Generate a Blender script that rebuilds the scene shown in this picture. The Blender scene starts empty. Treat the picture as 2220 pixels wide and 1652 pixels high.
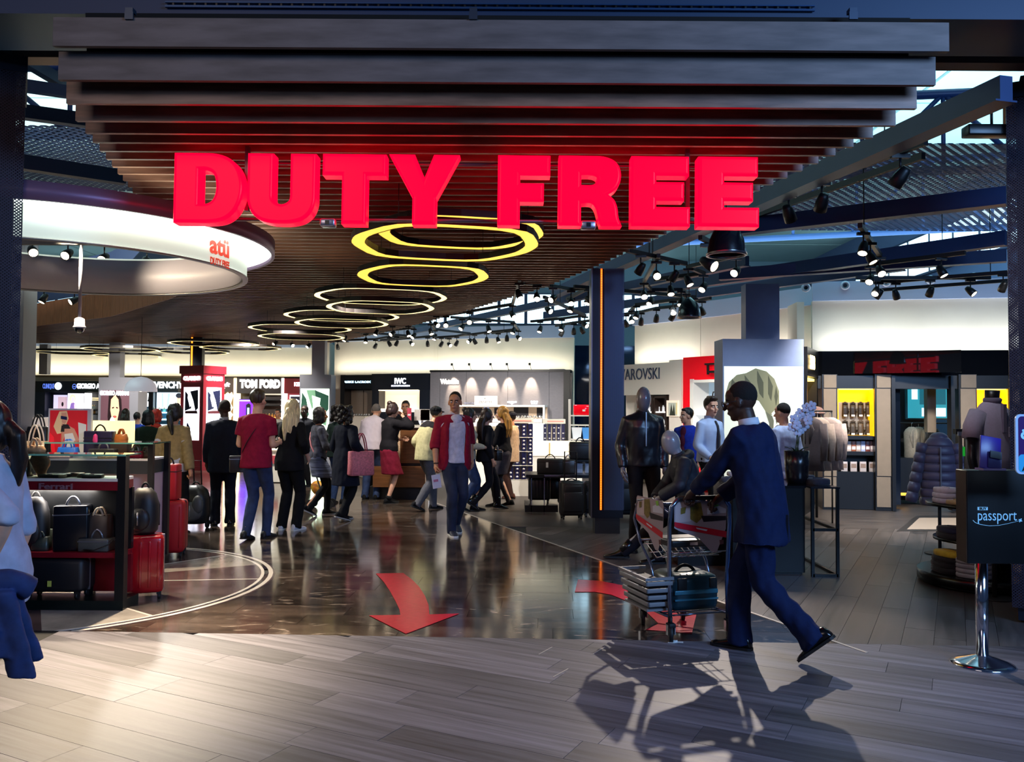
import bpy, bmesh, math, random
import numpy as np
from mathutils import Vector, Matrix, noise

SC = bpy.context.scene
COL = SC.collection
PI = math.pi
random.seed(7)

# ---------------------------------------------------------------- camera
FPX, CX, CY = 1850.0, 1110.0, 826.0
PITCH, ROLL = math.atan2(59, FPX), math.radians(0.35)
EYE = Vector((0, 0, 1.6))
_f = Vector((0, math.cos(PITCH), math.sin(PITCH)))
_r0 = Vector((1, 0, 0)); _u0 = Vector((0, -math.sin(PITCH), math.cos(PITCH)))
_r = _r0 * math.cos(ROLL) + _u0 * math.sin(ROLL)
_u = _u0 * math.cos(ROLL) - _r0 * math.sin(ROLL)
cam = bpy.data.cameras.new('camera'); cam_o = bpy.data.objects.new('camera', cam); COL.objects.link(cam_o)
cam.sensor_fit = 'HORIZONTAL'; cam.sensor_width = 36; cam.lens = 36 * FPX / 2220
cam.clip_end = 200; cam.clip_start = 0.05
cam_o.matrix_world = Matrix(((_r.x, _u.x, -_f.x, EYE.x), (_r.y, _u.y, -_f.y, EYE.y), (_r.z, _u.z, -_f.z, EYE.z), (0, 0, 0, 1)))
SC.camera = cam_o

def ray(px, py):
    return _f * FPX + _r * (px - CX) + _u * (CY - py)
def P(px, py, Y):                      # the point that a pixel shows at depth Y
    d = ray(px, py); return EYE + d * ((Y - EYE.y) / d.y)
def G(px, py, z=0.0):                  # the point that a pixel shows at height z
    d = ray(px, py); return EYE + d * ((z - EYE.z) / d.z)

# ---------------------------------------------------------------- colour management, world
vs = SC.view_settings
SC.display_settings.display_device = 'sRGB'
vs.view_transform = 'Standard'; vs.look = 'None'; vs.gamma = 1; vs.use_curve_mapping = False
vs.exposure = 0.40
cy = SC.cycles
cy.use_denoising = True
cy.max_bounces = 7; cy.diffuse_bounces = 3; cy.glossy_bounces = 4; cy.transmission_bounces = 6; cy.transparent_max_bounces = 12
cy.sample_clamp_indirect = 6.0; cy.sample_clamp_direct = 0
cy.caustics_reflective = False; cy.caustics_refractive = False
W = bpy.data.worlds.new('hall_ambience'); SC.world = W; W.use_nodes = True
W.node_tree.nodes['Background'].inputs[0].default_value = (0.12, 0.22, 0.50, 1)
W.node_tree.nodes['Background'].inputs[1].default_value = 0.10

def lamp(kind, loc, energy, color=(1, 1, 1), target=None, size=0.1, size_y=None, spot=60, blend=0.3, name='lamp', spread=None, rot=None):
    l = bpy.data.lights.new(name, kind); l.energy = energy; l.color = color
    o = bpy.data.objects.new(name, l); COL.objects.link(o); o.location = loc
    if kind == 'AREA':
        l.size = size
        if size_y: l.shape = 'RECTANGLE'; l.size_y = size_y
        if spread: l.spread = math.radians(spread)
    else:
        l.shadow_soft_size = size
        if kind == 'SPOT': l.spot_size = math.radians(spot); l.spot_blend = blend
    if target is not None:
        d = Vector(target) - Vector(loc); o.rotation_euler = d.to_track_quat('-Z', 'Y').to_euler()
    if rot is not None: o.rotation_euler = rot
    return o

WARM, NEUT, COOL, BLUE = (1.0, 0.80, 0.55), (1.0, 0.93, 0.84), (0.70, 0.85, 1.0), (0.35, 0.6, 1.0)

# the wall line of the shop, as a floor plan (x, y): panel fronts
WALL_A = (Vector((-20, 26.0)), Vector((-5.6, 26.0)))          # perfume bays, far left
WALL_B = (Vector((-5.2, 23.6)), Vector((-2.19, 22.4)))        # dark watch bays
WALL_C = (Vector((-2.19, 22.4)), Vector((1.5, 21.6)))         # grey watch wall
WALL_E = (Vector((2.3, 18.6)), Vector((3.395, 16.97)))          # white jeweller's bay
WALL_F = (Vector((3.395, 16.97)), Vector((4.9, 14.6)))          # red bay
WALL_G = (Vector((4.98, 13.91)), Vector((11.0, 12.75)))       # menswear
WALL_H = (Vector((4.45, 12.9)), Vector((4.98, 13.91)))         # its narrow corner bay

# light washing the cream wall from the top of each run of bays
def cove(a, b, e, col, z=2.62, back=0.22, w=0.16):
    d = (b - a); L = d.length; d = d / L; n = Vector((-d.y, d.x))       # away from the shop
    m = (a + b) / 2 + n * back
    o = lamp('AREA', (m.x, m.y, z), e * L, col, size=L * 0.97, size_y=w, name='cove_lamp')
    up = Vector((0, 0, 1)) + Vector((n.x, n.y, 0)) * 0.5
    z_ax = -up.normalized(); x_ax = Vector((d.x, d.y, 0)); y_ax = z_ax.cross(x_ax)
    o.matrix_world = Matrix(((x_ax.x, y_ax.x, z_ax.x, m.x), (x_ax.y, y_ax.y, z_ax.y, m.y), (x_ax.z, y_ax.z, z_ax.z, z), (0, 0, 0, 1)))
for seg, e, c in ((WALL_A, 5.2, (1, .93, .76)), (WALL_B, 4.6, (1, .95, .82)), (WALL_C, 4.6, (1, .95, .82)),
                  (WALL_E, 4.6, (1, .96, .9)), (WALL_F, 4.2, (1, .96, .92)), (WALL_G, 5.0, (.93, .96, 1))):
    cove(seg[0], seg[1], e, c)

# track lighting of the shop floor, one lamp per stretch of track
for x, y, tx, ty, e, c in ((-6.5, 21, -7, 23, 420, NEUT), (-9.5, 21, -10, 23.5, 420, NEUT), (-4.5, 17, -5, 18, 330, NEUT), (-1.2, 17.5, -1.2, 20, 420, NEUT), (1.0, 18, .6, 20, 300, NEUT),
                           (1.2, 14.5, .6, 15.5, 220, WARM), (-2.6, 13, -2.2, 14.3, 260, NEUT), (-5.2, 12.5, -4.2, 11, 280, NEUT),
                           (2.6, 14, 3, 15.5, 330, NEUT), (4.6, 11.4, 5.2, 12.9, 260, NEUT), (6.4, 10.6, 6.6, 12.2, 220, NEUT), (3.6, 10.2, 3.2, 11.2, 90, COOL)):
    lamp('SPOT', (x, y, 3.35), e * 1.9, c, (tx, ty, 0.6), size=0.12, spot=105, blend=0.8, name='track_lamp')
# the glaring head seen beside the second pillar: throws the walker's shadow toward us
lamp('SPOT', (2.42, 10.6, 3.38), 620, (1, .86, .74), (1.1, 4.6, 0), size=0.035, spot=48, blend=0.5, name='glare_lamp')
# heads inside the round canopy, aimed at the counter and at the planks in front of it
lamp('SPOT', (-4.3, 8.2, 3.3), 700, WARM, (-4.3, 7.2, 0.9), size=0.06, spot=110, blend=0.6, name='canopy_lamp')
lamp('SPOT', (-3.0, 7.75, 3.22), 1500, (1, .80, .56), (-2.45, 5.75, 0), size=0.05, spot=46, blend=1.0, name='canopy_lamp')
lamp('SPOT', (-4.9, 8.6, 3.2), 120, WARM, (-3.4, 9.2, 2.9), size=0.05, spot=60, blend=0.8, name='canopy_lamp')
lamp('SPOT', (3.1, 6.4, 3.7), 170, (.9, .92, 1), (4.35, 7.6, 1.2), size=.05, spot=60, blend=.8, name='rail_lamp')
# unseen area lights added for the cool glow on the roof
lamp('AREA', (6.0, 15, 4.9), 900, (.45, .8, 1.0), (6.5, 16, 9), size=9, size_y=8, name='roof_glow_fill')
lamp('AREA', (-9.0, 14, 4.9), 700, (.75, .92, 1.0), (-9, 15, 9), size=9, size_y=8, name='roof_glow_fill')
# added fill from behind us: blue on the right, warm on the left
lamp('AREA', (5.6, -0.5, 4.4), 430, (.28, .53, 1.0), (3.0, 4.6, 0.0), size=3, size_y=2, name='concourse_fill')
lamp('AREA', (-4.5, -2.5, 5.6), 85, (1.0, .80, .72), (-2.0, 5, 2.6), size=4, size_y=2, name='concourse_fill')

# ---------------------------------------------------------------- helpers
def lin(h):
    if isinstance(h, str):
        h = h.lstrip('#'); c = [int(h[i:i + 2], 16) / 255 for i in (0, 2, 4)]
    else: c = h
    return tuple(((v + 0.055) / 1.055) ** 2.4 if v > 0.04045 else v / 12.92 for v in c)

_mats = {}
def mat(name, color='808080', rough=0.5, metal=0.0, emit=0.0, var=0.0, scale=8.0, stretch=None, bump=0.0, spec=0.5, alpha=None, trans=0.0, coat=0.0, color2=None, ecol=None, sheen=0.0):
    if name in _mats: return _mats[name]
    m = bpy.data.materials.new(name); m.use_nodes = True; nt = m.node_tree; b = nt.nodes['Principled BSDF']
    c = lin(color) + (1,)
    b.inputs['Base Color'].default_value = c; b.inputs['Roughness'].default_value = rough; b.inputs['Metallic'].default_value = metal
    b.inputs['Specular IOR Level'].default_value = spec
    if coat: b.inputs['Coat Weight'].default_value = coat; b.inputs['Coat Roughness'].default_value = 0.05
    if sheen: b.inputs['Sheen Weight'].default_value = sheen
    if trans: b.inputs['Transmission Weight'].default_value = trans; b.inputs['IOR'].default_value = 1.45
    if emit: b.inputs['Emission Color'].default_value = (lin(ecol) + (1,)) if ecol else c; b.inputs['Emission Strength'].default_value = emit
    if var or bump or color2:
        tc = nt.nodes.new('ShaderNodeTexCoord'); mp = nt.nodes.new('ShaderNodeMapping'); nt.links.new(tc.outputs['Object'], mp.inputs[0])
        if stretch: mp.inputs['Scale'].default_value = stretch
        n = nt.nodes.new('ShaderNodeTexNoise'); n.inputs['Scale'].default_value = scale; n.inputs['Detail'].default_value = 5
        nt.links.new(mp.outputs[0], n.inputs['Vector'])
        if var or color2:
            r = nt.nodes.new('ShaderNodeValToRGB'); r.color_ramp.elements[0].position = 0.32; r.color_ramp.elements[1].position = 0.68
            if color2: c0, c1 = c, lin(color2) + (1,)
            else:
                c0 = tuple(max(0, v * (1 - var)) for v in c[:3]) + (1,); c1 = tuple(min(1, v * (1 + var)) for v in c[:3]) + (1,)
            r.color_ramp.elements[0].color = c0; r.color_ramp.elements[1].color = c1
            nt.links.new(n.outputs[0], r.inputs[0]); nt.links.new(r.outputs[0], b.inputs['Base Color'])
        if bump:
            bp = nt.nodes.new('ShaderNodeBump'); bp.inputs['Strength'].default_value = bump; bp.inputs['Distance'].default_value = 0.01
            nt.links.new(n.outputs[0], bp.inputs['Height']); nt.links.new(bp.outputs[0], b.inputs['Normal'])
    if alpha is not None: b.inputs['Alpha'].default_value = alpha
    _mats[name] = m; return m

def glow(name, color='ffffff', strength=1.0): return mat(name, color, rough=0.4, emit=strength)

def mesh_alpha(name, color, scale, fill=0.5, rough=0.4, metal=0.6):
    """expanded metal: diamond holes cut by a procedural pattern"""
    if name in _mats: return _mats[name]
    m = mat(name, color, rough, metal); nt = m.node_tree; b = nt.nodes['Principled BSDF']
    tc = nt.nodes.new('ShaderNodeTexCoord'); sx = nt.nodes.new('ShaderNodeSeparateXYZ'); nt.links.new(tc.outputs['UV'], sx.inputs[0])
    def mth(op, a, bb=None, v=None):
        n = nt.nodes.new('ShaderNodeMath'); n.operation = op; nt.links.new(a, n.inputs[0])
        if bb is not None: nt.links.new(bb, n.inputs[1])
        elif v is not None: n.inputs[1].default_value = v
        return n.outputs[0]
    u = mth('MULTIPLY', sx.outputs[0], v=scale[0]); v = mth('MULTIPLY', sx.outputs[1], v=scale[1])
    p = mth('ADD', u, v); q = mth('SUBTRACT', u, v)
    def tri(s): return mth('ABSOLUTE', mth('SUBTRACT', mth('FRACT', s), v=0.5))
    mx = mth('MAXIMUM', tri(p), tri(q))
    al = mth('GREATER_THAN', mx, v=0.5 * (1 - fill))
    nt.links.new(al, b.inputs['Alpha'])
    return m

class MB:
    """collects shapes; build() links them as one mesh object"""
    def __init__(s): s.v, s.f, s.m, s.sm, s.uv = [], [], [], [], {}
    def add(s, vs, fs, mi=0, sm=False):
        o = len(s.v); s.v += [Vector(v) for v in vs]
        for f in fs: s.f.append([i + o for i in f]); s.m.append(mi); s.sm.append(sm)
        return s
    def box(s, c, d, mi=0, rz=0.0, bev=0.0, rot=None):
        x, y, z = (v / 2 for v in d); c = Vector(c)
        R = rot if rot is not None else (Matrix.Rotation(rz, 3, 'Z') if rz else None)
        if bev > 0:
            bm = bmesh.new(); bmesh.ops.create_cube(bm, size=1)
            for v in bm.verts: v.co = Vector((v.co.x * 2 * x, v.co.y * 2 * y, v.co.z * 2 * z))
            bmesh.ops.bevel(bm, geom=list(bm.edges), offset=min(bev, x * .98, y * .98, z * .98), segments=2, affect='EDGES', profile=0.5)
            bm.verts.index_update(); vs = [v.co.copy() for v in bm.verts]; fs = [[v.index for v in f.verts] for f in bm.faces]; bm.free()
        else:
            vs = [Vector(p) for p in ((-x, -y, -z), (x, -y, -z), (x, y, -z), (-x, y, -z), (-x, -y, z), (x, -y, z), (x, y, z), (-x, y, z))]
            fs = [(0, 3, 2, 1), (4, 5, 6, 7), (0, 1, 5, 4), (1, 2, 6, 5), (2, 3, 7, 6), (3, 0, 4, 7)]
        if R is not None: vs = [R @ v for v in vs]
        return s.add([v + c for v in vs], fs, mi, bev > 0)
    def span(s, a, b, mi=0, bev=0.0):
        a, b = Vector(a), Vector(b); return s.box((a + b) / 2, tuple(abs(v) for v in (b - a)), mi, bev=bev)
    def tube(s, pts, r, n=8, mi=0, closed=False, caps=True, flat=1.0):
        pts = [Vector(p) for p in pts]; N = len(pts); rs = r if isinstance(r, (list, tuple)) else [r] * N
        vs, fs = [], []; up = None
        for i, p in enumerate(pts):
            a = pts[i - 1] if (i or closed) else p; b = pts[(i + 1) % N] if (i < N - 1 or closed) else p
            t = (b - a); t = t.normalized() if t.length > 1e-9 else Vector((0, 0, 1))
            if up is None: up = Vector((0, 0, 1)) if abs(t.z) < .9 else Vector((0, 1, 0))
            sd = t.cross(up)
            if sd.length < 1e-6: sd = t.cross(Vector((1, 0, 0)))
            sd.normalize(); up = sd.cross(t).normalized()
            for k in range(n):
                an = 2 * PI * k / n; vs.append(p + (sd * math.cos(an) + up * math.sin(an) * flat) * rs[i])
        for i in range(N if closed else N - 1):
            j = (i + 1) % N
            for k in range(n): fs.append((i * n + k, i * n + (k + 1) % n, j * n + (k + 1) % n, j * n + k))
        if caps and not closed: fs += [tuple(reversed(range(n))), tuple(range((N - 1) * n, N * n))]
        return s.add(vs, fs, mi, True)
    def cyl(s, c, r, h, n=20, mi=0, r2=None):
        c = Vector(c); r2 = r if r2 is None else r2; vs = []
        for k in range(n):
            a = 2 * PI * k / n; vs += [c + Vector((math.cos(a) * r, math.sin(a) * r, 0)), c + Vector((math.cos(a) * r2, math.sin(a) * r2, h))]
        o = len(s.v); s.add(vs, [(2 * k, 2 * ((k + 1) % n), 2 * ((k + 1) % n) + 1, 2 * k + 1) for k in range(n)], mi, True)
        s.f += [[o + 2 * k for k in reversed(range(n))], [o + 2 * k + 1 for k in range(n)]]; s.m += [mi, mi]; s.sm += [False, False]
        return s
    def lathe(s, c, prof, n=20, mi=0, sm=True):
        c = Vector(c); vs, fs = [], []
        for r, z in prof:
            for k in range(n): a = 2 * PI * k / n; vs.append(c + Vector((math.cos(a) * r, math.sin(a) * r, z)))
        for i in range(len(prof) - 1):
            for k in range(n): fs.append((i * n + k, i * n + (k + 1) % n, (i + 1) * n + (k + 1) % n, (i + 1) * n + k))
        return s.add(vs, fs, mi, sm)
    def ball(s, c, r, n=12, m=8, mi=0, rot=None):
        c = Vector(c); r = Vector(r) if not isinstance(r, (int, float)) else Vector((r, r, r)); vs = [Vector((0, 0, r.z))]
        for i in range(1, m):
            t = PI * i / m
            for k in range(n): a = 2 * PI * k / n; vs.append(Vector((math.cos(a) * math.sin(t) * r.x, math.sin(a) * math.sin(t) * r.y, math.cos(t) * r.z)))
        vs.append(Vector((0, 0, -r.z))); fs = [(0, 1 + k, 1 + (k + 1) % n) for k in range(n)]
        for i in range(m - 2):
            for k in range(n): a = 1 + i * n; fs.append((a + k, a + n + k, a + n + (k + 1) % n, a + (k + 1) % n))
        L = len(vs) - 1; a = 1 + (m - 2) * n; fs += [(L, a + (k + 1) % n, a + k) for k in range(n)]
        if rot is not None: vs = [rot @ v for v in vs]
        return s.add([v + c for v in vs], fs, mi, True)
    def prism(s, poly, z0, z1, mi=0, M=None, sm=False):
        """poly of (x, y) lifted from z0 to z1; M maps it elsewhere"""
        n = len(poly); vs = [Vector((p[0], p[1], z0)) for p in poly] + [Vector((p[0], p[1], z1)) for p in poly]
        if M is not None: vs = [M @ v for v in vs]
        return s.add(vs, [tuple(reversed(range(n))), tuple(range(n, 2 * n))] + [(k, (k + 1) % n, n + (k + 1) % n, n + k) for k in range(n)], mi, sm)
    def loft(s, secs, mi=0, caps=True, sm=True):
        """secs: list of rings of equal length"""
        n = len(secs[0]); vs = [v for r in secs for v in r]; fs = []
        for i in range(len(secs) - 1):
            for k in range(n): fs.append((i * n + k, i * n + (k + 1) % n, (i + 1) * n + (k + 1) % n, (i + 1) * n + k))
        if caps: fs += [tuple(reversed(range(n))), tuple(range((len(secs) - 1) * n, len(secs) * n))]
        return s.add(vs, fs, mi, sm)
    def quad(s, a, b, c, d, mi=0): return s.add([a, b, c, d], [(0, 1, 2, 3)], mi)
    def xf(s, M):
        s.v = [M @ v for v in s.v]; return s
    def mesh(s, name, mats):
        me = bpy.data.meshes.new(name); me.from_pydata([tuple(v) for v in s.v], [], s.f)
        for m in (mats if isinstance(mats, (list, tuple)) else [mats]): me.materials.append(m)
        me.polygons.foreach_set('material_index', s.m); me.polygons.foreach_set('use_smooth', s.sm); me.update()
        return me
    def build(s, name, mats, parent=None, world=False, **tg):
        me = s.mesh(name, mats)
        o = bpy.data.objects.new(name, me); COL.objects.link(o)
        if parent is not None:
            o.parent = parent
            if world: me.transform(mw(parent).inverted())
        if tg: tag(o, **tg)
        return o

def mw(o):
    M = o.matrix_basis
    return mw(o.parent) @ M if o.parent else M.copy()

def tag(o, label=None, cat=None, group=None, kind=None):
    if label: o['label'] = label
    if cat: o['category'] = cat
    if group: o['group'] = group
    if kind: o['kind'] = kind
    return o
def thing(name, label, cat, loc=(0, 0, 0), rz=0.0, group=None):
    o = bpy.data.objects.new(name, None); COL.objects.link(o); o.location = loc; o.rotation_euler = (0, 0, rz); o.empty_display_size = 0.1
    return tag(o, label, cat, group)
def recenter(o, c=None):
    """put a single-mesh thing's origin at its base"""
    me = o.data; n = len(me.vertices); a = np.empty(n * 3, np.float32); me.vertices.foreach_get('co', a); a = a.reshape(-1, 3)
    c = Vector(((a[:, 0].min() + a[:, 0].max()) / 2, (a[:, 1].min() + a[:, 1].max()) / 2, a[:, 2].min())) if c is None else Vector(c)
    me.transform(Matrix.Translation(-c)); o.location = c
    return o
def dup(o, loc=None, rz=None, label=None, group=None):
    c = o.copy(); COL.objects.link(c)
    for ch in o.children:
        k = ch.copy(); COL.objects.link(k); k.parent = c
        for g in ch.children:
            q = g.copy(); COL.objects.link(q); q.parent = k
    if loc is not None: c.location = loc
    if rz is not None: c.rotation_euler = (0, 0, rz)
    if label: c['label'] = label
    if group: c['group'] = group
    return c
def basis(x, y, z, o): return Matrix(((x[0], y[0], z[0], o[0]), (x[1], y[1], z[1], o[1]), (x[2], y[2], z[2], o[2]), (0, 0, 0, 1)))
def wall_frame(a, b, z=0.0, off=0.0):
    """local frame on a wall line: +X along a->b, +Y up, +Z out of the wall toward the shop"""
    d = Vector((b[0] - a[0], b[1] - a[1], 0)).normalized(); n = Vector((d.y, -d.x, 0))
    return basis(d, Vector((0, 0, 1)), n, Vector((a[0], a[1], z)) + n * off)
def clip(poly, planes):
    """planes: (point, normal) keep the side that the normal points to"""
    for p, n in planes:
        out = []; p = Vector(p[:2]); n = Vector(n)
        for i in range(len(poly)):
            a, b = Vector(poly[i][:2]), Vector(poly[(i + 1) % len(poly)][:2]); da, db = (a - p).dot(n), (b - p).dot(n)
            if da >= 0: out.append(a)
            if (da >= 0) != (db >= 0): out.append(a + (b - a) * (da / (da - db)))
        poly = out
        if len(poly) < 3: return []
    return poly
def area2(poly): return abs(sum(poly[i][0] * poly[(i + 1) % len(poly)][1] - poly[(i + 1) % len(poly)][0] * poly[i][1] for i in range(len(poly)))) / 2

def text_mb(txt, h, depth=0.01, bold=0.0, align='CENTER', sx=1.0, shear=0.0, spacing=1.0, width=None):
    """lettering of cap height h in the XY plane, front at +Z; returns an MB centred on the baseline"""
    cu = bpy.data.curves.new('t', 'FONT'); cu.body = txt; cu.size = h / 0.69; cu.extrude = depth / 2; cu.offset = bold; cu.align_x = align; cu.shear = shear; cu.space_character = spacing
    cu.resolution_u = 3
    ob = bpy.data.objects.new('t', cu); me = ob.to_mesh()
    mb = MB(); vs = [v.co.copy() for v in me.vertices]
    if width and vs:
        w = max(v.x for v in vs) - min(v.x for v in vs); sx = width / w
    mb.add([Vector((v.x * sx, v.y, v.z)) for v in vs], [list(p.vertices) for p in me.polygons])
    ob.to_mesh_clear(); bpy.data.objects.remove(ob); bpy.data.curves.remove(cu)
    return mb
# ================================================================ floor
def floor_mat(name, c0, c1, rough, streak, veins=None, bump=0.15, rvar=0.1):
    m = bpy.data.materials.new(name); m.use_nodes = True; nt = m.node_tree; b = nt.nodes['Principled BSDF']; L = nt.links.new
    tc = nt.nodes.new('ShaderNodeTexCoord'); mp = nt.nodes.new('ShaderNodeMapping'); mp.inputs['Scale'].default_value = streak; L(tc.outputs['Object'], mp.inputs[0])
    oi = nt.nodes.new('ShaderNodeObjectInfo'); ad = nt.nodes.new('ShaderNodeVectorMath'); ad.operation = 'ADD'
    sc = nt.nodes.new('ShaderNodeVectorMath'); sc.operation = 'SCALE'; sc.inputs['Scale'].default_value = 37
    cb = nt.nodes.new('ShaderNodeCombineXYZ'); L(oi.outputs['Random'], cb.inputs[0]); L(oi.outputs['Random'], cb.inputs[1]); L(cb.outputs[0], sc.inputs[0])
    L(mp.outputs[0], ad.inputs[0]); L(sc.outputs[0], ad.inputs[1])
    n = nt.nodes.new('ShaderNodeTexNoise'); n.inputs['Scale'].default_value = 1; n.inputs['Detail'].default_value = 7; n.inputs['Roughness'].default_value = 0.62; L(ad.outputs[0], n.inputs['Vector'])
    r = nt.nodes.new('ShaderNodeValToRGB'); r.color_ramp.elements[0].position = 0.3; r.color_ramp.elements[1].position = 0.72
    r.color_ramp.elements[0].color = lin(c0) + (1,); r.color_ramp.elements[1].color = lin(c1) + (1,); L(n.outputs[0], r.inputs[0])
    hs = nt.nodes.new('ShaderNodeHueSaturation'); mr = nt.nodes.new('ShaderNodeMapRange'); mr.inputs[3].default_value = 0.52; mr.inputs[4].default_value = 1.35
    L(oi.outputs['Random'], mr.inputs[0]); L(mr.outputs[0], hs.inputs['Value']); L(r.outputs[0], hs.inputs['Color']); out = hs.outputs[0]
    if veins:
        n2 = nt.nodes.new('ShaderNodeTexNoise'); n2.inputs['Scale'].default_value = 2.2; n2.inputs['Detail'].default_value = 8; n2.inputs['Distortion'].default_value = 1.6; L(ad.outputs[0], n2.inputs['Vector'])
        r2 = nt.nodes.new('ShaderNodeValToRGB'); e = r2.color_ramp.elements; e[0].position = 0.60; e[0].color = (0, 0, 0, 1); e[1].position = 0.72; e[1].color = (1, 1, 1, 1); L(n2.outputs[0], r2.inputs[0])
        mx = nt.nodes.new('ShaderNodeMix'); mx.data_type = 'RGBA'; L(r2.outputs[0], mx.inputs[0]); L(out, mx.inputs[6]); mx.inputs[7].default_value = lin(veins) + (1,); out = mx.outputs[2]
    L(out, b.inputs['Base Color'])
    rr = nt.nodes.new('ShaderNodeMapRange'); rr.inputs[3].default_value = max(.03, rough - rvar); rr.inputs[4].default_value = rough + rvar; L(n.outputs[0], rr.inputs[0]); L(rr.outputs[0], b.inputs['Roughness'])
    bp = nt.nodes.new('ShaderNodeBump'); bp.inputs['Strength'].default_value = bump; bp.inputs['Distance'].default_value = 0.004; L(n.outputs[0], bp.inputs['Height']); L(bp.outputs[0], b.inputs['Normal'])
    b.inputs['Specular IOR Level'].default_value = .95 if veins else .32
    _mats[name] = m; return m
M_plank = floor_mat('grey_oak_plank', '3f3b40', '78747c', 0.50, (.9, 20, 4), bump=0.25, rvar=0.1)
M_plank2 = floor_mat('brown_oak_plank', '35302f', '5c5452', 0.42, (1.4, 16, 4), bump=0.3)
M_tile = floor_mat('polished_dark_stone', '1d1815', '5a4c43', 0.12, (1.2, 3.0, 3), veins='8f8074', bump=0.10, rvar=0.06)
M_joint = mat('dark_joint', '15120f', 0.8)

FA, FB = G(160, 1368), G(1500, 1390)
fdir = (FB - FA).normalized(); FN = Vector((-fdir.y, fdir.x))                     # keeps what lies beyond the threshold
LA, LB = G(1030, 1120), G(1850, 1405)
ldir = (LB - LA).normalized(); LN = Vector((ldir.y, -ldir.x)); LN = LN if LN.x < 0 else -LN   # keeps the polished side
fl_front = MB().quad((-16, -8, -.012), (16, -8, -.012), (16, 6.6, -.012), (-16, 6.6, -.012)).build('floor_front', M_joint, kind='structure', label='grey timber plank floor of the concourse in front of the shop')
fl_back = MB(); fl_back.add([(-20, 5, -.0121), (6, 5, -.0121), (6, 9.6, -.0121), (-20, 9.6, -.0121)], [(0, 1, 2, 3)], 1)
_q = clip([(-20, 9.6), (12, 9.6), (12, 30), (-20, 30)], [(LA, LN)]); fl_back.add([(p[0], p[1], 0) for p in _q], [tuple(range(len(_q)))])
fl_back = fl_back.build('floor_back', [M_tile, M_joint], kind='structure', label='polished dark stone floor of the shop')
pr = clip([(-9, 5.0), (14, 5.0), (14, 30), (-9, 30)], [(LA, -LN)])
fl_right = MB(); fl_right.prism(pr, -.03, -.0115)
fl_right = fl_right.build('floor_right', [M_joint], kind='structure', label='brown plank floor of the menswear side')

def boards(parent, name, m, ang, w, l, box, planes, gap=0.0013, z=0.0, th=0.011, tone=None, keep=lambda c: True):
    R = Matrix.Rotation(ang, 2); Ri = R.transposed(); cs = [Ri @ Vector(p) for p in ((box[0], box[1]), (box[2], box[1]), (box[2], box[3]), (box[0], box[3]))]
    x0, x1, y0, y1 = min(c.x for c in cs), max(c.x for c in cs), min(c.y for c in cs), max(c.y for c in cs); n = 0
    bp = [((box[0], box[1]), (1, 0)), ((box[2], box[3]), (-1, 0)), ((box[0], box[1]), (0, 1)), ((box[2], box[3]), (0, -1))]
    j = 0; y = y0
    while y < y1:
        x = x0 - random.random() * l
        while x < x1:
            ll = l * random.uniform(.85, 1.2)
            q = [R @ Vector(p) for p in ((x + gap, y + gap), (x + ll - gap, y + gap), (x + ll - gap, y + w - gap), (x + gap, y + w - gap))]; x += ll
            q = clip(q, bp + planes)
            if len(q) < 3 or area2(q) < .004: continue
            c = sum(q, Vector((0, 0))) / len(q)
            if not keep(c): continue
            loc = [Ri @ (p - c) for p in q]
            o = MB().prism(loc, -th, 0).build(name, m, parent); o.location = (c.x, c.y, z + random.uniform(-.0006, 0)); o.rotation_euler = (0, 0, ang); n += 1
        y += w; j += 1
    return n
NF = boards(fl_front, 'plank', M_plank, math.radians(-27.5), 0.235, 1.35, (-3.2, 3.1, 4.4, 6.5), [(FA, -FN)], keep=lambda c: abs(c.x) < .64 * c.y + .35)
NT = boards(fl_back, 'tile', M_tile, fdir.xy.angle_signed(Vector((1, 0))) * 0 + math.atan2(fdir.y, fdir.x), 0.30, 0.92, (-5.9, 5.6, 3.0, 9.6), [(FA, FN), (LA, LN)], keep=lambda c: abs(c.x) < .62 * c.y + .6 and (Vector((c.x, c.y)) - Vector((-4.25, 7.75))).length > 1.7)
NR = boards(fl_right, 'plank', M_plank2, math.radians(62.5), 0.20, 1.2, (0.2, 5.5, 7.2, 11.6), [(FA, FN), (LA, -LN)], keep=lambda c: c.x < .63 * c.y + .4)
# far part of the plank floor, too small to pick the boards apart
fp = clip([(-9, 11.6), (14, 11.6), (14, 30), (-9, 30)], [(LA, -LN)])
o = MB().prism(fp, -.011, 0.0005).build('plank_field', M_plank2, fl_right); o['kind'] = 'stuff'
# pale metal strip between the two floors
t = LA - ldir * 3.5; u = LB + ldir * .12; pn = Vector((LN.x, LN.y, 0))
MB().prism([(t + pn * .012).xy, (t - pn * .012).xy, (u - pn * .012).xy, (u + pn * .012).xy], 0.0, .0025).build('edge_strip', mat('pale_strip', 'b8b0a8', .35, .4), fl_right)

MB().prism([p.xy for p in (G(1944, 1152), G(1986, 1118), G(2100, 1118), G(2100, 1152))], -.002, .0024).build('inlay_border', mat('inlay_dark', '26211f', .4), fl_right); MB().prism([p.xy for p in (G(1966, 1148), G(1993, 1123), G(2100, 1123), G(2100, 1148))], -.002, .0034).build('inlay_panel', mat('inlay_beige', '9a8c80', .4), fl_right)
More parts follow.
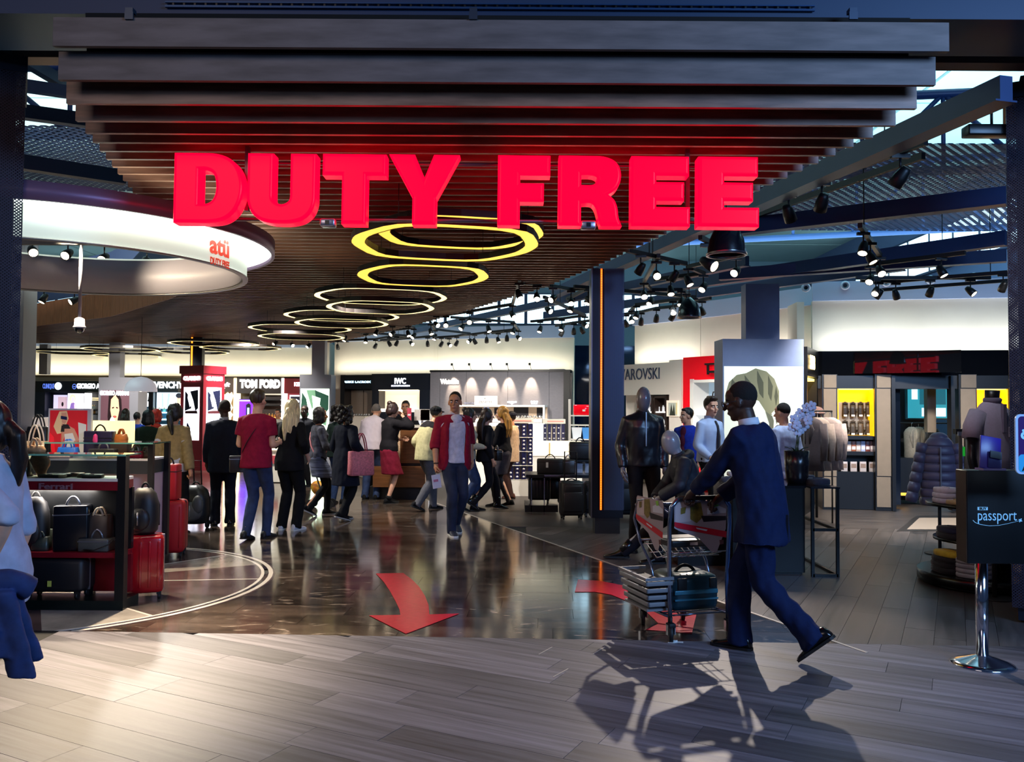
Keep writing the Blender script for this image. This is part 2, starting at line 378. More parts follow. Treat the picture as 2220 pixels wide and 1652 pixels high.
# the round inlay below the canopy: wedges and two pale rings
CI = Vector((-4.25, 7.75)); RI = 2.05
m_in = [floor_mat('inlay_mauve', '3a2e30', '5a4a4a', .16, (3, 3, 3)), floor_mat('inlay_pale', '8b8580', 'b5aea6', .16, (3, 3, 3)), floor_mat('inlay_grey', '34302f', '5c5654', .14, (3, 3, 3)), mat('inlay_white', 'cfc8c0', .2)]
FP = [(FA, FN)]
seq = [0, 1, 0, 2, 0, 1, 2, 0]
for k in range(16):
    pts = [CI.copy()] + [CI + Vector((math.cos(a), math.sin(a))) * (RI - .12) for a in [2 * PI * (k + i / 4) / 16 + .12 for i in range(5)]]
    q = clip(pts, FP)
    if q: MB().prism(q, -.011, .0012 + (k % 2) * .0003).build('inlay_wedge', m_in[seq[k % 8]], fl_back)
for nm, r0, r1 in (('inlay_ring', RI - .13, RI - .10), ('inlay_ring', RI - .06, RI - .02)):
    mb = MB()
    for k in range(72):
        a0, a1 = 2 * PI * k / 72, 2 * PI * (k + 1) / 72
        q = clip([CI + Vector((math.cos(a), math.sin(a))) * r for a, r in ((a0, r0), (a0, r1), (a1, r1), (a1, r0))], FP)
        if q: mb.prism(q, -.004, .0026)
    mb.build(nm, m_in[3], fl_back)
mb = MB()
for k in range(8):
    a = 2 * PI * (k * 2 + .0) / 16 + .12; d = Vector((math.cos(a), math.sin(a))); n = Vector((-d.y, d.x)) * .012
    q = clip([CI + d * .2 + n, CI + d * .2 - n, CI + d * (RI - .13) - n, CI + d * (RI - .13) + n], FP)
    if q: mb.prism(q, -.004, .0024)
mb.build('inlay_spoke', m_in[3], fl_back)
mb = MB()
for k in range(48):
    a0, a1 = 2 * PI * k / 48, 2 * PI * (k + 1) / 48
    q = clip([CI + Vector((math.cos(a), math.sin(a))) * r for a, r in ((a0, RI - .02), (a0, RI + .0), (a1, RI + .0), (a1, RI - .02))], FP)
    if q: mb.prism(q, -.004, .0018)
mb.build('inlay_border', m_in[0], fl_back)

# red arrows stuck to the floor
M_red = mat('red_vinyl', 'c81a34', .22, var=.08, scale=20, spec=.5)
def decal(px, label):
    q = [G(*p).xy for p in px]
    o = MB().prism(q, .0026, .0040).build('floor_arrow', M_red, label=label, cat='arrow'); recenter(o)
decal([(880, 1375), (800, 1335), (868, 1334), (866, 1322), (858, 1305), (846, 1283), (832, 1262), (815, 1244), (874, 1243), (893, 1257), (908, 1272), (921, 1292), (929, 1312), (931, 1333), (996, 1331)], 'red vinyl arrow on the dark floor with a bent tail, pointing toward us')
decal([(1246, 1284), (1253, 1257), (1300, 1260), (1352, 1270), (1400, 1285), (1446, 1310), (1478, 1340), (1510, 1332), (1500, 1374), (1400, 1366), (1428, 1353), (1404, 1330), (1370, 1308), (1325, 1290), (1290, 1284)], 'red vinyl arrow on the floor running under the luggage trolley')
for i, (a, b, c, d) in enumerate(((1168, 1419, 1197, 1403), (1285, 1418, 1311, 1403), (1199, 1468, 1232, 1450))):
    p, q = G(a, b), G(c, d); n = Vector((-(q - p).y, (q - p).x)).normalized() * .004
    MB().prism([p.xy + n, p.xy - n, q.xy - n, q.xy + n], -.001, .0016).build('joint_strip', mat('pale_strip'), fl_front)

# ================================================================ walls
M_cream = mat('cream_wall', 'd9d2c0', .75, var=.03, scale=2)
M_soff = mat('blue_white_soffit', 'aebbd8', .7)
M_black = mat('black_panel', '0c0d10', .35)
M_gloss = mat('black_gloss_panel', '08090c', .02)
M_navy = mat('navy_panel', '10182a', .4)
M_grey = mat('grey_panel', '8d8f9a', .5)
M_white = mat('white_panel', 'e6e4e0', .45)
def wall(name, a, b, back, z0, z1, m, th=.12, label=None):
    d = (b - a).normalized(); n = Vector((-d.y, d.x))
    q = [a + n * back, b + n * back, b + n * (back + th), a + n * (back + th)]
    return MB().prism(q, z0, z1).build(name, m, kind='structure', label=label)
ZC = 3.44
for nm, s, lb in (('wall_back_left', WALL_A, 'cream wall above the perfume bays'), ('wall_back', WALL_B, 'cream wall above the dark watch bays'), ('wall_back_centre', WALL_C, 'cream wall above the grey watch wall'),
                  ('wall_back_right', WALL_E, 'cream wall above the white jewellery bay'), ('wall_right_corner', WALL_F, 'cream wall above the red bay'), ('wall_right', WALL_G, 'cream wall above the black menswear fascia')):
    wall(nm, s[0], s[1], .5, 0 if nm != 'wall_right' else 2.5, ZC, M_cream, label=lb)
    wall('trim_' + str(len([o for o in bpy.data.objects if o.name.startswith('trim_')]) + 1), s[0], s[1], .42, ZC, ZC + .32, M_soff, label='pale soffit band over the cream wall')
# returns between the runs
for i, (a, b, z) in enumerate(((Vector((-5.5, 26.4)), Vector((-5.3, 24.1)), ZC), (Vector((1.5, 21.6)), Vector((1.75, 24.4)), 2.5), (Vector((4.9, 15.15)), Vector((4.85, 14.5)), ZC), (Vector((1.62, 22.2)), Vector((1.75, 24.4)), ZC))):
    wall('wall_return_%d' % (i + 1), a, b, 0 if i != 1 else -.02, 0 if i != 3 else 2.5, z, M_cream if i != 1 else M_black, label='short return of the back wall')
win = MB().span((1.7, 24.3, 0), (6.0, 24.4, 3.4)).build('window_1', mat('dark_blue_glass', '0d1a33', .05), kind='structure', label='dark blue glazed screen behind the shop')
MB().span((-20.2, 5, 0), (-20.0, 32, 7.2)).build('wall_left', M_cream, kind='structure')
MB().span((11.0, 5.5, 0), (11.2, 32, 7.2)).build('wall_side', mat('blue_grey_wall', '55688c', .7), kind='structure')
MB().span((-20, 31.8, 0), (11.2, 32, 7.4)).build('wall_far', mat('teal_grey_wall', '7f9aa6', .7), kind='structure')

# ================================================================ slatted ceiling
M_slat = mat('dark_slat_timber', '8a6450', .42, var=.35, scale=3, stretch=(1, 8, 8), bump=.1)
M_slat1 = mat('weathered_slat_timber', '6b5f5c', .55, var=.25, scale=3, stretch=(1, 6, 6), bump=.1)
M_back = mat('black_backing', '060505', .9)
def interp(t, tab):
    for (a, va), (b, vb) in zip(tab, tab[1:]):
        if t <= b: return va + (vb - va) * (t - a) / (b - a)
    return tab[-1][1]
EDGE_R = [(4.9, 2.60), (5.68, 2.41), (11.1, 1.05), (13, .45), (15.6, -.65), (18.3, -1.86), (21, -3.2), (24, -5.0), (27, -6.5)]
EDGE_L = [(4.9, -2.71), (5.68, -2.87), (12.3, -4.5), (14.4, -5.76), (17.4, -8.2), (19.9, -11.3), (21.5, -14.5), (22.5, -18), (27, -18)]
ZB = [(5.0, 3.727), (5.11, 3.567), (5.27, 3.48), (5.46, 3.436), (5.68, 3.427)]
ys = [z for z in ZB] + [(5.88 + .2 * i, 3.427) for i in range(int((25.3 - 5.88) / .2))]
pb = [(interp(y, EDGE_L) + .06, y) for y in [5.2 + .5 * i for i in range(41)]]; pb2 = [(interp(y, EDGE_R) - .06, y) for y in [5.2 + .5 * i for i in range(41)]]
ceil = MB(); n = len(pb)
ceil.add([(x, y, 3.64) for x, y in pb] + [(x, y, 3.64) for x, y in pb2], [(i, i + 1, n + i + 1, n + i) for i in range(n - 1)])
ceil.add([(x, y, 3.70) for x, y in pb] + [(x, y, 3.70) for x, y in pb2], [(i, n + i, n + i + 1, i + 1) for i in range(n - 1)])
ceil.quad((-2.6, 5.14, 3.64), (2.4, 5.14, 3.64), (2.4, 5.10, 3.98), (-2.6, 5.10, 3.98))
ceil = ceil.build('ceiling', M_back, kind='structure', label='dark timber slatted canopy ceiling over the shop entrance')
for i, (y, z) in enumerate(ys):
    xl, xr = interp(y, EDGE_L), interp(y, EDGE_R); h = .172 if i < 5 else .15
    o = MB().box((0, 0, h / 2), (xr - xl, .032, h)).build('slat', M_slat1 if i < 2 else M_slat, ceil); o.location = ((xl + xr) / 2, y, z)
for px in (280, 1026, 1850):
    p = P(px, 34, 4.975)
    MB().box((0, 0, 0), (.05, .012, .045)).box((0, .02, .035), (.045, .05, .025)).build('slat_clip', mat('clip_steel', '3c4656', .4, .6), ceil).location = p
# beam and boards over the entrance
MB().span((-5, 5.2, 4.02), (5, 5.75, 4.8)).build('ceiling_beam', mat('deep_blue_paint', '16304f', .5), kind='structure', label='dark blue steel beam across the entrance')
o = thing('air_slot', 'long slim air outlet slot in the dark blue beam above the timber slats', 'vent', (0.0, 5.185, 4.055))
MB().span((-2.15, -.012, .0), (1.85, .004, .012)).span((-2.15, -.012, .028), (1.85, .004, .036)).build('frame', mat('slot_frame', '2c4a70', .3, .4), o)
for i in range(60): MB().box((-2.1 + i * .0665, -.002, .019), (.012, .012, .018)).build('fin', M_black, o)
tb = MB().span((-6, 6.15, 4.14), (6.5, 6.3, 4.30)).build('trim_1a', mat('brown_board', '5a4438', .6, var=.15, scale=3), kind='structure', label='brown boarded bulkhead behind the slats')
MB().span((-6, 6.16, 4.308), (6.5, 6.3, 4.55)).build('plank', mat('brown_board'), tb)
# curved timber edge of the ceiling on the far left
edge = [(interp(y, EDGE_L), y) for y in np.linspace(12.1, 22.4, 44)]
m_b = mat('fascia_board', '8a4c2c', .55, var=.25, scale=5, stretch=(6, 6, 1))
fas = MB()
for z0, z1, off in ((3.95, 4.75, .05),):
    fas.add([(x - off, y, z0) for x, y in edge] + [(x - off, y, z1) for x, y in edge], [(i, i + 1, len(edge) + i + 1, len(edge) + i) for i in range(len(edge) - 1)])
fas = fas.build('ceiling_edge', mat('blue_grey_band', '1d2a48', .6), kind='structure', label='curved edge of the slatted ceiling, boarded in timber below a blue-grey band')
for (x0, y0), (x1, y1) in zip(edge, edge[1:]):
    a, b = Vector((x0, y0)), Vector((x1, y1)); d = (b - a).normalized(); nn = Vector((-d.y, d.x)) * .02; g = d * .004
    MB().prism([a + g, b - g, b - g + nn, a + g + nn], 3.42, 3.95).build('board', m_b, fas)

# ================================================================ roof above
M_roof = mat('pale_roof_panel', 'b9cfc8', .7, var=.04, scale=1.0)
roof = MB().quad((-20, 5.2, 7.2), (-20, 32, 7.2), (11, 32, 7.2), (11, 5.2, 7.2)).build('ceiling_roof', mat('roof_seam', '3a4d4e', .8), kind='structure', label='pale panelled roof high above the shop')
for i, x in enumerate((-19.9, -15.3, -10.7, -6.1, 3.1, 7.1)):
    for j in range(8):
        w_ = 4.55 if x < 3 else 3.95
        MB().span((.02, .02, 0), (w_, 3.25, .05)).build('panel', M_roof, roof).location = (x, 5.3 + j * 3.3, 7.13)

# daylight strips high in the outer walls
M_day = glow('daylight_pane', 'bfeaff', 2.6)
def skylight(n, lo, hi, k, axis):
    w_ = MB().span(lo, hi).build('window_%d' % n, mat('window_frame_navy', '1c2c48', .5), kind='structure', label='high strip window in the outer wall above the shop')
    for i in range(k):
        t0, t1 = (i + .06) / k, (i + .94) / k; a, b = Vector(lo), Vector(hi); p, q = a.copy(), b.copy()
        p[axis] = a[axis] + (b[axis] - a[axis]) * t0; q[axis] = a[axis] + (b[axis] - a[axis]) * t1; p.z += .06; q.z -= .06
        if axis == 0: p.y -= .02; q.y = p.y + .02
        else: p.x -= .02; q.x = p.x + .02
        MB().span(p, q).build('pane', M_day, w_)
skylight(2, (-3.5, 31.7, 4.7), (5.5, 31.8, 5.9), 9, 0)
skylight(3, (10.9, 15.0, 5.2), (11.0, 27.0, 6.3), 10, 1)
skylight(4, (-18, 31.7, 4.7), (-9, 31.8, 5.7), 9, 0)
# ================================================================ the big lit letters
LET = {
 'D': [[(0, 0), (.46, 0), (.70, .03), (.86, .13), (.96, .30), (1, .5), (.97, .69), (.88, .86), (.73, .96), (.52, 1), (0, 1)], [(.36, .27), (.36, .76), (.47, .76), (.57, .71), (.61, .6), (.61, .44), (.56, .32), (.47, .27)]],
 'U': [[(0, 1), (0, .36), (.05, .18), (.17, .06), (.33, .01), (.5, 0), (.67, .01), (.83, .06), (.95, .18), (1, .36), (1, 1), (.63, 1), (.63, .38), (.6, .31), (.5, .27), (.4, .31), (.37, .38), (.37, 1)]],
 'T': [[(.31, 0), (.69, 0), (.69, .70), (1, .70), (1, 1), (0, 1), (0, .70), (.31, .70)]],
 'Y': [[(.34, 0), (.67, 0), (.67, .38), (1, 1), (.64, 1), (.505, .66), (.36, 1), (0, 1), (.34, .38)]],
 'F': [[(0, 0), (.42, 0), (.42, .34), (.88, .34), (.88, .60), (.42, .60), (.42, .72), (1, .72), (1, 1), (0, 1)]],
 'R': [[(0, 0), (.35, 0), (.35, .32), (.45, .33), (.54, .31), (.60, .22), (.64, .08), (.67, 0), (1, 0), (.95, .12), (.93, .26), (.88, .37), (.78, .45), (.90, .52), (.97, .63), (.98, .78), (.92, .90), (.80, .97), (.62, 1), (0, 1)], [(.35, .58), (.35, .73), (.52, .73), (.60, .70), (.62, .655), (.59, .61), (.52, .58)]],
 'E': [[(0, 0), (1, 0), (1, .27), (.42, .27), (.42, .37), (.90, .37), (.90, .63), (.42, .63), (.42, .73), (.98, .73), (.98, 1), (0, 1)]],
}
def soften(lp):
    """round the bends of an outline, keep its square corners"""
    n = len(lp); P_ = [Vector((x, y * 1.05)) for x, y in lp]; soft = []
    for i in range(n):
        a, b = P_[i] - P_[i - 1], P_[(i + 1) % n] - P_[i]; soft.append(a.angle(b) < math.radians(48))
    out = []
    for i in range(n):
        p0, p1, p2, p3 = P_[i - 1], P_[i], P_[(i + 1) % n], P_[(i + 2) % n]; out.append(p1); j = (i + 1) % n
        if (soft[i] or soft[j]) and (p2 - p1).length < .42:
            d = p2 - p1; m1 = (p2 - p0).normalized() * d.length if soft[i] else d; m2 = (p3 - p1).normalized() * d.length if soft[j] else d
            for t in (.25, .5, .75): out.append(p1 * (2 * t ** 3 - 3 * t ** 2 + 1) + m1 * (t ** 3 - 2 * t ** 2 + t) + p2 * (-2 * t ** 3 + 3 * t ** 2) + m2 * (t ** 3 - t ** 2))
    return [(p.x, p.y / 1.05) for p in out]
def letter_mesh(loops, w, h, depth, bev, name, m):
    cu = bpy.data.curves.new('l', 'CURVE'); cu.dimensions = '2D'; cu.fill_mode = 'BOTH'; cu.extrude = depth / 2 - bev; cu.bevel_depth = bev; cu.bevel_resolution = 3; cu.offset = -bev * .9
    for lp in loops:
        sp = cu.splines.new('POLY'); sp.points.add(len(lp) - 1); sp.use_cyclic_u = True
        for i, (x, y) in enumerate(lp): sp.points[i].co = (x * w, y * h, 0, 1)
    ob = bpy.data.objects.new('l', cu); t = ob.to_mesh()
    me = bpy.data.meshes.new(name); me.from_pydata([tuple(v.co) for v in t.vertices], [], [list(p.vertices) for p in t.polygons]); me.materials.append(m)
    ob.to_mesh_clear(); bpy.data.objects.remove(ob); bpy.data.curves.remove(cu)
    bm = bmesh.new(); bm.from_mesh(me); bmesh.ops.remove_doubles(bm, verts=bm.verts, dist=1e-4); bm.to_mesh(me); bm.free()
    return me
M_sign = mat('lit_red_acrylic', '50000a', .3, emit=1.9, ecol='ff0026', spec=.08)
DS = 5.9
sign = thing('illuminated_sign', 'large glowing red block lettering hung on steel rails under the slatted ceiling', 'sign', (0, DS, 2.9))
PXL = [('D', 383, 533), ('U', 541, 689), ('T', 702, 839), ('Y', 845, 996), ('F', 1079, 1191), ('R', 1210, 1345), ('E', 1366, 1491), ('E', 1510, 1639)]
for ch, a, b in PXL:
    yb = 484 + (a - 383) * .0072 + 2; yt = yb - 148
    pa, pb_ = P(a, yb, DS), P(b, yt, DS)
    me = letter_mesh([soften(q) for q in LET[ch]] if ch in 'DUR' else LET[ch], pb_.x - pa.x, pb_.z - pa.z, .15, .022, 'letter', M_sign)
    o = bpy.data.objects.new('letter', me); COL.objects.link(o); o.parent = sign
    o.matrix_local = Matrix.Translation(pa - sign.location) @ Matrix.Rotation(PI / 2, 4, 'X') @ Matrix.Rotation(-ROLL, 4, 'Z')
M_rail = mat('rail_steel', '6c6670', .35, .7)
for y0, y1 in ((352, 362), (474, 484)):
    a, b = P(392, y0, DS + .12), P(1632, y1, DS + .12)
    MB().tube([a, b], .014, 6).build('rail', M_rail, sign, world=True)
for px in (537, 1490):
    a = P(px, 352, DS + .12)
    MB().span((a.x - .014, DS + .10, a.z - .35), (a.x + .014, DS + .14, 3.45)).build('hanger', M_rail, sign, world=True)
for px, py, lb in ((712, 484, 'small silver floodlight on the sign rail, below the first half of the red lettering'), (1275, 489, 'small silver floodlight on the sign rail, below the second half of the red lettering')):
    p = P(px, py, DS - .02)
    t = thing('flood_lamp', lb, 'lamp', p)
    MB().box((0, 0, 0), (.105, .08, .055), bev=.012).build('housing', mat('silver_housing', 'b9b4c4', .3, .8), t)
    MB().box((0, -.041, -.002), (.03, .006, .028)).build('lamp_window', M_black, t)
    MB().tube([(-.045, 0, 0), (-.045, .135, .03), (.045, .135, .03), (.045, 0, 0)], .007, 6).build('bracket', M_black, t)

# ================================================================ ring lamps under the slats
M_ringbody = mat('ring_lamp_black', '1b1716', .4)
M_ringlit = glow('ring_lamp_diffuser', 'ffcb4e', 1.15); M_ringfar = glow('ring_lamp_diffuser_far', 'ffe6a0', 1.6)
def octring(sx, sy, w, n=6):
    """stadium-like ring with chamfered corners: outer and inner outlines"""
    def out(ax, ay):
        cs = [(ax * .60, ay), (ax * .98, ay * .30), (ax, -ay * .22), (ax * .66, -ay), (-ax * .60, -ay), (-ax * .98, -ay * .30), (-ax, ay * .22), (-ax * .66, ay)]
        r = []
        for i in range(len(cs)):
            a, b, c = Vector(cs[i - 1]), Vector(cs[i]), Vector(cs[(i + 1) % len(cs)])
            for t in (.0, .33, .67, 1.0):
                p = b + (a - b) * .34 * (1 - t) ** 2 + (c - b) * .34 * t ** 2
                r.append(p)
        return r
    return out(sx, sy), out(sx - w, sy - w)
def ring_lamp(c, sx, sy, w, label, group, wires=True, h=.062):
    t = thing('ring_lamp', label, 'lamp', c, math.radians(13.8), group)
    o, i = octring(sx / 2, sy / 2, w); n = len(o)
    mb = MB(); v = []
    for z in (0, h): v += [(p.x, p.y, z) for p in o] + [(p.x, p.y, z) for p in i]
    fs = []
    for k in range(n):
        q = (k + 1) % n; fs += [(k, q, 2 * n + q, 2 * n + k), (n + q, n + k, 3 * n + k, 3 * n + q), (2 * n + k, 2 * n + q, 3 * n + q, 3 * n + k)]
    mb.add(v, fs); mb.build('housing', M_ringbody, t)
    o2, i2 = octring(sx / 2 - .006, sy / 2 - .006, w - .012)
    MB().add([(p.x, p.y, .004) for p in o2] + [(p.x, p.y, .004) for p in i2], [(k, n + k, n + (k + 1) % n, (k + 1) % n) for k in range(n)]).build('diffuser', M_ringlit if c[1] < 11 else M_ringfar, t)
    for (x, y) in ((sx * .3, sy * .45), (-sx * .3, -sy * .45), (sx * .3, -sy * .45), (-sx * .3, sy * .45)):
        if wires: MB().tube([(x, y, h), (x, y, 3.47 - c[2])], .003, 4).build('wire', M_black, t)
    return t
LB = 'glowing warm ring lamp with black housing, '
def by_edges(l, r, ym, z, sy, w, label, group=None):
    y = G((l + r) / 2, ym, z).y; a, b = P(l, ym, y), P(r, ym, y)
    ring_lamp(((a.x + b.x) / 2, y, z), b.x - a.x, sy, w, label, group)
by_edges(818, 1180, 508, 3.27, 1.55, .13, LB + 'higher of the two nearest, behind the red lettering')
by_edges(763, 1168, 531, 3.10, 1.75, .13, LB + 'lower and larger of the two nearest')
by_edges(775, 1060, 600, 3.12, 1.65, .13, LB + 'the single one just beyond the nearest pair')
by_edges(683, 970, 645, 3.16, 1.8, .09, LB + 'higher of the second pair')
by_edges(708, 942, 668, 3.08, 1.7, .09, LB + 'lower of the second pair')
by_edges(617, 866, 686, 3.16, 1.8, .09, LB + 'higher of the third pair')
by_edges(640, 842, 702, 3.08, 1.7, .09, LB + 'lower of the third pair')
by_edges(541, 762, 713, 3.16, 1.8, .09, LB + 'higher of the fourth pair')
by_edges(561, 747, 731, 3.08, 1.7, .09, LB + 'lower of the fourth pair')
for kq, (l, r, y) in enumerate(((368, 560, 746), (436, 608, 755), (345, 495, 764), (182, 340, 758), (205, 345, 772), (78, 235, 765), (100, 236, 779), (30, 120, 780))):
    by_edges(l, r, y, 3.12, 1.8, .09, 'thin far ring lamp over the perfume bays, ' + ('just left of the red totem pillar', 'just right of the red totem pillar', 'lower one before the red totem', 'upper one over the grey face-poster pillar', 'lower one over the dome lampshade', 'upper one above the far-left lettering', 'lower one above the far-left lettering', 'leftmost and lowest')[kq], 'farthest ring lamps over the perfume bays')

# ================================================================ round canopy over the bag counter
CC = Vector((-4.2, 7.87))
def band(r, z0, z1, th, n=96):
    mb = MB(); vs = []
    for k in range(n):
        a = 2 * PI * k / n; c, s = math.cos(a), math.sin(a)
        vs += [(CC.x + c * r, CC.y + s * r, z0), (CC.x + c * r, CC.y + s * r, z1), (CC.x + c * (r - th), CC.y + s * (r - th), z1), (CC.x + c * (r - th), CC.y + s * (r - th), z0)]
    for k in range(n):
        q = (k + 1) % n
        for i in range(4): mb.f.append([4 * k + i, 4 * q + i, 4 * q + (i + 1) % 4, 4 * k + (i + 1) % 4]); mb.m.append(0); mb.sm.append(i in (0, 2))
    mb.v = [Vector(v) for v in vs]; return mb
can = thing('canopy_ring', 'round white lightbox canopy with a mauve outer hoop above the bag counter', 'canopy', (CC.x, CC.y, 2.85))
band(1.92, 3.08, 3.22, .03).build('hoop', mat('mauve_metal', '7d6684', .4, .3), can, world=True)
band(1.92 - .035, 3.11, 3.13, .22).build('light_strip', glow('cool_white_strip', 'f4fff2', 5.0), can, world=True)
band(1.66, 2.85, 3.24, .035).build('lightbox_face', mat('white_lightbox', 'e9f2e6', .5, emit=.50, ecol='e6f6e4'), can, world=True)
band(1.625, 2.852, 3.22, .02).build('inner_skin', mat('satin_white', 'c9c6d2', .45), can, world=True)
band(1.67, 2.835, 2.853, .05).build('lower_rim', mat('rim_grey', '8b8a88', .4, .4), can, world=True)
for y_ in (7.45, 8.3): MB().span((CC.x - 1.57, y_ - .03, 3.17), (CC.x + 1.57, y_ + .03, 3.22)).build('crossbar', mat('rim_grey'), can, world=True)
# logo lettering bent round the band
def on_band(mb, ang, r, z, m, name):
    vs = []
    for v in mb.v:
        a = ang + v.x / r; vs.append(Vector((CC.x + math.cos(a) * (r + v.z), CC.y + math.sin(a) * (r + v.z), z + v.y)))
    mb.v = vs; mb.build(name, m, can, world=True)
M_logo = mat('red_lettering', 'd8351f', .4)
def cyl_hit(px, py, r):
    d = ray(px, py); o_ = EYE.xy - CC; a = d.xy.dot(d.xy); b = o_.dot(d.xy); c = o_.dot(o_) - r * r; t = (-b - math.sqrt(b * b - a * c)) / a
    p = EYE + d * t; return math.atan2(p.y - CC.y, p.x - CC.x), p.z
al, z_l = cyl_hit(477, 553, 1.663); al2, z_l2 = cyl_hit(477, 577, 1.663)
on_band(text_mb('at\u00fc', .155, .004, .006, width=.30), al, 1.668, z_l, M_logo, 'logo')
on_band(text_mb('DUTY FREE', .058, .004, .003, width=.30), al2, 1.668, z_l2, M_logo, 'logo_line')
a2 = cyl_hit(48, 475, 1.663)[0]
on_band(MB().span((-.004, -.19, 0), (.004, .19, .003)), a2, 1.663, 3.045, mat('seam_line', '6b7466', .6), 'seam')

# ================================================================ spot heads on their rails
M_can = mat('spot_black', '0e0f12', .45)
M_lens = glow('spot_lens', 'ffe6c0', 14.0)
M_lens2 = glow('spot_lens_dim', 'fff0dc', 5.0)
def spot_proto(tilt, yaw, lens_m, r=.05):
    """a head below its rail adapter: local -Z hangs down; the lens looks along the tilted axis"""
    ax = Vector((math.sin(yaw) * math.sin(tilt), -math.cos(yaw) * math.sin(tilt), -math.cos(tilt))).normalized()
    c = Vector((0, 0, -.16)); q = ax.to_track_quat('Z', 'Y').to_matrix()
    can_ = MB(); prof = [(.0, -.075), (r * .6, -.075), (r * .8, -.05), (r, .0), (r * 1.05, .07), (r * .9, .07)]
    can_.lathe((0, 0, 0), prof, 12); can_.v = [q @ v + c for v in can_.v]
    ln = MB().cyl((0, 0, .060), r * .92, .004, 12); ln.v = [q @ v + c for v in ln.v]
    return (MB().box((0, 0, -.012), (.13, .035, .03)).mesh('adapter', M_can), MB().tube([(0, 0, -.02), (0, 0, -.11)], .009, 6).mesh('arm', M_can), can_.mesh('lamp_body', M_can), ln.mesh('lens', lens_m))
PROTOS = {k: spot_proto(*k[:2], {'b': M_lens, 'd': M_lens2, 'o': mat('lens_off', '30343a', .2)}[k[2]]) for k in
          [(t, y, m) for t in (.5, .8, 1.05) for y in (-.7, 0.0, .7) for m in 'b'] + [(t, y, 'o') for t in (.7,) for y in (2.4, PI, -2.4)]}
def spot(px, py, z, lit, label, group, scale=1.0):
    p = G(px, py, z - .16 * scale); p.z = z
    k = random.choice([q for q in PROTOS if (q[2] == 'b') == lit])
    t = thing('track_spotlight', label, 'spotlight', p, 0, group); t.scale = (scale,) * 3
    SPOTS.setdefault(group or 'lit spotlights beside the mesh-clad pillar', []).append(p.copy())
    for nm, me in zip(('adapter', 'arm', 'lamp_body', 'lens'), PROTOS[k]):
        o = bpy.data.objects.new(nm, me); COL.objects.link(o); o.parent = t
    return t
ZT = 3.42
SPOTS = {}
FAR = [(1125, 638), (1164, 643), (1199, 647), (1238, 653), (1275, 651), (1238, 668), (1189, 672), (1111, 682), (1018, 696), (946, 703), (967, 703), (1002, 709), (1059, 713), (1113, 717), (1171, 714), (1218, 710), (1268, 704), (816, 721), (851, 723), (885, 723), (897, 728), (934, 719), (943, 731), (793, 738), (748, 734), (633, 747), (669, 749), (700, 753), (597, 744), (797, 756), (892, 744), (974, 747), (1018, 739), (1080, 737), (1124, 732)]
for x, y in FAR:
    w_ = 'nearest the mesh-clad pillar' if x > 1150 else 'midway along the slatted ceiling' if x > 930 else 'at the far end of the slatted ceiling'
    spot(x, y, ZT, True, 'lit black spotlight on the tracks ' + w_, 'lit spotlights ' + w_)
for x, y in [(732, 752), (760, 755), (780, 757), (814, 750), (844, 745), (860, 744), (927, 745), (957, 746), (990, 744), (1029, 740), (1055, 737), (1099, 733), (1218, 722), (1244, 718), (1262, 716)]:
    w_ = 'nearest the mesh-clad pillar' if x > 1150 else 'midway along the slatted ceiling' if x > 930 else 'at the far end of the slatted ceiling'
    spot(x, y, ZT, False, 'dark spotlight head on the tracks ' + w_, 'dark spotlights ' + w_)
for x, y in [(1423, 595), (1492, 609), (1525, 622), (1454, 630), (1396, 638), (1411, 654), (1477, 654), (1488, 660), (1505, 668), (1459, 674), (1380, 683), (1369, 693), (1277, 650), (1596, 588)]:
    spot(x, y, ZT, True, 'lit black spotlight on the crossing tracks beside the mesh-clad pillar', 'lit spotlights beside the mesh-clad pillar')
for x, y in [(1389, 583), (1462, 598), (1390, 697), (1423, 690), (1458, 687), (1522, 674), (1357, 701)]:
    spot(x, y, ZT, False, 'dark spotlight head on the tracks beside the mesh-clad pillar', 'dark spotlights beside the mesh-clad pillar')
spot(1536, 571, ZT, True, 'large glaring spotlight beside the black bell pendant, brightest of the tracks', None, 1.35)
for x, y in [(1872, 538), (1887, 558), (1908, 587), (1887, 605), (1899, 631), (2041, 588), (2104, 631)]:
    spot(x, y, ZT, True, 'lit black spotlight on the tracks above the menswear fascia', 'lit spotlights above the menswear fascia')
for x, y in [(1942, 638), (2017, 632), (2175, 621), (1905, 637)]:
    spot(x, y, ZT, False, 'dark spotlight head on the rail above the menswear fascia', 'dark spotlights above the menswear fascia')
for x, y in [(1710, 463), (1782, 439), (1952, 384)]:
    spot(x, y, 3.75, False, 'dark spotlight under the slanting blue beam, ' + {1710: 'closest to the red lettering', 1782: 'middle one of three', 1952: 'closest to the right mesh column'}[x], 'dark spotlights under the slanting rail', 1.2)
for x, y in [(70, 543), (147, 550), (226, 559), (318, 566)]:
    spot(x, y, 3.42, True, 'bright spotlight hanging inside the round white canopy', 'spotlights inside the round canopy')
for x, y in [(20, 640), (95, 647), (161, 651)]:
    spot(x, y, 3.3, True, 'bright spotlight just below the far rim of the round canopy', 'spotlights below the far canopy rim')

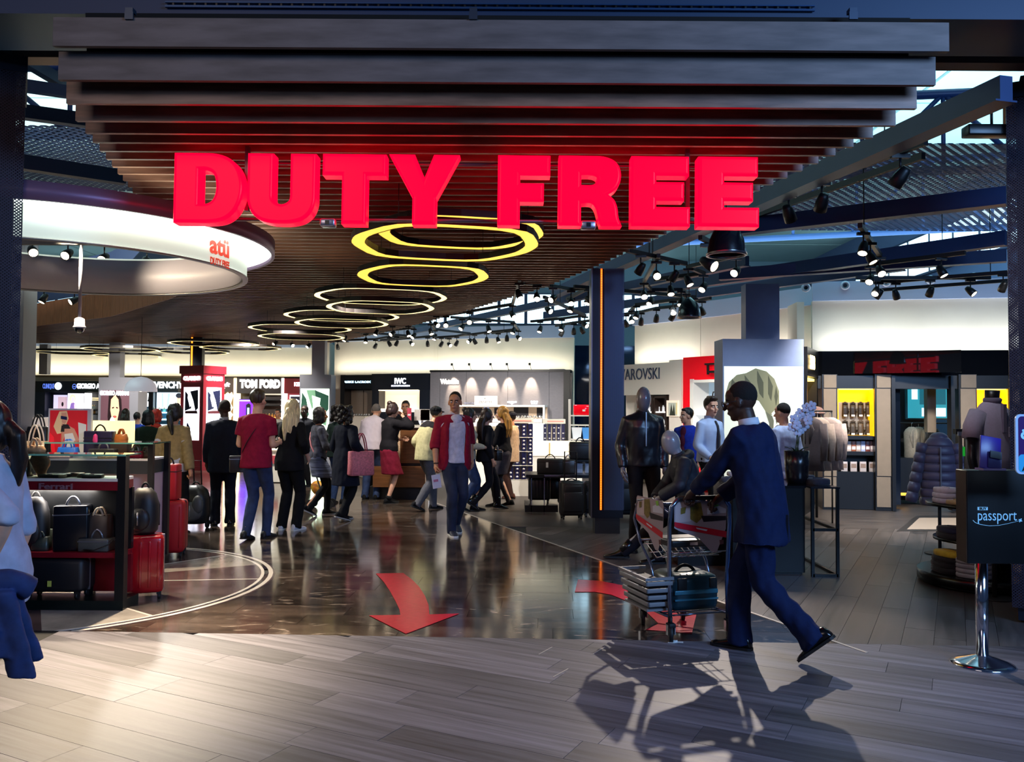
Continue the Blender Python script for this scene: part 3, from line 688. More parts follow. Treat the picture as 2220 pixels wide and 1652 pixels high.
M_track = mat('track_black', '14161b', .5)
M_beam = mat('blue_steel_beam', '25406f', .45, var=.1, scale=2)
def bar(name, a, b, w, h, m, label, cat, group=None, flange=False):
    a, b = Vector(a), Vector(b); d = (b - a); L = d.length; rz = math.atan2(d.y, d.x)
    t = MB().box((0, 0, h / 2), (L, w, h))
    if flange: t.box((0, 0, -.006), (L, w * 1.7, .012))
    o = t.build(name, m, label=label, cat=cat, group=group); o.location = (a + b) / 2; o.rotation_euler = (0, -math.asin(max(-1, min(1, d.z / L))), rz)
    return o
def gb(p, q, z): return G(*p, z), G(*q, z)
RAILS = [((2182, 216), (1200, 645), 3.66, .10, .16), ((2182, 442), (1560, 512), 3.64, .09, .17), ((2182, 530), (1380, 640), 3.62, .09, .17), ((2182, 566), (1560, 606), 3.60, .09, .16), ((1960, 585), (1180, 690), 3.60, .07, .14), ((1620, 575), (900, 722), 3.58, .07, .13)]
for i, (p, q, z, w, h) in enumerate(RAILS):
    a, b = gb(p, q, z)
    bar('steel_beam', a, b, w, h, M_beam, ['long blue steel beam slanting away along the right edge of the slats', 'blue steel beam crossing high above the menswear fascia, the nearest crosswise one', 'second blue steel beam crossing above the menswear fascia', 'lowest blue steel beam crossing just above the soffit with round nozzles', 'thin dark beam running behind the mesh-clad pillar', 'thin dark beam running away past the bell pendants'][i], 'beam', flange=True)
nb = [0]
WHERE = lambda g: g.replace('dark spotlights ', 'turned ').replace('lit spotlights ', '').replace('spotlights ', '').replace('turned ', 'of dark heads ')
ORD = ['', ', second one', ', third one', ', fourth one', ', fifth one', ', sixth one', ', seventh one', ', eighth one']
for grp, pts in SPOTS.items():
    left = sorted(pts, key=lambda p: (p.y, p.x)); z = left[0].z
    kk = 0
    while left:
        chain = [left.pop(0)]
        while left and len(chain) < 5:
            q = min(left, key=lambda p: (p - chain[-1]).length)
            if (q - chain[-1]).length > 3.2: break
            chain.append(q); left.remove(q)
        if len(chain) == 1: chain = [chain[0] - Vector((.5, -.12, 0)), chain[0] + Vector((.5, -.12, 0))]
        else:
            chain[0] = chain[0] + (chain[0] - chain[1]).normalized() * .25; chain[-1] = chain[-1] + (chain[-1] - chain[-2]).normalized() * .25
        t = thing('light_track', 'black light track ' + WHERE(grp) + ORD[kk] + ('' if kk else ', first one'), 'track', (chain[0] + chain[-1]) / 2, 0, 'light tracks ' + WHERE(grp)); kk += 1
        for a, b in zip(chain, chain[1:]):
            d = b - a
            if d.length < .05: continue
            MB().box((0, 0, .025), (d.length + .04, .045, .05)).xf(Matrix.Translation((a + b) / 2) @ Matrix.Rotation(math.atan2(d.y, d.x), 4, 'Z')).build('rail', M_track, t, world=True)
        a = chain[0].lerp(chain[1], .35); MB().tube([a + Vector((0, 0, .04)), (a.x, a.y, max(z + .2, 4.4) if 'canopy' not in grp else z + .3)], .006, 5).build('drop_rod', M_track, t, world=True)
a, b = gb((1640, 472), (2002, 345), 3.8)
bar('light_track', a, b, .045, .06, M_track, 'dark rail with spotlights slanting below the long blue beam', 'track')
a, b = gb((1900, 633), (2185, 612), 3.46)
bar('light_track', a, b, .045, .05, M_track, 'straight black light track along the top of the menswear wall', 'track')
# bell pendants
for (px, py, s, lb) in ((1575, 540, 1.0, 'large black bell pendant hanging beside the glaring spotlight'), (1494, 676, .95, 'smaller-looking black bell pendant farther back over the white bay')):
    z = 3.02 if s == 1 else 2.98
    p = G(px, py + 12, z)
    t = thing('bell_pendant', lb, 'pendant', p)
    MB().lathe((0, 0, 0), [(.175, .0), (.17, .06), (.155, .14), (.12, .22), (.06, .27), (.03, .30), (0, .30)], 20).build('shade', mat('bell_black', '12141d', .25, coat=.5), t)
    MB().lathe((0, 0, 0), [(.185, .012), (.185, -.012), (.165, -.012), (.165, .012)], 20).build('rim', mat('rim_chrome', '8f8f95', .25, .9), t)
    MB().tube([(0, 0, .3), (0, 0, 7.14 - z)], .006, 6).build('cord', M_black, t)
# ceiling mesh, trusses
M_mesh = mesh_alpha('expanded_metal', '3c5a8c', (26, 13), .42, .5, .2)
def mesh_sheet(q, label, rep):
    me = bpy.data.meshes.new('mesh_panel'); me.from_pydata([tuple(v) for v in q], [], [(0, 1, 2, 3)]); uv = me.uv_layers.new()
    for i, c in enumerate(((0, 0), (rep[0], 0), (rep[0], rep[1]), (0, rep[1]))): uv.data[i].uv = c
    me.materials.append(M_mesh); o = bpy.data.objects.new('mesh_panel', me); COL.objects.link(o); tag(o, label, 'mesh panel')
    md = o.modifiers.new('solid', 'SOLIDIFY'); md.thickness = .012
    return o
mesh_sheet([(2.0, 9.0, 4.45), (9.8, 9.0, 4.45), (9.8, 13.4, 4.45), (.6, 13.4, 4.45)], 'blue-lit expanded metal sheet laid over the beams on the menswear side', (2.6, 2.9))
mesh_sheet([(-11.5, 8.9, 4.55), (-3.6, 8.9, 4.55), (-4.4, 11.6, 4.55), (-11.5, 11.6, 4.55)], 'expanded metal sheet over the trusses behind the round canopy', (2.6, 1.9))
def truss(a, b, h, n, label):
    a, b = Vector(a), Vector(b); t = thing('roof_truss', label, 'truss', (a + b) / 2); up = Vector((0, 0, h))
    MB().tube([a, b], .06, 6).build('chord', M_beam, t, world=True); MB().tube([a + up, b + up], .06, 6).build('chord', M_beam, t, world=True)
    for i in range(n):
        p, q = a.lerp(b, i / n), a.lerp(b, (i + 1) / n)
        MB().tube([p, q + up] if i % 2 else [p + up, q], .035, 6).build('brace', M_beam, t, world=True)
        MB().tube([p, p + up], .03, 6).build('strut', M_beam, t, world=True)
truss((1.6, 11.5, 4.7), (10.5, 10.2, 4.7), 1.0, 9, 'blue lattice truss above the mesh sheet on the menswear side, nearer one')
truss((1.0, 17.5, 4.9), (10.8, 14.6, 4.9), 1.3, 9, 'blue lattice truss above the shop farther back toward the far wall')
truss((-12, 10.2, 4.75), (-3.2, 9.7, 4.75), .8, 9, 'dark lattice truss above the round canopy')
for (a, b, lb) in ((P(30, 255, 8.0), P(260, 285, 8.6), 'dark steel beam close behind the left mesh column, upper one'), (P(30, 365, 7.6), P(270, 400, 8.2), 'dark steel beam just above the round canopy, lower one'), (P(30, 195, 9.5), P(240, 225, 10), 'slim dark roof beam high behind the slat ends'), (P(25, 125, 9), P(250, 260, 11), 'slanting roof brace high behind the slat ends')):
    bar('roof_beam', a, b, .10, .13, mat('dark_navy_steel', '12203a', .5), lb, 'beam')
t = thing('line_speaker', 'long black box fixture hung from the slanting beam by the right mesh column', 'fixture', P(2150, 285, 6.6))
MB().box((0, 0, 0), (.42, .12, .085), bev=.01).build('housing', M_black, t); MB().tube([(0, 0, .04), (0, 0, .22)], .012, 6).build('bracket', M_black, t)
for px, py in ((1747, 624), (1832, 619), (1921, 612), (2017, 607), (2111, 601)):
    fr = wall_frame(*WALL_G); Yw = 13.95
    for _ in range(3):
        p = P(px, py, Yw); tt = (p.x - WALL_G[0].x) / (WALL_G[1].x - WALL_G[0].x); Yw = WALL_G[0].y + tt * (WALL_G[1].y - WALL_G[0].y) + .41
    p = P(px, py, Yw)
    t = thing('air_nozzle', 'round air nozzle in the pale soffit over the menswear wall', 'vent', p, math.atan2(-1.2, 6.25), 'round nozzles in the soffit')
    R_ = Matrix.Rotation(PI / 2, 4, 'X')
    MB().lathe((0, 0, 0), [(.075, 0), (.075, .02), (.05, .035), (.045, .01), (.03, .005)], 18).xf(R_).build('ring', mat('nozzle_ring', 'c6cede', .4), t)
    MB().cyl((0, 0, .004), .03, .01, 14).xf(R_).build('throat', M_black, t)
# dome camera
p = P(172, 716, 8.3)
t = thing('dome_camera', 'white security dome camera on a drop pole below the round canopy', 'camera', p)
MB().lathe((0, 0, 0), [(.055, .02), (.06, .035), (.048, .045), (.045, .11), (.03, .12), (.015, .125), (0, .125)], 16).build('housing', mat('white_housing', 'c9c9d4', .35), t)
MB().tube([(0, 0, .12), (0, 0, 3.2 - p.z)], .016, 8).build('pole', mat('white_housing'), t)
MB().ball((0, 0, .02), (.045, .045, .05), 14, 8).build('dome', mat('smoked_dome', '24262c', .05, coat=1), t)

# ================================================================ pillars
M_mesh2 = mesh_alpha('column_mesh', '46506e', (17, 17), .5, .4, .3)
def uvbox(name, m, lo, hi, rep, parent):
    x0, y0, z0 = lo; x1, y1, z1 = hi
    me = bpy.data.meshes.new(name)
    vs = [(x0, y0, z0), (x1, y0, z0), (x1, y1, z0), (x0, y1, z0), (x0, y0, z1), (x1, y0, z1), (x1, y1, z1), (x0, y1, z1)]; fs = [(0, 1, 5, 4), (1, 2, 6, 5), (2, 3, 7, 6), (3, 0, 4, 7)]
    me.from_pydata(vs, [], fs); uv = me.uv_layers.new()
    for f in range(4):
        for i, c in enumerate(((0, 0), (rep[0], 0), (rep[0], rep[1]), (0, rep[1]))): uv.data[f * 4 + i].uv = c
    me.materials.append(m); o = bpy.data.objects.new(name, me); COL.objects.link(o); o.parent = parent; return o
M_frame = mat('pillar_frame', '1b2130', .4, .4)
b0 = G(1317, 1157); pil = thing('pillar', 'dark mesh-clad pillar with an orange light line, beside the black suitcases', 'pillar', (b0.x, b0.y + .17, 0))
MB().span((-.16, -.16, 0), (.16, .16, .20)).build('base', mat('pillar_steel', '474a52', .35, .7), pil)
MB().span((-.21, -.17, .20), (-.12, .2, 3.42)).span((-.12, -.17, .20), (.2, .2, .30)).build('post', M_frame, pil)
MB().span((-.12, -.13, .3), (-.06, .2, 3.42)).span((-.06, -.10, .3), (.2, .2, 3.42)).build('core', M_black, pil)
MB().span((-.095, -.142, .30), (-.070, -.130, 3.42)).build('light_line', mat('orange_led', '3a1503', .4, emit=.9, ecol='ff6a14'), pil)
for i in range(150):
    if i % 1 == 0 and i < 150: pass
mbx = MB()
for i in range(140): mbx.box((-.0825, -.143, .31 + i * .0222), (.014, .004, .011))
o = mbx.build('led_beads', glow('orange_led_bead', 'ff7a1e', 3.0), pil); o['kind'] = 'stuff'
uvbox('mesh_skin', M_mesh2, (-.05, -.17, .30), (.21, .21, 3.42), (1.0, 11), pil)
MB().span((-.215, -.175, .2), (-.2, -.16, 3.42)).build('edge_trim', mat('edge_steel', '767c8c', .35, .7), pil)
# columns at the two ends of the frame
rcol = thing('pillar', 'dark perforated column at the right of the entrance, narrowing at the foot', 'pillar', (0, 0, 0), math.radians(-30))
def at_corner(t, corner, local):
    R_ = Matrix.Rotation(t.rotation_euler.z, 3, 'Z'); t.location = Vector((corner[0], corner[1], 0)) - R_ @ Vector((local[0], local[1], 0))
at_corner(rcol, (3.79, 6.5), (-.38, -.38))
mb = MB(); mb.loft([[Vector((sx * w, sy * w, z)) for sx, sy in ((-1, -1), (1, -1), (1, 1), (-1, 1))] for w, z in ((.28, 0), (.28, .06), (.31, .09), (.31, 4.05), (.28, 4.2))], sm=False); mb.build('core', mat('column_black', '14131a', .5), rcol)
uvbox('mesh_skin', mesh_alpha('column_mesh_fine', '332d3c', (20, 20), .5, .4, .3), (-.38, -.38, .12), (.38, .38, 4.0), (1.6, 9), rcol)
MB().span((-.40, -.40, 4.0), (.40, .40, 4.12)).span((-.34, -.34, .02), (.34, .34, .12)).build('collar', M_frame, rcol)
lcol = thing('pillar', 'dark perforated column at the left of the entrance', 'pillar', (0, 0, 0), math.radians(30))
at_corner(lcol, (-3.50, 6.05), (.40, -.40))
MB().loft([[Vector((sx * w, sy * w, z)) for sx, sy in ((-1, -1), (1, -1), (1, 1), (-1, 1))] for w, z in ((.34, 0), (.34, 4.0), (.30, 4.2))], sm=False).build('core', mat('column_black'), lcol)
uvbox('mesh_skin', mesh_alpha('column_mesh_fine', '332c3a', (20, 20)), (-.40, -.40, .05), (.40, .40, 3.98), (1.6, 9), lcol)
MB().span((-.41, -.41, 3.98), (.41, .41, 4.1)).build('collar', M_frame, lcol)
gp = P(34, 850, 9.2); g = thing('pillar', 'plain grey steel column behind the left mesh column', 'pillar', (gp.x - .07, gp.y + .1, 0))
MB().span((-.13, -.12, 0), (.13, .12, 3.43)).build('shaft', mat('column_grey', '5b5d66', .5, .2), g); MB().span((-.15, -.13, 0), (-.12, .13, 3.43)).span((.12, -.13, 0), (.15, .13, 3.43)).build('flange', mat('flange_grey', '73747c', .4, .3), g)
# ================================================================ helpers for the bays on the wall line
def WX(seg, px, py, off=0.0):
    a, b = seg; d = (b - a).normalized(); n = Vector((d.y, -d.x)); r = ray(px, py); a2 = a + n * off
    t = (a2 - EYE.xy).dot(n) / r.xy.dot(n); p = EYE + r * t
    return (p.xy - a2).dot(d), p.z
def WF(seg): return wall_frame(seg[0], seg[1])
def wrect(seg, x0, y0, x1, y1, off=0.0):
    ym = (y0 + y1) / 2; xm = (x0 + x1) / 2
    return WX(seg, x0, ym, off)[0], WX(seg, xm, y1, off)[1], WX(seg, x1, ym, off)[0], WX(seg, xm, y0, off)[1]
class Bay:
    def __init__(s, seg, px0, px1, label, cat='shop bay', name='shop_bay', y0=None, z0=0.0):
        s.seg = seg; s.M = WF(seg); X0, X1 = WX(seg, px0, 880)[0], WX(seg, px1, 880)[0]; s.X0, s.X1 = X0, X1
        s.t = thing(name, label, cat, s.M @ Vector(((X0 + X1) / 2, z0, 0)))
    def box(s, nm, m, px, d, bev=0.0):
        x0, z0, x1, z1 = wrect(s.seg, *px); return MB().span((x0, z0, d[0]), (x1, z1, d[1]), bev=bev).xf(s.M).build(nm, m, s.t, world=True)
    def raw(s, nm, m, lo, hi, bev=0.0): return MB().span(lo, hi, bev=bev).xf(s.M).build(nm, m, s.t, world=True)
    def text(s, txt, m, px, d=.012, bold=.0, nm='lettering', shear=0.0):
        x0, z0, x1, z1 = wrect(s.seg, *px); mb = text_mb(txt, z1 - z0, .012, bold, width=x1 - x0, shear=shear); mb.v = [v + Vector(((x0 + x1) / 2, z0, d)) for v in mb.v]
        return mb.xf(s.M).build(nm, m, s.t, world=True)
    def art(s, nm, mats, px, d, shapes):
        x0, z0, x1, z1 = wrect(s.seg, *px); return art_mb(x1 - x0, z1 - z0, shapes).xf(s.M @ Matrix.Translation((x0, z0, d))).build(nm, mats, s.t, world=True)
def ell(cx, cy_, rx, ry, n=20, a0=0, a1=360): return [(cx + rx * math.cos(math.radians(a0 + (a1 - a0) * i / n)), cy_ + ry * math.sin(math.radians(a0 + (a1 - a0) * i / n))) for i in range(n if a1 - a0 == 360 else n + 1)]
def art_mb(w, h, shapes):
    """flat print: coloured shapes (material index, outline in 0..1) one a hair above the other"""
    mb = MB()
    for i, (mi, poly) in enumerate(shapes): mb.add([Vector((x * w, y * h, .0006 * i)) for x, y in poly], [tuple(range(len(poly)))], mi)
    return mb
FULL = [(0, 0), (1, 0), (1, 1), (0, 1)]
def lit(name, c='ffffff', e=1.0): return glow('lit_' + name, c, e)
M_wtext = glow('white_lit_letter', 'f4f8ff', 3.2)
M_btext = glow('blue_lit_letter', '5a78d8', .9)
M_gtext = glow('gold_lit_letter', 'ffdf9a', 3.0)
M_brown = mat('brown_panel', '5a4433', .45, var=.12, scale=2)
M_dbrown = mat('dark_brown_panel', '2a1d18', .4)
M_redp = mat('red_panel', '8f1420', .35)
M_teal = mat('dark_teal_panel', '0d2026', .35)

BOT = []
def bottle(parent_loc, h, w, m, shape, label, group):
    key = (shape, m.name)
    t = thing('perfume_bottle', label, 'bottle', parent_loc, 0, group)
    if shape == 0: MB().box((0, 0, h * .35), (w, w * .55, h * .7), bev=w * .08).build('flacon', m, t)
    elif shape == 1: MB().lathe((0, 0, 0), [(0, 0), (w * .45, 0), (w * .5, h * .1), (w * .48, h * .6), (w * .2, h * .72), (0, h * .72)], 12).build('flacon', m, t)
    else: MB().ball((0, 0, h * .35), (w * .5, w * .3, h * .35), 12, 8).build('flacon', m, t)
    MB().cyl((0, 0, h * .7), w * .2, h * .3, 10).build('cap', mat('bottle_cap', 'c8b27a', .25, .9), t)

# ---------------------------------------------------------------- perfume bays (far left)
A = WALL_A
b = Bay(A, -60, 96, 'black perfume bay at the far left with teal-lit bottle shelves')
b.box('header', M_black, (-60, 826, 96, 850), (-.4, 0)); b.box('back_panel', M_navy, (-60, 850, 96, 992), (-.4, -.34)); b.box('post', M_navy, (62, 850, 96, 992), (-.34, 0)); b.box('base_cabinet', M_black, (-60, 955, 62, 992), (-.34, .05))
for y in (868, 884, 900, 918): b.box('shelf', lit('teal_shelf', '8fe8f0', 1.6), (40, y, 61, y + 2), (-.33, -.05))
M_bt = [mat('bottle_teal', '6ec6c8', .1, trans=.0), mat('bottle_clear', 'cfe8ea', .08), mat('bottle_amber', 'c98a3a', .12), mat('bottle_violet', '6a4ab0', .12), mat('bottle_rose', 'e0a0b0', .12)]
for r, y in enumerate((868, 884, 900, 918)):
    for k in range(3):
        X, z = WX(A, 44 + 6 * k, y, -.15); bottle(b.M @ Vector((X, z + .004, -.15)), .15, .07, M_bt[(r + k) % 2], (r + k) % 3, 'small teal-lit perfume bottle on the shelves at the far left', 'bottles on the teal-lit shelves')
b = Bay(A, 96, 152, 'navy perfume bay with dim blue lettering and a round white emblem')
b.box('header', M_navy, (96, 826, 152, 850), (-.4, 0)); b.box('back_panel', M_navy, (96, 850, 152, 992), (-.4, -.34))
b.text('CLINIQUE', M_btext, (93, 832, 118, 842), bold=.004)
b.art('emblem', [lit('emblem_white', 'f2fbff', 3.0), M_navy], (119, 829, 134, 845), .014, [(0, ell(.5, .5, .5, .5))])
b.text('C', lit('teal_letter', '2ea0a8', 1.0), (123, 833, 130, 841), .018, nm='emblem_letter')
b.box('panel', lit('pale_lilac', 'c9c3e6', .9), (106, 856, 140, 890), (-.3, -.26)); b.art('print', [mat('print_rose', 'e9c8da', .5, emit=.5), mat('print_dark', '3c3038', .5)], (116, 860, 136, 888), -.255, [(0, FULL), (1, ell(.5, .42, .12, .18))])
b.box('counter', lit('pale_counter', 'dfe4f0', .7), (100, 905, 150, 930), (-.34, .1))
b = Bay(A, 152, 232, 'black perfume bay with round emblem, white lettering and a bright screen')
b.box('header', mat('dark_green_panel', '0b1714', .4), (152, 826, 232, 850), (-.4, 0)); b.box('back_panel', M_black, (152, 850, 232, 992), (-.4, -.34)); b.box('post', lit('white_strip', 'ffffff', 2.0), (181, 852, 186, 992), (-.34, -.02))
b.text('GIORGIO ARMANI', M_wtext, (167, 832, 245, 842), bold=.008)
b.art('emblem', [M_btext, mat('emblem_dark', '101830', .4)], (157, 832, 166, 844), .014, [(0, ell(.5, .5, .5, .5)), (1, ell(.5, .5, .36, .36)), (0, [(.2, .4), (.9, .4), (.9, .55), (.2, .55)])])
b.art('screen', [lit('screen_white', 'f6f2ff', 2.8), lit('screen_pink', 'e7b8d8', 1.2), lit('screen_violet', '8a6ab8', .8), lit('screen_blonde', 'f0dca8', 1.2)], (145, 853, 180, 887), -.05, [(0, FULL), (3, ell(.3, .66, .2, .3)), (1, ell(.32, .6, .11, .2)), (2, [(.12, 0), (.5, 0), (.52, .3), (.38, .42), (.2, .38)]), (1, [(.42, 0), (.62, 0), (.5, .4), (.4, .3)])])
b.box('screen_frame', M_black, (144, 852, 181, 888), (-.1, -.056))
for y in (862, 866): b.box('shelf', lit('warm_shelf', 'ffd9a0', 1.2), (196, y, 212, y + 2), (-.33, -.1))
for k, y in enumerate((888, 897)):
    for i in range(2):
        X, z = WX(A, 201 + 4 * i, y, -.1); bottle(b.M @ Vector((X, z, -.1)), .14, .06, M_bt[1 + k], k, 'pale perfume bottle on a dark shelf beside the face poster', 'bottles beside the face poster')
    b.box('shelf', M_black, (190, y, 212, y + 2), (-.33, -.05))
b = Bay(A, 232, 386, 'dark teal perfume bay with white lettering half hidden by the red totem')
b.box('header', M_teal, (232, 826, 386, 850), (-.4, 0)); b.box('back_panel', mat('deep_teal', '123a4a', .4), (232, 850, 386, 992), (-.4, -.34)); b.box('post', M_black, (321, 850, 331, 992), (-.34, 0))
b.text('GIVENCHY', M_wtext, (319, 828, 397, 841), bold=.01)
b.art('print', [lit('print_white', 'f4f6fa', 1.3), mat('print_black', '20242a', .5)], (291, 852, 319, 884), -.2, [(0, [(0, .12), (.5, 0), (1, .12), (1, 1), (0, 1)])] + [(1, ell(.2 + .11 * i, .52, .035, .06, 8)) for i in range(6)] + [(1, [(.84, .5), (.9, .5), (.88, .8), (.86, .8)]), (1, ell(.87, .48, .07, .05, 10))])
b.art('screen', [lit('screen_ice', 'd3efff', 2.4), lit('screen_ice2', '9fd0ee', 1.0), lit('screen_skin', 'e0b8a0', .9), mat('screen_hair', '2a3448', .5)], (334, 851, 386, 886), -.2, [(0, FULL), (1, [(.2, .1), (.3, .1), (.26, .95), (.2, .95)]), (1, [(.42, .1), (.5, .1), (.56, .95), (.46, .95)]), (2, ell(.95, .55, .12, .3)), (3, ell(.93, .82, .14, .16))])
for y in (893, 908): b.box('shelf', lit('ice_shelf', 'b8ecff', 1.4), (286, y, 386, y + 3), (-.33, .02))
for k in range(9):
    X, z = WX(A, 290 + 11 * k, 893, -.08); bottle(b.M @ Vector((X, z + .0, -.08)), .14, .08, M_bt[k % 2], k % 3, 'perfume bottle on the ice-blue lit shelf', 'bottles on the ice-blue shelf')
b = Bay(A, 446, 507, 'brown perfume bay with white script lettering over a warm scalloped niche')
b.box('header', M_brown, (446, 818, 507, 850), (-.4, 0)); b.box('back_panel', M_brown, (446, 850, 507, 992), (-.4, -.34))
b.text('Benefit', M_wtext, (462, 829, 498, 838), bold=.003, shear=.35)
b.box('underline', M_wtext, (472, 841, 488, 842), (.008, .016))
b.art('niche', [lit('niche_warm', 'ffe9b8', 2.6)], (462, 849, 503, 940), -.1, [(0, [(0, 0), (.9, 0), (.9, .38), (1, .45), (.88, .52), (.98, .62), (.88, .72), (1, .9), (.92, 1), (.8, .95), (.7, .99), (.55, .93), (.4, .98), (.25, .94), (.1, .98), (0, .93)])])
b.box('frame_strip', lit('warm_strip', 'ffe6a8', 2.6), (506, 820, 512, 992), (-.4, .03))
b = Bay(A, 513, 609, 'dark brown perfume bay with two-word white lettering above a violet screen')
b.box('header', M_dbrown, (513, 818, 609, 853), (-.4, 0)); b.box('back_panel', M_dbrown, (513, 853, 609, 992), (-.4, -.34))
b.text('TOM FORD', glow('white_bold_letter', 'ffffff', 4.0), (520, 824, 608, 840), bold=.022)
b.art('screen', [lit('screen_violet_deep', '5a12e8', 2.6), lit('screen_lilac', 'd8c8ff', 2.0), mat('screen_black', '0a0a18', .3), lit('screen_blue', '9fc0ff', 1.6)], (517, 866, 551, 930), -.08, [(0, FULL), (1, [(0, .94), (1, .94), (1, .98), (0, .98)]), (2, [(.42, .3), (.72, .3), (.72, .82), (.6, .88), (.42, .82)]), (3, [(.5, .35), (.64, .35), (.64, .72), (.5, .72)])])
b.box('screen_frame', M_black, (516, 865, 552, 931), (-.14, -.085))
b.box('lamp_strip', lit('warm_glass', 'e8dcc0', .8), (556, 846, 606, 856), (-.33, -.3))
for y, e in ((866, 0), (878, 0), (905, 1)):
    b.box('shelf', M_black if not e else lit('amber_shelf', 'ffc878', 1.2), (555, y, 607, y + 2), (-.33, -.03))
for k in range(8):
    X, z = WX(A, 558 + 6.4 * k, 905, -.1); bottle(b.M @ Vector((X, z, -.1)), .13, .06, M_bt[2], k % 2, 'amber perfume bottle on the lit shelf of the dark brown bay', 'amber bottles in the dark brown bay')
b.box('frame_strip', lit('white_strip', 'ffffff', 2.0), (610, 820, 615, 992), (-.4, .03))
b = Bay(A, 616, 655, 'dark red perfume bay beside the backlit flower pillar')
b.box('header', M_redp, (616, 818, 655, 853), (-.4, 0)); b.box('back_panel', M_redp, (616, 853, 655, 992), (-.4, -.34))
b.text('KENZO', M_wtext, (638, 829, 668, 837), bold=.006)
b.art('print', [lit('print_pale', 'eef0ff', 1.3), mat('print_ink', '1b1f3c', .5)], (624, 856, 650, 890), -.2, [(0, FULL), (1, [(.08, .1), (.9, .1), (.9, .9), (.08, .9)]), (0, [(.3, .5), (.55, .75), (.9, .6), (.6, .4)]), (0, [(.1, .2), (.4, .15), (.3, .45)])])
MB().span((-20, 26.0, 2.47), (-5.6, 26.42, 2.52)).build('trim_11', mat('trim_bronze', '6d6040', .4), kind='structure')

# ---------------------------------------------------------------- dark watch bays
B = WALL_B
b = Bay(B, 738, 806, 'dark watch bay with two warm mirrored cabinets and a line of white lettering')
b.box('header', M_black, (738, 813, 806, 843), (-.4, 0)); b.box('post', M_black, (738, 813, 747, 1000), (-.38, .02)); b.box('back_panel', M_black, (738, 843, 806, 1000), (-.4, -.33))
for x0, x1 in ((748, 774), (776, 803)): b.box('cabinet_panel', mat('warm_mirror', 'b39c88', .18, .5), (x0, 846, x1, 905), (-.33, -.30))
b.text('MAURICE', glow('ice_lit_letter', 'b8e4ff', 2.4), (742, 826, 767, 830), bold=.003); b.text('LACROIX', glow('ice_lit_letter'), (770, 826, 804, 830), bold=.003)
b.box('counter', mat('cream_counter', 'd9cdbd', .4), (738, 902, 806, 960), (-.33, .35)); b.box('plinth', M_black, (738, 960, 806, 1006), (-.33, .33))
for k in range(12):
    X, z = WX(B, 742 + 5.2 * k, 902, .1)
    t = MB().tube([(.026 * math.cos(a), .0, .03 + .03 * math.sin(a)) for a in [2 * PI * i / 10 for i in range(10)]], .008, 5, closed=True).ball((0, -.03, .03), (.02, .008, .02), 8, 6).build('wristwatch', mat('watch_steel', 'b8b4b0', .25, .9), label='wristwatch on a stand on the counter of the mirrored watch bay', cat='watch', group='watches on the mirrored bay counter'); t.location = b.M @ Vector((X, z, .1))
b = Bay(B, 807, 931, 'navy watch bay with short white lettering over a warm lit niche')
b.box('header', mat('night_navy', '0f1420', .35), (807, 810, 931, 846), (-.4, .03))
for px in ((807, 846, 822, 1000), (910, 846, 931, 1000)): b.box('post', mat('night_navy', ''), px, (-.4, .03))
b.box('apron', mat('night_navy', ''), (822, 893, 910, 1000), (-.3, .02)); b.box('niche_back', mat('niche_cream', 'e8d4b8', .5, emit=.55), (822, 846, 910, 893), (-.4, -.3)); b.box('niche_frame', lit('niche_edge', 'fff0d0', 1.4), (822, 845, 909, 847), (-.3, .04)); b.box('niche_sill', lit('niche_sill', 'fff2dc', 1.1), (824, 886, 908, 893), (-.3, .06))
b.text('IWC', M_wtext, (857, 820, 881, 832), .042, .004); b.text('SCHAFFHAUSEN', glow('white_small_letter', 'e8ecff', 1.8), (850, 835, 890, 838), .042, .002)
b.box('counter', lit('pale_counter', ''), (905, 905, 935, 960), (.05, .5))

# ---------------------------------------------------------------- grey watch wall
C_ = WALL_C
b = Bay(C_, 932, 1236, 'grey textured watch wall washed by five pools of light', 'wall panel', 'watch_wall')
M_gt = mat('grey_linen', '66636a', .6, var=.1, scale=40, stretch=(.3, .3, 3), bump=.3)
for i, (x0, x1) in enumerate(((932, 953), (953.6, 1010), (1010.6, 1100), (1100.6, 1190), (1190.6, 1222))): b.box('panel', M_gt, (x0, 804 - i, x1, 1010), (-.4, 0))
b.box('end_post', M_black, (1222, 803, 1236, 1010), (-.4, .05)); b.box('top_edge', M_black, (932, 802, 1236, 806), (-.4, .02))
b.text('Watches', glow('cream_lit_letter', 'fff6e6', 2.6), (955, 822, 995, 832), bold=.008)
b.text('BREITLING', mat('silver_letter', 'a8acc8', .3, .6, emit=.15), (1007, 872, 1031, 876))
for i, px in enumerate((985, 1022, 1068, 1103, 1152)):
    X, z = WX(C_, px, 806); p = b.M @ Vector((X, 2.66, .24)); q = b.M @ Vector((X, 2.15, .03))
    lamp('SPOT', p, 170, WARM, q, size=.02, spot=40, blend=.7, name='wash_lamp')
    o = thing('wash_lamp', 'tiny downlight on a short arm over the grey watch wall', 'lamp', p, 0, 'downlights over the grey watch wall')
    MB().cyl((0, 0, 0.03), .03, .06, 10).build('housing', M_black, o); MB().tube([(0, 0, .09), b.M @ Vector((X, 2.57, .0)) - p], .006, 5).build('arm', M_black, o)
d = Bay(C_, 998, 1187, 'white-framed watch display along the grey wall', 'display', 'watch_display')
d.box('frame', M_white, (998, 878, 1187, 882), (0, .42)); d.box('post', M_white, (1183, 882, 1187, 912), (.36, .42)); d.box('sill', lit('display_sill', 'fff4e4', .8), (998, 908, 1187, 914), (0, .45)); d.box('front', M_white, (998, 914, 1187, 1000), (0, .42)); d.box('plinth', M_black, (998, 1000, 1187, 1012), (0, .40))
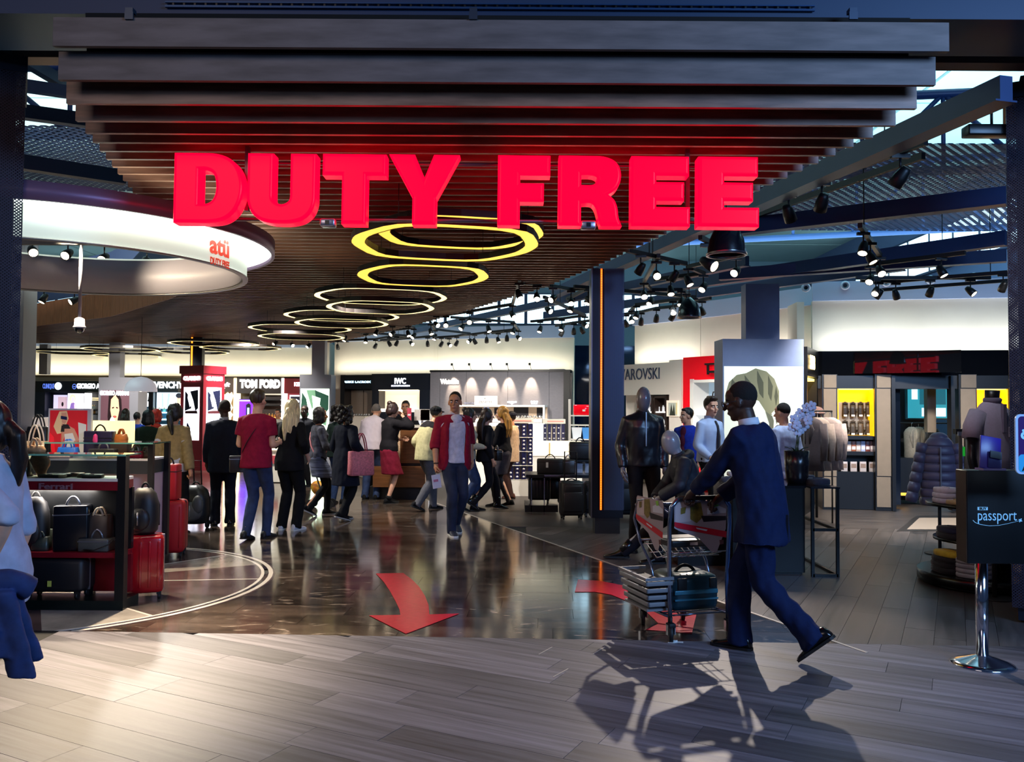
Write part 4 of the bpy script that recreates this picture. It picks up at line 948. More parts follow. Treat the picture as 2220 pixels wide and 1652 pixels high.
d.box('back', mat('warm_back', 'a8937f', .5, emit=.12), (998, 882, 1187, 908), (.005, .02))
for px in ((1019, 884, 1046, 906), (1072, 884, 1090, 900), (1114, 883, 1146, 907), (1164, 884, 1182, 906)): d.box('print', mat('dark_print', '1c1a20', .3), px, (.02, .025))
d.box('print', lit('blue_print', '7ab0ff', .9), (1050, 884, 1060, 895), (.02, .027))
d.box('sign_board', mat('cream_board', 'e9e2da', .5, emit=.35), (1038, 859, 1086, 879), (.38, .44)); d.text('ZENITH', mat('grey_letter', '8a8684', .5), (1047, 869, 1075, 874), .445)
d.art('star', [mat('grey_letter', '')], (1058, 862, 1063, 867), .447, [(0, [(.5 + .5 * (1 if i % 2 else .4) * math.sin(PI * i / 5), .5 - .5 * (1 if i % 2 else .4) * math.cos(PI * i / 5)) for i in range(10)])])
d.text('LONGINES', M_wtext, (1100, 870, 1120, 873), .01); d.art('wing_mark', [M_wtext], (1100, 873, 1120, 877), .012, [(0, [(0, 1), (.35, .7), (.5, 0), (.65, .7), (1, 1), (.5, .75)])]); d.text('RADO', M_wtext, (1151, 869, 1166, 873), .01); d.box('underline', M_wtext, (1152, 875, 1165, 876), (.008, .014))
ms = mat('watch_steel', '')
for k in range(26):
    px = 1015 + 6.5 * k; X, z = WX(C_, px, 908, .25)
    t = MB().tube([(.03 * math.cos(a), .0, .04 + .04 * math.sin(a)) for a in [2 * PI * i / 10 for i in range(10)]], .010, 5, closed=True).ball((0, -.032, .045), (.026, .01, .026), 10, 6).build('wristwatch', ms, label='steel wristwatch standing in the white-framed display', cat='watch', group='watches in the white-framed display'); t.location = d.M @ Vector((X, z, .25 + .06 * (k % 2))); t.rotation_euler = (0, 0, random.uniform(-.6, .6))

# ---------------------------------------------------------------- white jewellery bay and red bay
E = WALL_E
b = Bay(E, 1336, 1479, 'white jewellery bay with thin dark capitals and black-framed cabinets')
M_wl = mat('warm_white_panel', 'ece2d8', .4)
b.box('header', M_wl, (1336, 788, 1479, 856), (-.4, 0)); b.box('back_panel', M_wl, (1336, 856, 1479, 1040), (-.4, -.28)); b.box('post', M_wl, (1452, 780, 1479, 1040), (-.4, .02))
b.text('SWAROVSKI', mat('slate_letter', '3c4a66', .3, .3), (1330, 799, 1431, 823), .012)
for px in ((1382, 858, 1416, 1000), (1417, 858, 1446, 1000)):
    x0, y0, x1, y1 = px
    fr = MB()
    for q in ((x0, y0, x1, y0 + 5), (x0, y0, x0 + 3, y1), (x1 - 3, y0, x1, y1)):
        r = wrect(E, *q); fr.span((r[0], r[1], -.28), (r[2], r[3], .01))
    fr.xf(b.M).build('cabinet_frame', mat('dark_wood_frame', '2b1f1b', .35), b.t, world=True)
    b.box('cabinet_glass', mat('smoked_glass', '4a4648', .08), (x0 + 3, y0 + 5, x1 - 3, y1), (-.27, -.25))
    for q in (892, 922, 950): b.box('shelf', lit('cab_shelf', 'fff6ee', 1.0), (x0 + 3, q, x1 - 3, q + 3), (-.25, -.02))
b.box('picture', mat('mount_cream', 'f0e2d0', .5, emit=.3), (1448, 868, 1474, 903), (.02, .04)); b.art('print', [mat('print_silver', 'c9d0c4', .4), mat('print_dark2', '2c3428', .4), mat('print_gold', 'e8d890', .4)], (1452, 873, 1471, 901), .042, [(0, FULL), (1, [(.15, 0), (.35, .95), (.5, .3), (.65, .95), (.8, 0)]), (2, [(.85, .1), (1, .1), (1, 1), (.9, 1)])])
for i in range(18):
    x = 1384 + (i % 6) * 10.2; y = (892, 922, 950)[i // 6]; X, z = WX(E, x + 3, y, -.12)
    o = MB().box((0, 0, .05), (.05, .05, .10), bev=.01).ball((0, 0, .11), .02, 8, 6).build('trinket_box', [mat('crystal_white', 'e6ecf6', .15)], label='small pale jewellery stand on the lit cabinet shelves', cat='jewellery stand', group='jewellery stands in the white bay'); o.location = b.M @ Vector((X, z, -.12))
Fw = WALL_F
b = Bay(Fw, 1481, 1640, 'glossy red bay with a white-framed pale blue niche')
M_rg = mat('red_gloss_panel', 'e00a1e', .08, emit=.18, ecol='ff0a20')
b.box('header', M_rg, (1481, 770, 1640, 824), (-.4, 0)); b.box('post', M_rg, (1481, 824, 1500, 1060), (-.4, 0)); b.box('post', M_rg, (1612, 824, 1640, 1060), (-.4, 0)); b.box('apron', M_rg, (1500, 985, 1612, 1060), (-.4, 0))
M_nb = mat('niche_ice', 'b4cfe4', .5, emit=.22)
b.box('niche_back', M_nb, (1500, 824, 1612, 985), (-.45, -.40))
fr = MB()
for q in ((1498, 822, 1614, 828), (1498, 822, 1505, 985), (1607, 822, 1614, 985), (1498, 978, 1614, 985)):
    r = wrect(Fw, *q); fr.span((r[0], r[1], -.4), (r[2], r[3], .03))
fr.xf(b.M).build('niche_frame', M_white, b.t, world=True)
b.box('shelf', lit('niche_shelf', 'ffffff', 1.0), (1505, 896, 1607, 900), (-.4, -.02))
b.box('reflected_rail', M_black, (1532, 786, 1600, 790), (.02, .06)); b.box('reflected_arm', M_black, (1536, 789, 1540, 812), (.03, .05)); b.box('reflected_head', M_black, (1546, 803, 1600, 808), (.01, .14))  # black boxes standing for spotlight reflections in the red gloss
X, z = WX(Fw, 1552, 896, -.18)
o = thing('briefcase', 'dark brown satchel standing on the white shelf of the red bay', 'bag', b.M @ Vector((X, z, -.18)), math.atan2(-2.37, 1.5))
MB().box((0, 0, .17), (.42, .12, .34), bev=.03).build('body', mat('dark_leather', '2c211d', .4), o); MB().tube([(-.09, 0, .33), (-.07, 0, .41), (.07, 0, .41), (.09, 0, .33)], .012, 6).build('handle', mat('dark_leather', ''), o)
MB().box((0, -.065, .22), (.38, .02, .16), bev=.008).build('flap', mat('dark_leather', ''), o)
# red gloss case and pale goods seen left of the mesh-clad pillar
p = P(1263, 960, 18.2); o = thing('display_shelf', 'white display shelf with a red gloss case, seen left of the mesh-clad pillar', 'display', (p.x, 18.2, 0))
for z in (.5, .95, 1.25, 1.45): MB().box((0, 0, z), (.55, .4, .025)).build('shelf', M_white, o)
MB().box((-.28, 0, .9), (.025, .4, 1.8)).build('side', M_white, o); MB().box((.28, 0, .9), (.025, .4, 1.8)).build('side', M_white, o)
p = P(1264, 894, 18.2)
o = thing('gift_case', 'red glossy case on the white shelf left of the mesh-clad pillar', 'case', (p.x, 18.1, 1.4625)); MB().box((0, 0, .11), (.42, .22, .22), bev=.03).build('lid', M_rg, o); MB().box((0, -.115, .1), (.06, .01, .04)).build('clasp', M_white, o)
for x, c in ((-.14, 'dfe9f5'), (.08, '3f8fe0')):
    o = thing('paper_bag', 'small %s carrier bag on the shelf left of the mesh-clad pillar' % ('white' if x < 0 else 'blue'), 'bag', (p.x + x, 18.1, .9625)); MB().loft([[Vector((sx * w, sy * .05, z)) for sx, sy in ((-1, -1), (1, -1), (1, 1), (-1, 1))] for w, z in ((.08, 0), (.11, .24))], sm=False).build('body', mat('paper_' + c, c, .6, emit=.1), o); MB().tube([(-.04, 0, .24), (-.03, 0, .30), (.03, 0, .30), (.04, 0, .24)], .005, 5).build('handle', M_white, o)

# ---------------------------------------------------------------- poster pillars
def poster_pillar(cpx, half, ytop, Y, ybox, shaft_px, label, shaft_top, m_box, depth, zbot=0.0):
    a, b_ = P(cpx - half, 880, Y), P(cpx + half, 880, Y); zt = P(cpx, ybox, Y).z
    t = thing('poster_pillar', label, 'pillar', ((a.x + b_.x) / 2, Y + depth / 2, 0))
    w = b_.x - a.x
    MB().span((-w / 2, -depth / 2, zbot), (w / 2, depth / 2, zt)).build('box', m_box, t)
    s0, s1 = P(shaft_px[0], 700, Y + depth * .3).x - t.location.x, P(shaft_px[1], 700, Y + depth * .3).x - t.location.x
    MB().span((s0, -depth * .2, zt), (s1, depth * .3, shaft_top)).build('shaft', m_box, t)
    def put(nm, mats, px, shapes, d=.004):
        p0, p1 = P(px[0], px[3], Y), P(px[2], px[1], Y)
        return art_mb(p1.x - p0.x, p1.z - p0.z, shapes).xf(basis((1, 0, 0), (0, 0, 1), (0, -1, 0), Vector((p0.x, Y - d, p0.z)))).build(nm, mats, t, world=True)
    def txt(s_, m, px, bold=0.0, d=.012):
        p0, p1 = P(px[0], px[3], Y), P(px[2], px[1], Y)
        return text_mb(s_, p1.z - p0.z, .008, bold, width=p1.x - p0.x).xf(basis((1, 0, 0), (0, 0, 1), (0, -1, 0), Vector(((p0.x + p1.x) / 2, Y - d, p0.z)))).build('lettering', m, t, world=True)
    return t, put, txt
M_pil = mat('pillar_blue_grey', '7d8bb0', .55, var=.03)
t, put, txt = poster_pillar(1655, 88, 0, 12.0, 735, (1617, 1690), 'blue-grey pillar with a large pale poster of swept-back hair', 3.40, M_pil, .5)
put('poster', [lit('poster_pale', 'dfeee0', .75), mat('poster_hair', '8d8a6a', .5, emit=.18), mat('poster_hair_dark', '5a5a44', .5, emit=.1), mat('poster_skin', 'e6e8d4', .5, emit=.5), mat('poster_shade', '6f705c', .5, emit=.15)], (1570, 795, 1740, 1062),
    [(0, FULL), (3, [(.0, .0), (.0, .72), (.06, .78), (.60, .62), (.66, .46), (.60, .26), (.64, .10), (.62, 0)]), (1, [(.02, .66), (.01, .76), (.06, .87), (.16, .93), (.28, .945), (.40, .985), (.54, .96), (.64, .90), (.70, .80), (.70, .70), (.66, .62), (.58, .60), (.52, .64), (.44, .72), (.34, .74), (.2, .72), (.1, .68)]),
     (2, [(.10, .90), (.20, .82), (.24, .73), (.16, .74), (.08, .82)]), (2, [(.26, .93), (.36, .85), (.40, .74), (.32, .76), (.27, .84)]), (2, [(.42, .97), (.50, .87), (.50, .74), (.45, .78), (.42, .88)]), (2, [(.56, .93), (.62, .84), (.60, .72), (.56, .78)]), (2, [(.66, .84), (.685, .76), (.66, .68), (.64, .76)]),
     (4, [(.52, .64), (.60, .60), (.68, .63), (.72, .55), (.70, .44), (.62, .38), (.58, .44), (.57, .54)]), (3, [(.60, .62), (.655, .655), (.70, .63), (.715, .575), (.695, .51), (.655, .48), (.625, .50), (.63, .56)]), (4, [(.645, .60), (.675, .61), (.685, .575), (.665, .53), (.655, .55)]), (4, [(.60, .44), (.72, .44), (.84, .36), (.9, .22), (.86, .1), (.7, 0), (.62, 0), (.64, .12), (.60, .28)])])
t, put, txt = poster_pillar(683, 34, 0, 22.6, 812, (677, 705), 'grey pillar with a backlit poster of pale green flowers', 3.40, M_grey, .6)
put('poster', [lit('poster_glow', 'eaffdf', 3.0), lit('poster_green', '2e5a48', .35), lit('poster_leaf', '7fae8a', .6), lit('poster_yellow', 'e8d24a', 1.0)], (650, 843, 714, 990),
    [(0, FULL), (1, [(0, .62), (.05, .95), (.2, .85), (.3, .62), (.15, .5)]), (2, [(.2, .98), (.55, .98), (.6, .8), (.4, .7)]), (1, [(.5, .98), (.98, .9), (.98, .7), (.8, .6), (.7, .75), (.55, .8)]), (0, [(.4, .9), (.7, .86), (.65, .7), (.45, .72)]), (2, [(.62, .66), (.95, .6), (.9, .45), (.7, .5)]), (1, [(.72, .58), (.88, .55), (.84, .48)]), (3, ell(.75, .18, .14, .08)), (2, [(.05, .1), (.3, .3), (.2, .05)])])
t, put, txt = poster_pillar(256, 43, 0, 24.0, 818, (238, 262), 'grey pillar with a dusky poster of a long-haired face, at the far left', 3.40, M_grey, .6)
put('poster', [mat('poster_mauve', '6b4a55', .5, emit=.25), lit('poster_face', 'f0b894', .75), mat('poster_dark', '251318', .5), lit('poster_white', 'f4f0ec', .9), lit('poster_lip', 'b85a50', .5)], (216, 846, 281, 990),
    [(0, FULL), (3, [(.98, .0), (.98, .72), (.86, .5), (.74, .2), (.74, 0)]), (2, [(.28, .92), (.4, .98), (.6, .98), (.72, .86), (.78, .5), (.70, .3), (.6, .4), (.3, .4), (.25, .6)]), (1, [(.36, .86), (.5, .93), (.62, .86), (.66, .7), (.6, .56), (.5, .5), (.4, .57), (.34, .7)]), (1, [(.4, .56), (.6, .56), (.66, .3), (.9, .22), (.9, 0), (.1, 0), (.1, .22), (.34, .3)]), (2, [(.4, .74), (.47, .75), (.47, .73), (.4, .72)]), (2, [(.54, .75), (.61, .74), (.61, .72), (.54, .73)]), (4, ell(.5, .6, .07, .018, 12)), (3, ell(.42, .50, .10, .10, 12))])
txt('GIORGIO ARMANI', M_wtext, (217, 848, 280, 856), .01)
p = P(81, 800, 25.2); o = thing('wall_pier', 'pale grey pier on the cream wall at the far left', 'pillar', (p.x, 25.6, 2.53)); MB().span((-.12, -.1, 0), (.12, .1, .9)).build('shaft', M_grey, o)
# red totem with white lettering
c = P(416, 990, 21.3); tot = thing('brand_totem', 'dark red square totem with white lit lettering and picture panels', 'totem', (c.x + .08, 21.75, 0), math.radians(-24))
M_tot = mat('totem_red', '7e1626', .35)
MB().span((-.37, -.37, 0), (.37, .37, 2.60)).build('body', M_tot, tot); MB().span((-.40, -.40, 2.42), (.40, .40, 2.62)).build('cap', M_tot, tot); MB().span((-.40, -.40, 0), (.40, .40, .1)).build('foot', M_tot, tot)
for k in range(2):
    Rk = Matrix.Rotation(k * PI / 2, 4, 'Z'); M = Rk @ basis((1, 0, 0), (0, 0, 1), (0, -1, 0), Vector((-.26, -.376, .75)))
    art_mb(.52, 1.33, [(0, FULL), (1, [(.08, .55), (.08, .93), (.3, .85), (.5, .6)]), (1, [(.4, .92), (.9, .95), (.92, .6), (.75, .55), (.6, .75)]), (0, [(.3, .92), (.48, .7), (.4, .62), (.25, .8)]), (2, [(.1, .5), (.9, .5), (.85, .56), (.1, .55)]), (1, [(.15, .15), (.4, .1), (.5, .3), (.25, .35)]), (3, [(.1, .42), (.5, .2), (.6, .1), (.9, .05), (.9, .4)])]).xf(M).build('picture', [lit('totem_white', 'f2f0ff', 2.6), mat('totem_ink', '14183a', .4), mat('totem_brown', '5a2630', .4), lit('totem_ice', 'd8dcff', 1.2)], tot)
    text_mb('CLARINS', .085, .01, .012, width=.56).xf(Rk @ basis((1, 0, 0), (0, 0, 1), (0, -1, 0), Vector((0, -.385, 2.26)))).build('lettering', glow('white_bold_letter', ''), tot)
p = P(422, 760, 22.4); o = thing('pillar', 'dark pillar with an orange light line rising above the red totem', 'pillar', (p.x, 22.6, 2.62)); MB().span((-.16, -.1, 0), (.16, .1, .8)).build('shaft', M_frame, o); MB().span((-.13, -.11, 0), (-.09, -.1, .8)).build('light_line', glow('orange_led_bead', ''), o)

# ---------------------------------------------------------------- menswear wall
Gw = WALL_G
b = Bay(Gw, 1783, 2330, 'black glossy menswear shopfront with beige pilasters and yellow niches', 'shopfront', 'menswear_front')
L = (Gw[1] - Gw[0]).length
b.raw('fascia', M_gloss, (0, 2.16, -.42), (L, 2.56, .0)); Xh = WX(Gw, 1950, 795)[0]; MB().span((-.72, -.17, -.03), (.80, .17, .03)).xf(b.M @ Matrix.Translation((Xh, 2.36, .27)) @ Matrix.Rotation(math.radians(-19.3), 4, 'Y') @ Matrix.Rotation(math.radians(-1.3), 4, 'X')).build('added_reflector', M_gloss, b.t, world=True); b.raw('lower_fascia', M_black, (0, 1.95, -.42), (L, 2.16, .02))  # extra glossy panel added, turned so it mirrors the red lettering
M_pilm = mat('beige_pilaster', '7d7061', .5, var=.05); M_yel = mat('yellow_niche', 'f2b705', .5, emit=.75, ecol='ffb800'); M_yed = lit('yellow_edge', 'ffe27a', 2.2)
for x0, x1 in ((1784, 1811), (1898, 1928), (2079, 2112), (2190, 2220)):
    for y0, y1 in ((813, 841), (843, 1031), (1033, 1098)): b.box('pilaster_panel', M_pilm, (x0, y0, x1, y1), (-.1, .10))
    b.box('pilaster_core', M_black, (x0 - 3, 812, x1 + 3, 1106), (-.38, .085))
for (x0, x1, y1) in ((1815, 1896, 946), (2115, 2186, 1000)):
    b.box('niche_back', M_yel, (x0, 842, x1, y1), (-.40, -.36)); b.box('niche_light', M_yed, (x0, 841, x1, 844), (-.36, -.02)); b.box('niche_side', M_yel, (x0, 842, x0 + 3, y1), (-.36, 0)); b.box('niche_side', M_yel, (x1 - 3, 842, x1, y1), (-.36, 0)); b.box('cabinet', M_black, (x0, y1 + 1, x1, 1104), (-.42, -.30))
b.box('grey_back', mat('grey_display_back', '8a8580', .6), (1820, 872, 1892, 944), (-.355, -.34))
for y in (945, 979, 1023): b.box('shelf', M_black, (1815, y, 1896, y + 8), (-.32, 0))
b.box('base_cabinet', M_black, (1815, 1031, 1896, 1104), (-.34, 0))
for x0, x1 in ((1930, 1938), (2058, 2066)): b.box('mirror_jamb', M_black, (x0, 815, x1, 1106), (-.1, .12))
b.box('side_panel', mat('dark_navy_gloss', '0e1626', .15), (1938, 815, 1966, 1100), (-.5, -.4))
# gloves, packets
for r in range(2):
    for k in range(4):
        px = 1832 + 16.8 * k; X, z = WX(Gw, px, (870, 910)[r], -.28)
        t = thing('glove_pair', '%s leather gloves hanging in the %s row of the yellow niche' % (('black', 'black', 'dark brown', 'brown')[k] if r == 0 else ('black', 'grey-brown', 'taupe', 'taupe')[k], ('upper', 'lower')[r]), 'gloves', b.M @ Vector((X, z, -.28)), math.atan2(-1.16, 6.02), 'gloves hanging in the yellow niche')
        mg = mat('glove_%d' % (r * 4 + k), ('15131a', '17161c', '1f1a17', '2e2722', '191715', '37322e', '4a423b', '4a4038')[r * 4 + k], .5)
        MB().loft([[Vector((x * w, y * .02, zz)) for x, y in ((-1, 0), (-.6, -1), (.6, -1), (1, 0), (.6, 1), (-.6, 1))] for w, zz in ((.042, -.06), (.047, -.12), (.05, -.2), (.045, -.25))]).build('palm', mg, t)
        for f in range(4): MB().tube([(-.033 + .022 * f, 0, -.065), (-.033 + .022 * f, -.004, -.02 + .012 * (f in (1, 2)))], .0115, 6).build('finger', mg, t)
        MB().tube([(.04, -.01, -.18), (.058, -.015, -.12)], .012, 6).build('thumb', mg, t)
        MB().box((0, -.024, -.235), (.055, .004, .03)).build('tag', M_white, t)
cols = ['8a4a3c', 'c9b8ae', '9a5a40', 'b8a49c', 'a8b4d8', '7c4038', 'c4b0b8']
for r, y in enumerate((979, 1023)):
    n = 7 if r == 0 else 4
    for k in range(n):
        px = 1830 + (61 / (n - 1)) * k; X, z = WX(Gw, px, y, -.14); w = .068 if r == 0 else .10
        t = thing('shirt_packet', ('%s packet in the upper row of the dark shelves' % ('brown', 'cream', 'rust', 'beige', 'pale blue', 'dark red', 'pink-grey')[k]) if r == 0 else '%s white boxed pack with a portrait on the bottom dark shelf' % ('first', 'second', 'third', 'fourth')[k], 'packet', b.M @ Vector((X, z, -.14)), math.atan2(-1.16, 6.02), 'packets on the dark shelves')
        c = cols[k] if r == 0 else 'bdb4b4'
        MB().box((0, 0, .085), (w, .05, .17), bev=.004).build('box', mat('packet_' + c, c, .4), t)
        MB().box((0, -.0265, .06 if r == 0 else .10), (w * .8, .002, .05 if r == 0 else .07)).build('print', mat('packet_print', 'e8e2e2', .5) if r == 0 else mat('packet_print2', '8a7468', .5), t)
# mirror reflection rebuilt as a recess holding screen, pilaster and bench
o = thing('lit_screen', 'blue-lit screen built as the menswear mirror reflection', 'screen', b.M @ Vector((WX(Gw, 2010, 880, -1.6)[0], 1.65, -1.6)), math.atan2(-1.16, 6.02))
MB().span((-.36, -.03, -.2), (.36, .03, .45)).build('frame', mat('teal_frame', '114a58', .3, emit=.12), o)
art_mb(.66, .6, [(0, FULL), (1, [(.35, .05), (.95, .05), (.95, .3), (.35, .3)]), (1, [(.1, .55), (.25, .55), (.25, .95), (.1, .95)]), (2, [(.3, .4), (.95, .4), (.95, .95), (.3, .95)]), (1, [(.4, .85), (.6, .85), (.6, .88), (.4, .88)])]).xf(basis((1, 0, 0), (0, 0, 1), (0, -1, 0), (-.33, -.034, -.18))).build('picture', [lit('scr_teal', '2f9ab0', .7), lit('scr_white', 'b8e6ff', 1.6), lit('scr_deep', '1a6a80', .6)], o)
b.box('inner_pilaster', M_pilm, (2038, 828, 2058, 940), (-.9, -.7)); b.raw('mirror_recess_wall', mat('mirror_recess', '1a1b22', .6), (WX(Gw, 1930, 880)[0], 0, -1.9), (WX(Gw, 2075, 880)[0], 2.4, -1.8))
b.box('bench', M_black, (1970, 1000, 2058, 1088), (-1.3, -.9)); b.box('bench_light', lit('amber_line', 'ffb43a', 1.8), (1970, 1080, 2000, 1086), (-.9, -.88))
# narrow corner bay
H = WALL_H
b = Bay(H, 1747, 1784, 'narrow black corner bay with gold numerals and a tall yellow niche')
b.raw('fascia', M_black, (0, 2.12, -.3), ((H[1] - H[0]).length, 2.56, .02)); b.raw('back_panel', M_black, (0, 0, -.3), ((H[1] - H[0]).length, .95, -.05))
b.raw('niche_back', M_yel, (.05, .95, -.35), (.95, 2.10, -.3)); b.raw('niche_light', M_yed, (.05, 2.06, -.3), (.95, 2.10, -.02)); b.raw('post', M_black, (0, .95, -.3), (.06, 2.12, .01)); b.raw('post', M_black, (1.02, .95, -.3), (1.14, 2.12, .01))
M_ = b.M @ Matrix.Translation((.40, 2.24, .035)); text_mb('3//88', .20, .012, .006, width=.46).xf(M_).build('lettering', M_gtext, b.t, world=True)
bpy.context.view_layer.update()
# ================================================================ bags, cases
M_chr = mat('chrome', 'c9ced8', .12, 1.0); M_rub = mat('black_rubber', '101012', .6); M_sil = mat('silver_trim', 'a9aab2', .3, .8)
def lea(c, r=.38): return mat('leather_' + c, c, r, var=.12, scale=14, bump=.08)
def handle_arc(mb, w, h, z, y=0, r=.008, n=9): mb.tube([(-w / 2 + w * i / n, y, z + h * math.sin(PI * i / n) ** .7) for i in range(n + 1)], r, 6); return mb
def tote(loc, w, d, h, m, hm, label, hh=.16, rz=0.0, group=None, charm=None, flap=None, tape=.82):
    t = thing('handbag', label, 'bag', loc, rz, group)
    MB().loft([[Vector((x * w / 2 * k, y * d / 2 * k2, z)) for x, y in ((-1, -.7), (-.8, -1), (.8, -1), (1, -.7), (1, .7), (.8, 1), (-.8, 1), (-1, .7))] for k, k2, z in ((.94, .9, 0), (1, 1, .02), (.97, .95, h * .5), (tape, .6, h * .96), (tape - .03, .5, h))]).build('body', m, t)
    for y in (-d * .22, d * .22): handle_arc(MB(), w * .45, hh, h * .9, y, .009).build('handle', hm, t)
    if flap: MB().box((0, -d * .46, h * .7), (w * .8, .015, h * .38), bev=.006).build('flap', flap, t); MB().box((0, -d * .5, h * .56), (.035, .012, .03)).build('clasp', M_sil, t)
    if charm: MB().ball((-w * .12, -d * .55, h * .72), (.03, .012, .05), 8, 6).build('charm', charm, t)
    return t
def boxbag(loc, w, d, h, m, label, rz=0.0, trim=None, handle=True, cat='bag', name='handbag', group=None, edge=True):
    t = thing(name, label, cat, loc, rz, group)
    MB().box((0, 0, h / 2), (w, d, h), bev=min(w, d, h) * .10).build('body', m, t)
    if handle: handle_arc(MB(), w * .4, .07, h - .005, 0, .009).build('handle', trim or m, t)
    if edge: MB().box((0, 0, h * .80), (w * 1.01, d * 1.02, .008)).build('zip', trim or M_sil, t)
    return t
def suitcase(loc, w, d, h, m, label, rz=0.0, ribs=5, tele=0.0, trim=None, group=None, soft=False):
    """standing trolley case: w wide, d deep, h tall"""
    t = thing('suitcase', label, 'suitcase', loc, rz, group)
    MB().box((0, 0, .055 + (h - .055) / 2), (w, d, h - .055), bev=min(w, d) * .16).build('shell', m, t)
    if soft:
        MB().box((0, -d * .5, .06 + h * .36), (w * .8, .035, h * .52), bev=.014).build('pocket', m, t); MB().box((0, -d * .52, h * .66), (w * .78, .02, .012)).build('zip', M_sil, t)
        MB().box((0, -d * .5, h * .80), (w * .72, .03, h * .2), bev=.012).build('pocket', m, t)
    else:
        for i in range(ribs):
            x = -w * .36 + w * .72 * i / max(1, ribs - 1); MB().box((x, -d / 2 - .002, .055 + (h - .055) / 2), (w * .07, .012, (h - .055) * .8), bev=.005).build('rib', m, t)
    MB().box((0, 0, .06 + (h - .06) / 2), (w * 1.01, .012, (h - .06) * .98)).build('seam', trim or M_sil, t)
    handle_arc(MB(), w * .42, .03, h - .004, 0, .010).build('carry_handle', M_rub, t)
    for sx in (-1, 1):
        for sy in (-1, 1):
            k = MB().box((sx * w * .38, sy * d * .32, .055), (.035, .04, .03)).build('caster', M_rub, t)
            MB().cyl((0, 0, -.011), .026, .022, 12).xf(Matrix.Translation((sx * w * .38, sy * d * .32, .026)) @ Matrix.Rotation(PI / 2, 4, 'Y')).build('wheel', M_rub, k)
    if tele: MB().tube([(-w * .26, d * .3, h - .02), (-w * .26, d * .3, h + tele), (w * .26, d * .3, h + tele), (w * .26, d * .3, h - .02)], .010, 6).build('trolley_handle', M_rub, t)
    return t
def backpack(loc, w, d, h, m, label, rz=0.0, m2=None):
    t = thing('backpack', label, 'backpack', loc, rz)
    MB().loft([[Vector((math.cos(a) * w / 2 * k * (abs(math.cos(a)) ** -.25 if abs(math.cos(a)) > .2 else 1), math.sin(a) * d / 2 * k, z)) for a in [2 * PI * i / 14 for i in range(14)]] for k, z in ((.7, 0), (.92, .03), (1, h * .3), (.98, h * .65), (.8, h * .88), (.45, h))]).build('body', m, t)
    MB().ball((0, -d * .42, h * .34), (w * .36, d * .22, h * .26), 12, 8).build('pocket', m2 or m, t)
    handle_arc(MB(), w * .3, .06, h - .02, d * .1, .009).build('handle', M_rub, t)
    for s in (-1, 1): MB().tube([(s * w * .22, d * .35, h * .9), (s * w * .3, d * .62, h * .6), (s * w * .34, d * .5, h * .15)], .014, 6, flat=.5).build('strap', M_rub, t)
    MB().tube([(0, -d * .64, h * .5), (0, -d * .62, h * .22)], .006, 5).build('zip', M_sil, t)
    return t

# ================================================================ bag counters under the round canopy
M_cr = mat('counter_red', '7d1220', .3); M_cb = mat('counter_black', '0d0f12', .35); M_ct = mat('counter_green_black', '0c1716', .3)
M_glass = mat('counter_glass', 'e8fff6', .02, trans=1.0, spec=.5); M_gedge = mat('glass_edge', '6fae9a', .15, emit=.05)
k1 = thing('display_counter', 'red and black glass-topped bag counter nearest to us, with lettering on its red band', 'counter', (-4.15, 7.1, 0))
x0, x1, y0, y1 = -5.35, -3.03, 6.72, 7.0
def KY(Y): return 6.83 + (Y - 6.86) * .2
def kb(nm, m, lo, hi, bev=0.0, t=None): return MB().span(lo, hi, bev=bev).build(nm, m, t or k1, world=True)
kb('base', M_ct, (x0, y0, 0.0), (x1, y1, .075)); kb('lower_shelf', M_cr, (x0, y0 + .02, .405), (x1 - .05, y1 - .02, .445)); kb('back_panel', M_cr, (x0, y1 - .04, .10), (x1 - .05, y1, .40)); kb('back_panel', M_cb, (x0, y1 - .04, .445), (x1 - .05, y1, .94))
kb('red_band', M_cr, (x0, y0, .935), (x1 - .06, y1, 1.005)); kb('white_top', mat('counter_white', 'e6dfd2', .35), (x0, y0 - .005, 1.005), (x1 - .06, y1, 1.028))
kb('glass_top', M_glass, (x0, y0, 1.205), (x1, y1, 1.217)); kb('glass_edge', M_gedge, (x0, y0 - .004, 1.204), (x1, y0, 1.218)); kb('glass_front', M_glass, (x0, y0, 1.028), (x1 - .07, y0 + .008, 1.204))
kb('post', M_cb, (x1 - .07, y0, 0.075), (x1, y0 + .07, 1.204)); kb('post', M_cb, (x1 - .40, y1 - .05, 0.075), (x1 - .35, y1, .40))
a_, b_ = P(85, 1052, y0), P(158, 1052, y0)
text_mb('Ferrari', .044, .008, .0015, width=b_.x - a_.x).xf(basis((1, 0, 0), (0, 0, 1), (0, -1, 0), Vector(((a_.x + b_.x) / 2, y0 - .006, .945)))).build('lettering', mat('pink_metal_letter', 'b98a96', .3, .5), k1, world=True)
lamp('AREA', (-4.2, 6.95, .92), 26, (1, .9, .8), (-4.2, 7.1, 0), size=1.6, size_y=.2, name='counter_fill')  # added area light brightening the shelves below, has no fixture
k2 = thing('display_counter', 'second glass-topped bag counter, behind the red-banded one', 'counter', (-4.4, 8.6, 0))
X0, X1, Y0, Y1 = -5.4, P(333, 900, 8.42).x, 8.42, 8.86
kb('base', M_cb, (X0, Y0, 0), (X1, Y1, .08), t=k2); kb('body', mat('pink_white_panel', 'c9aeb4', .4), (X0, Y0 + .12, .08), (X1 - .06, Y1, .95), t=k2); kb('apron', mat('dark_grey_apron', '2b2f30', .5), (X0, Y0, .93), (X1 - .05, Y1, 1.06), t=k2); kb('white_top', mat('counter_white'), (X0, Y0, 1.06), (X1 - .05, Y1, 1.08), t=k2)
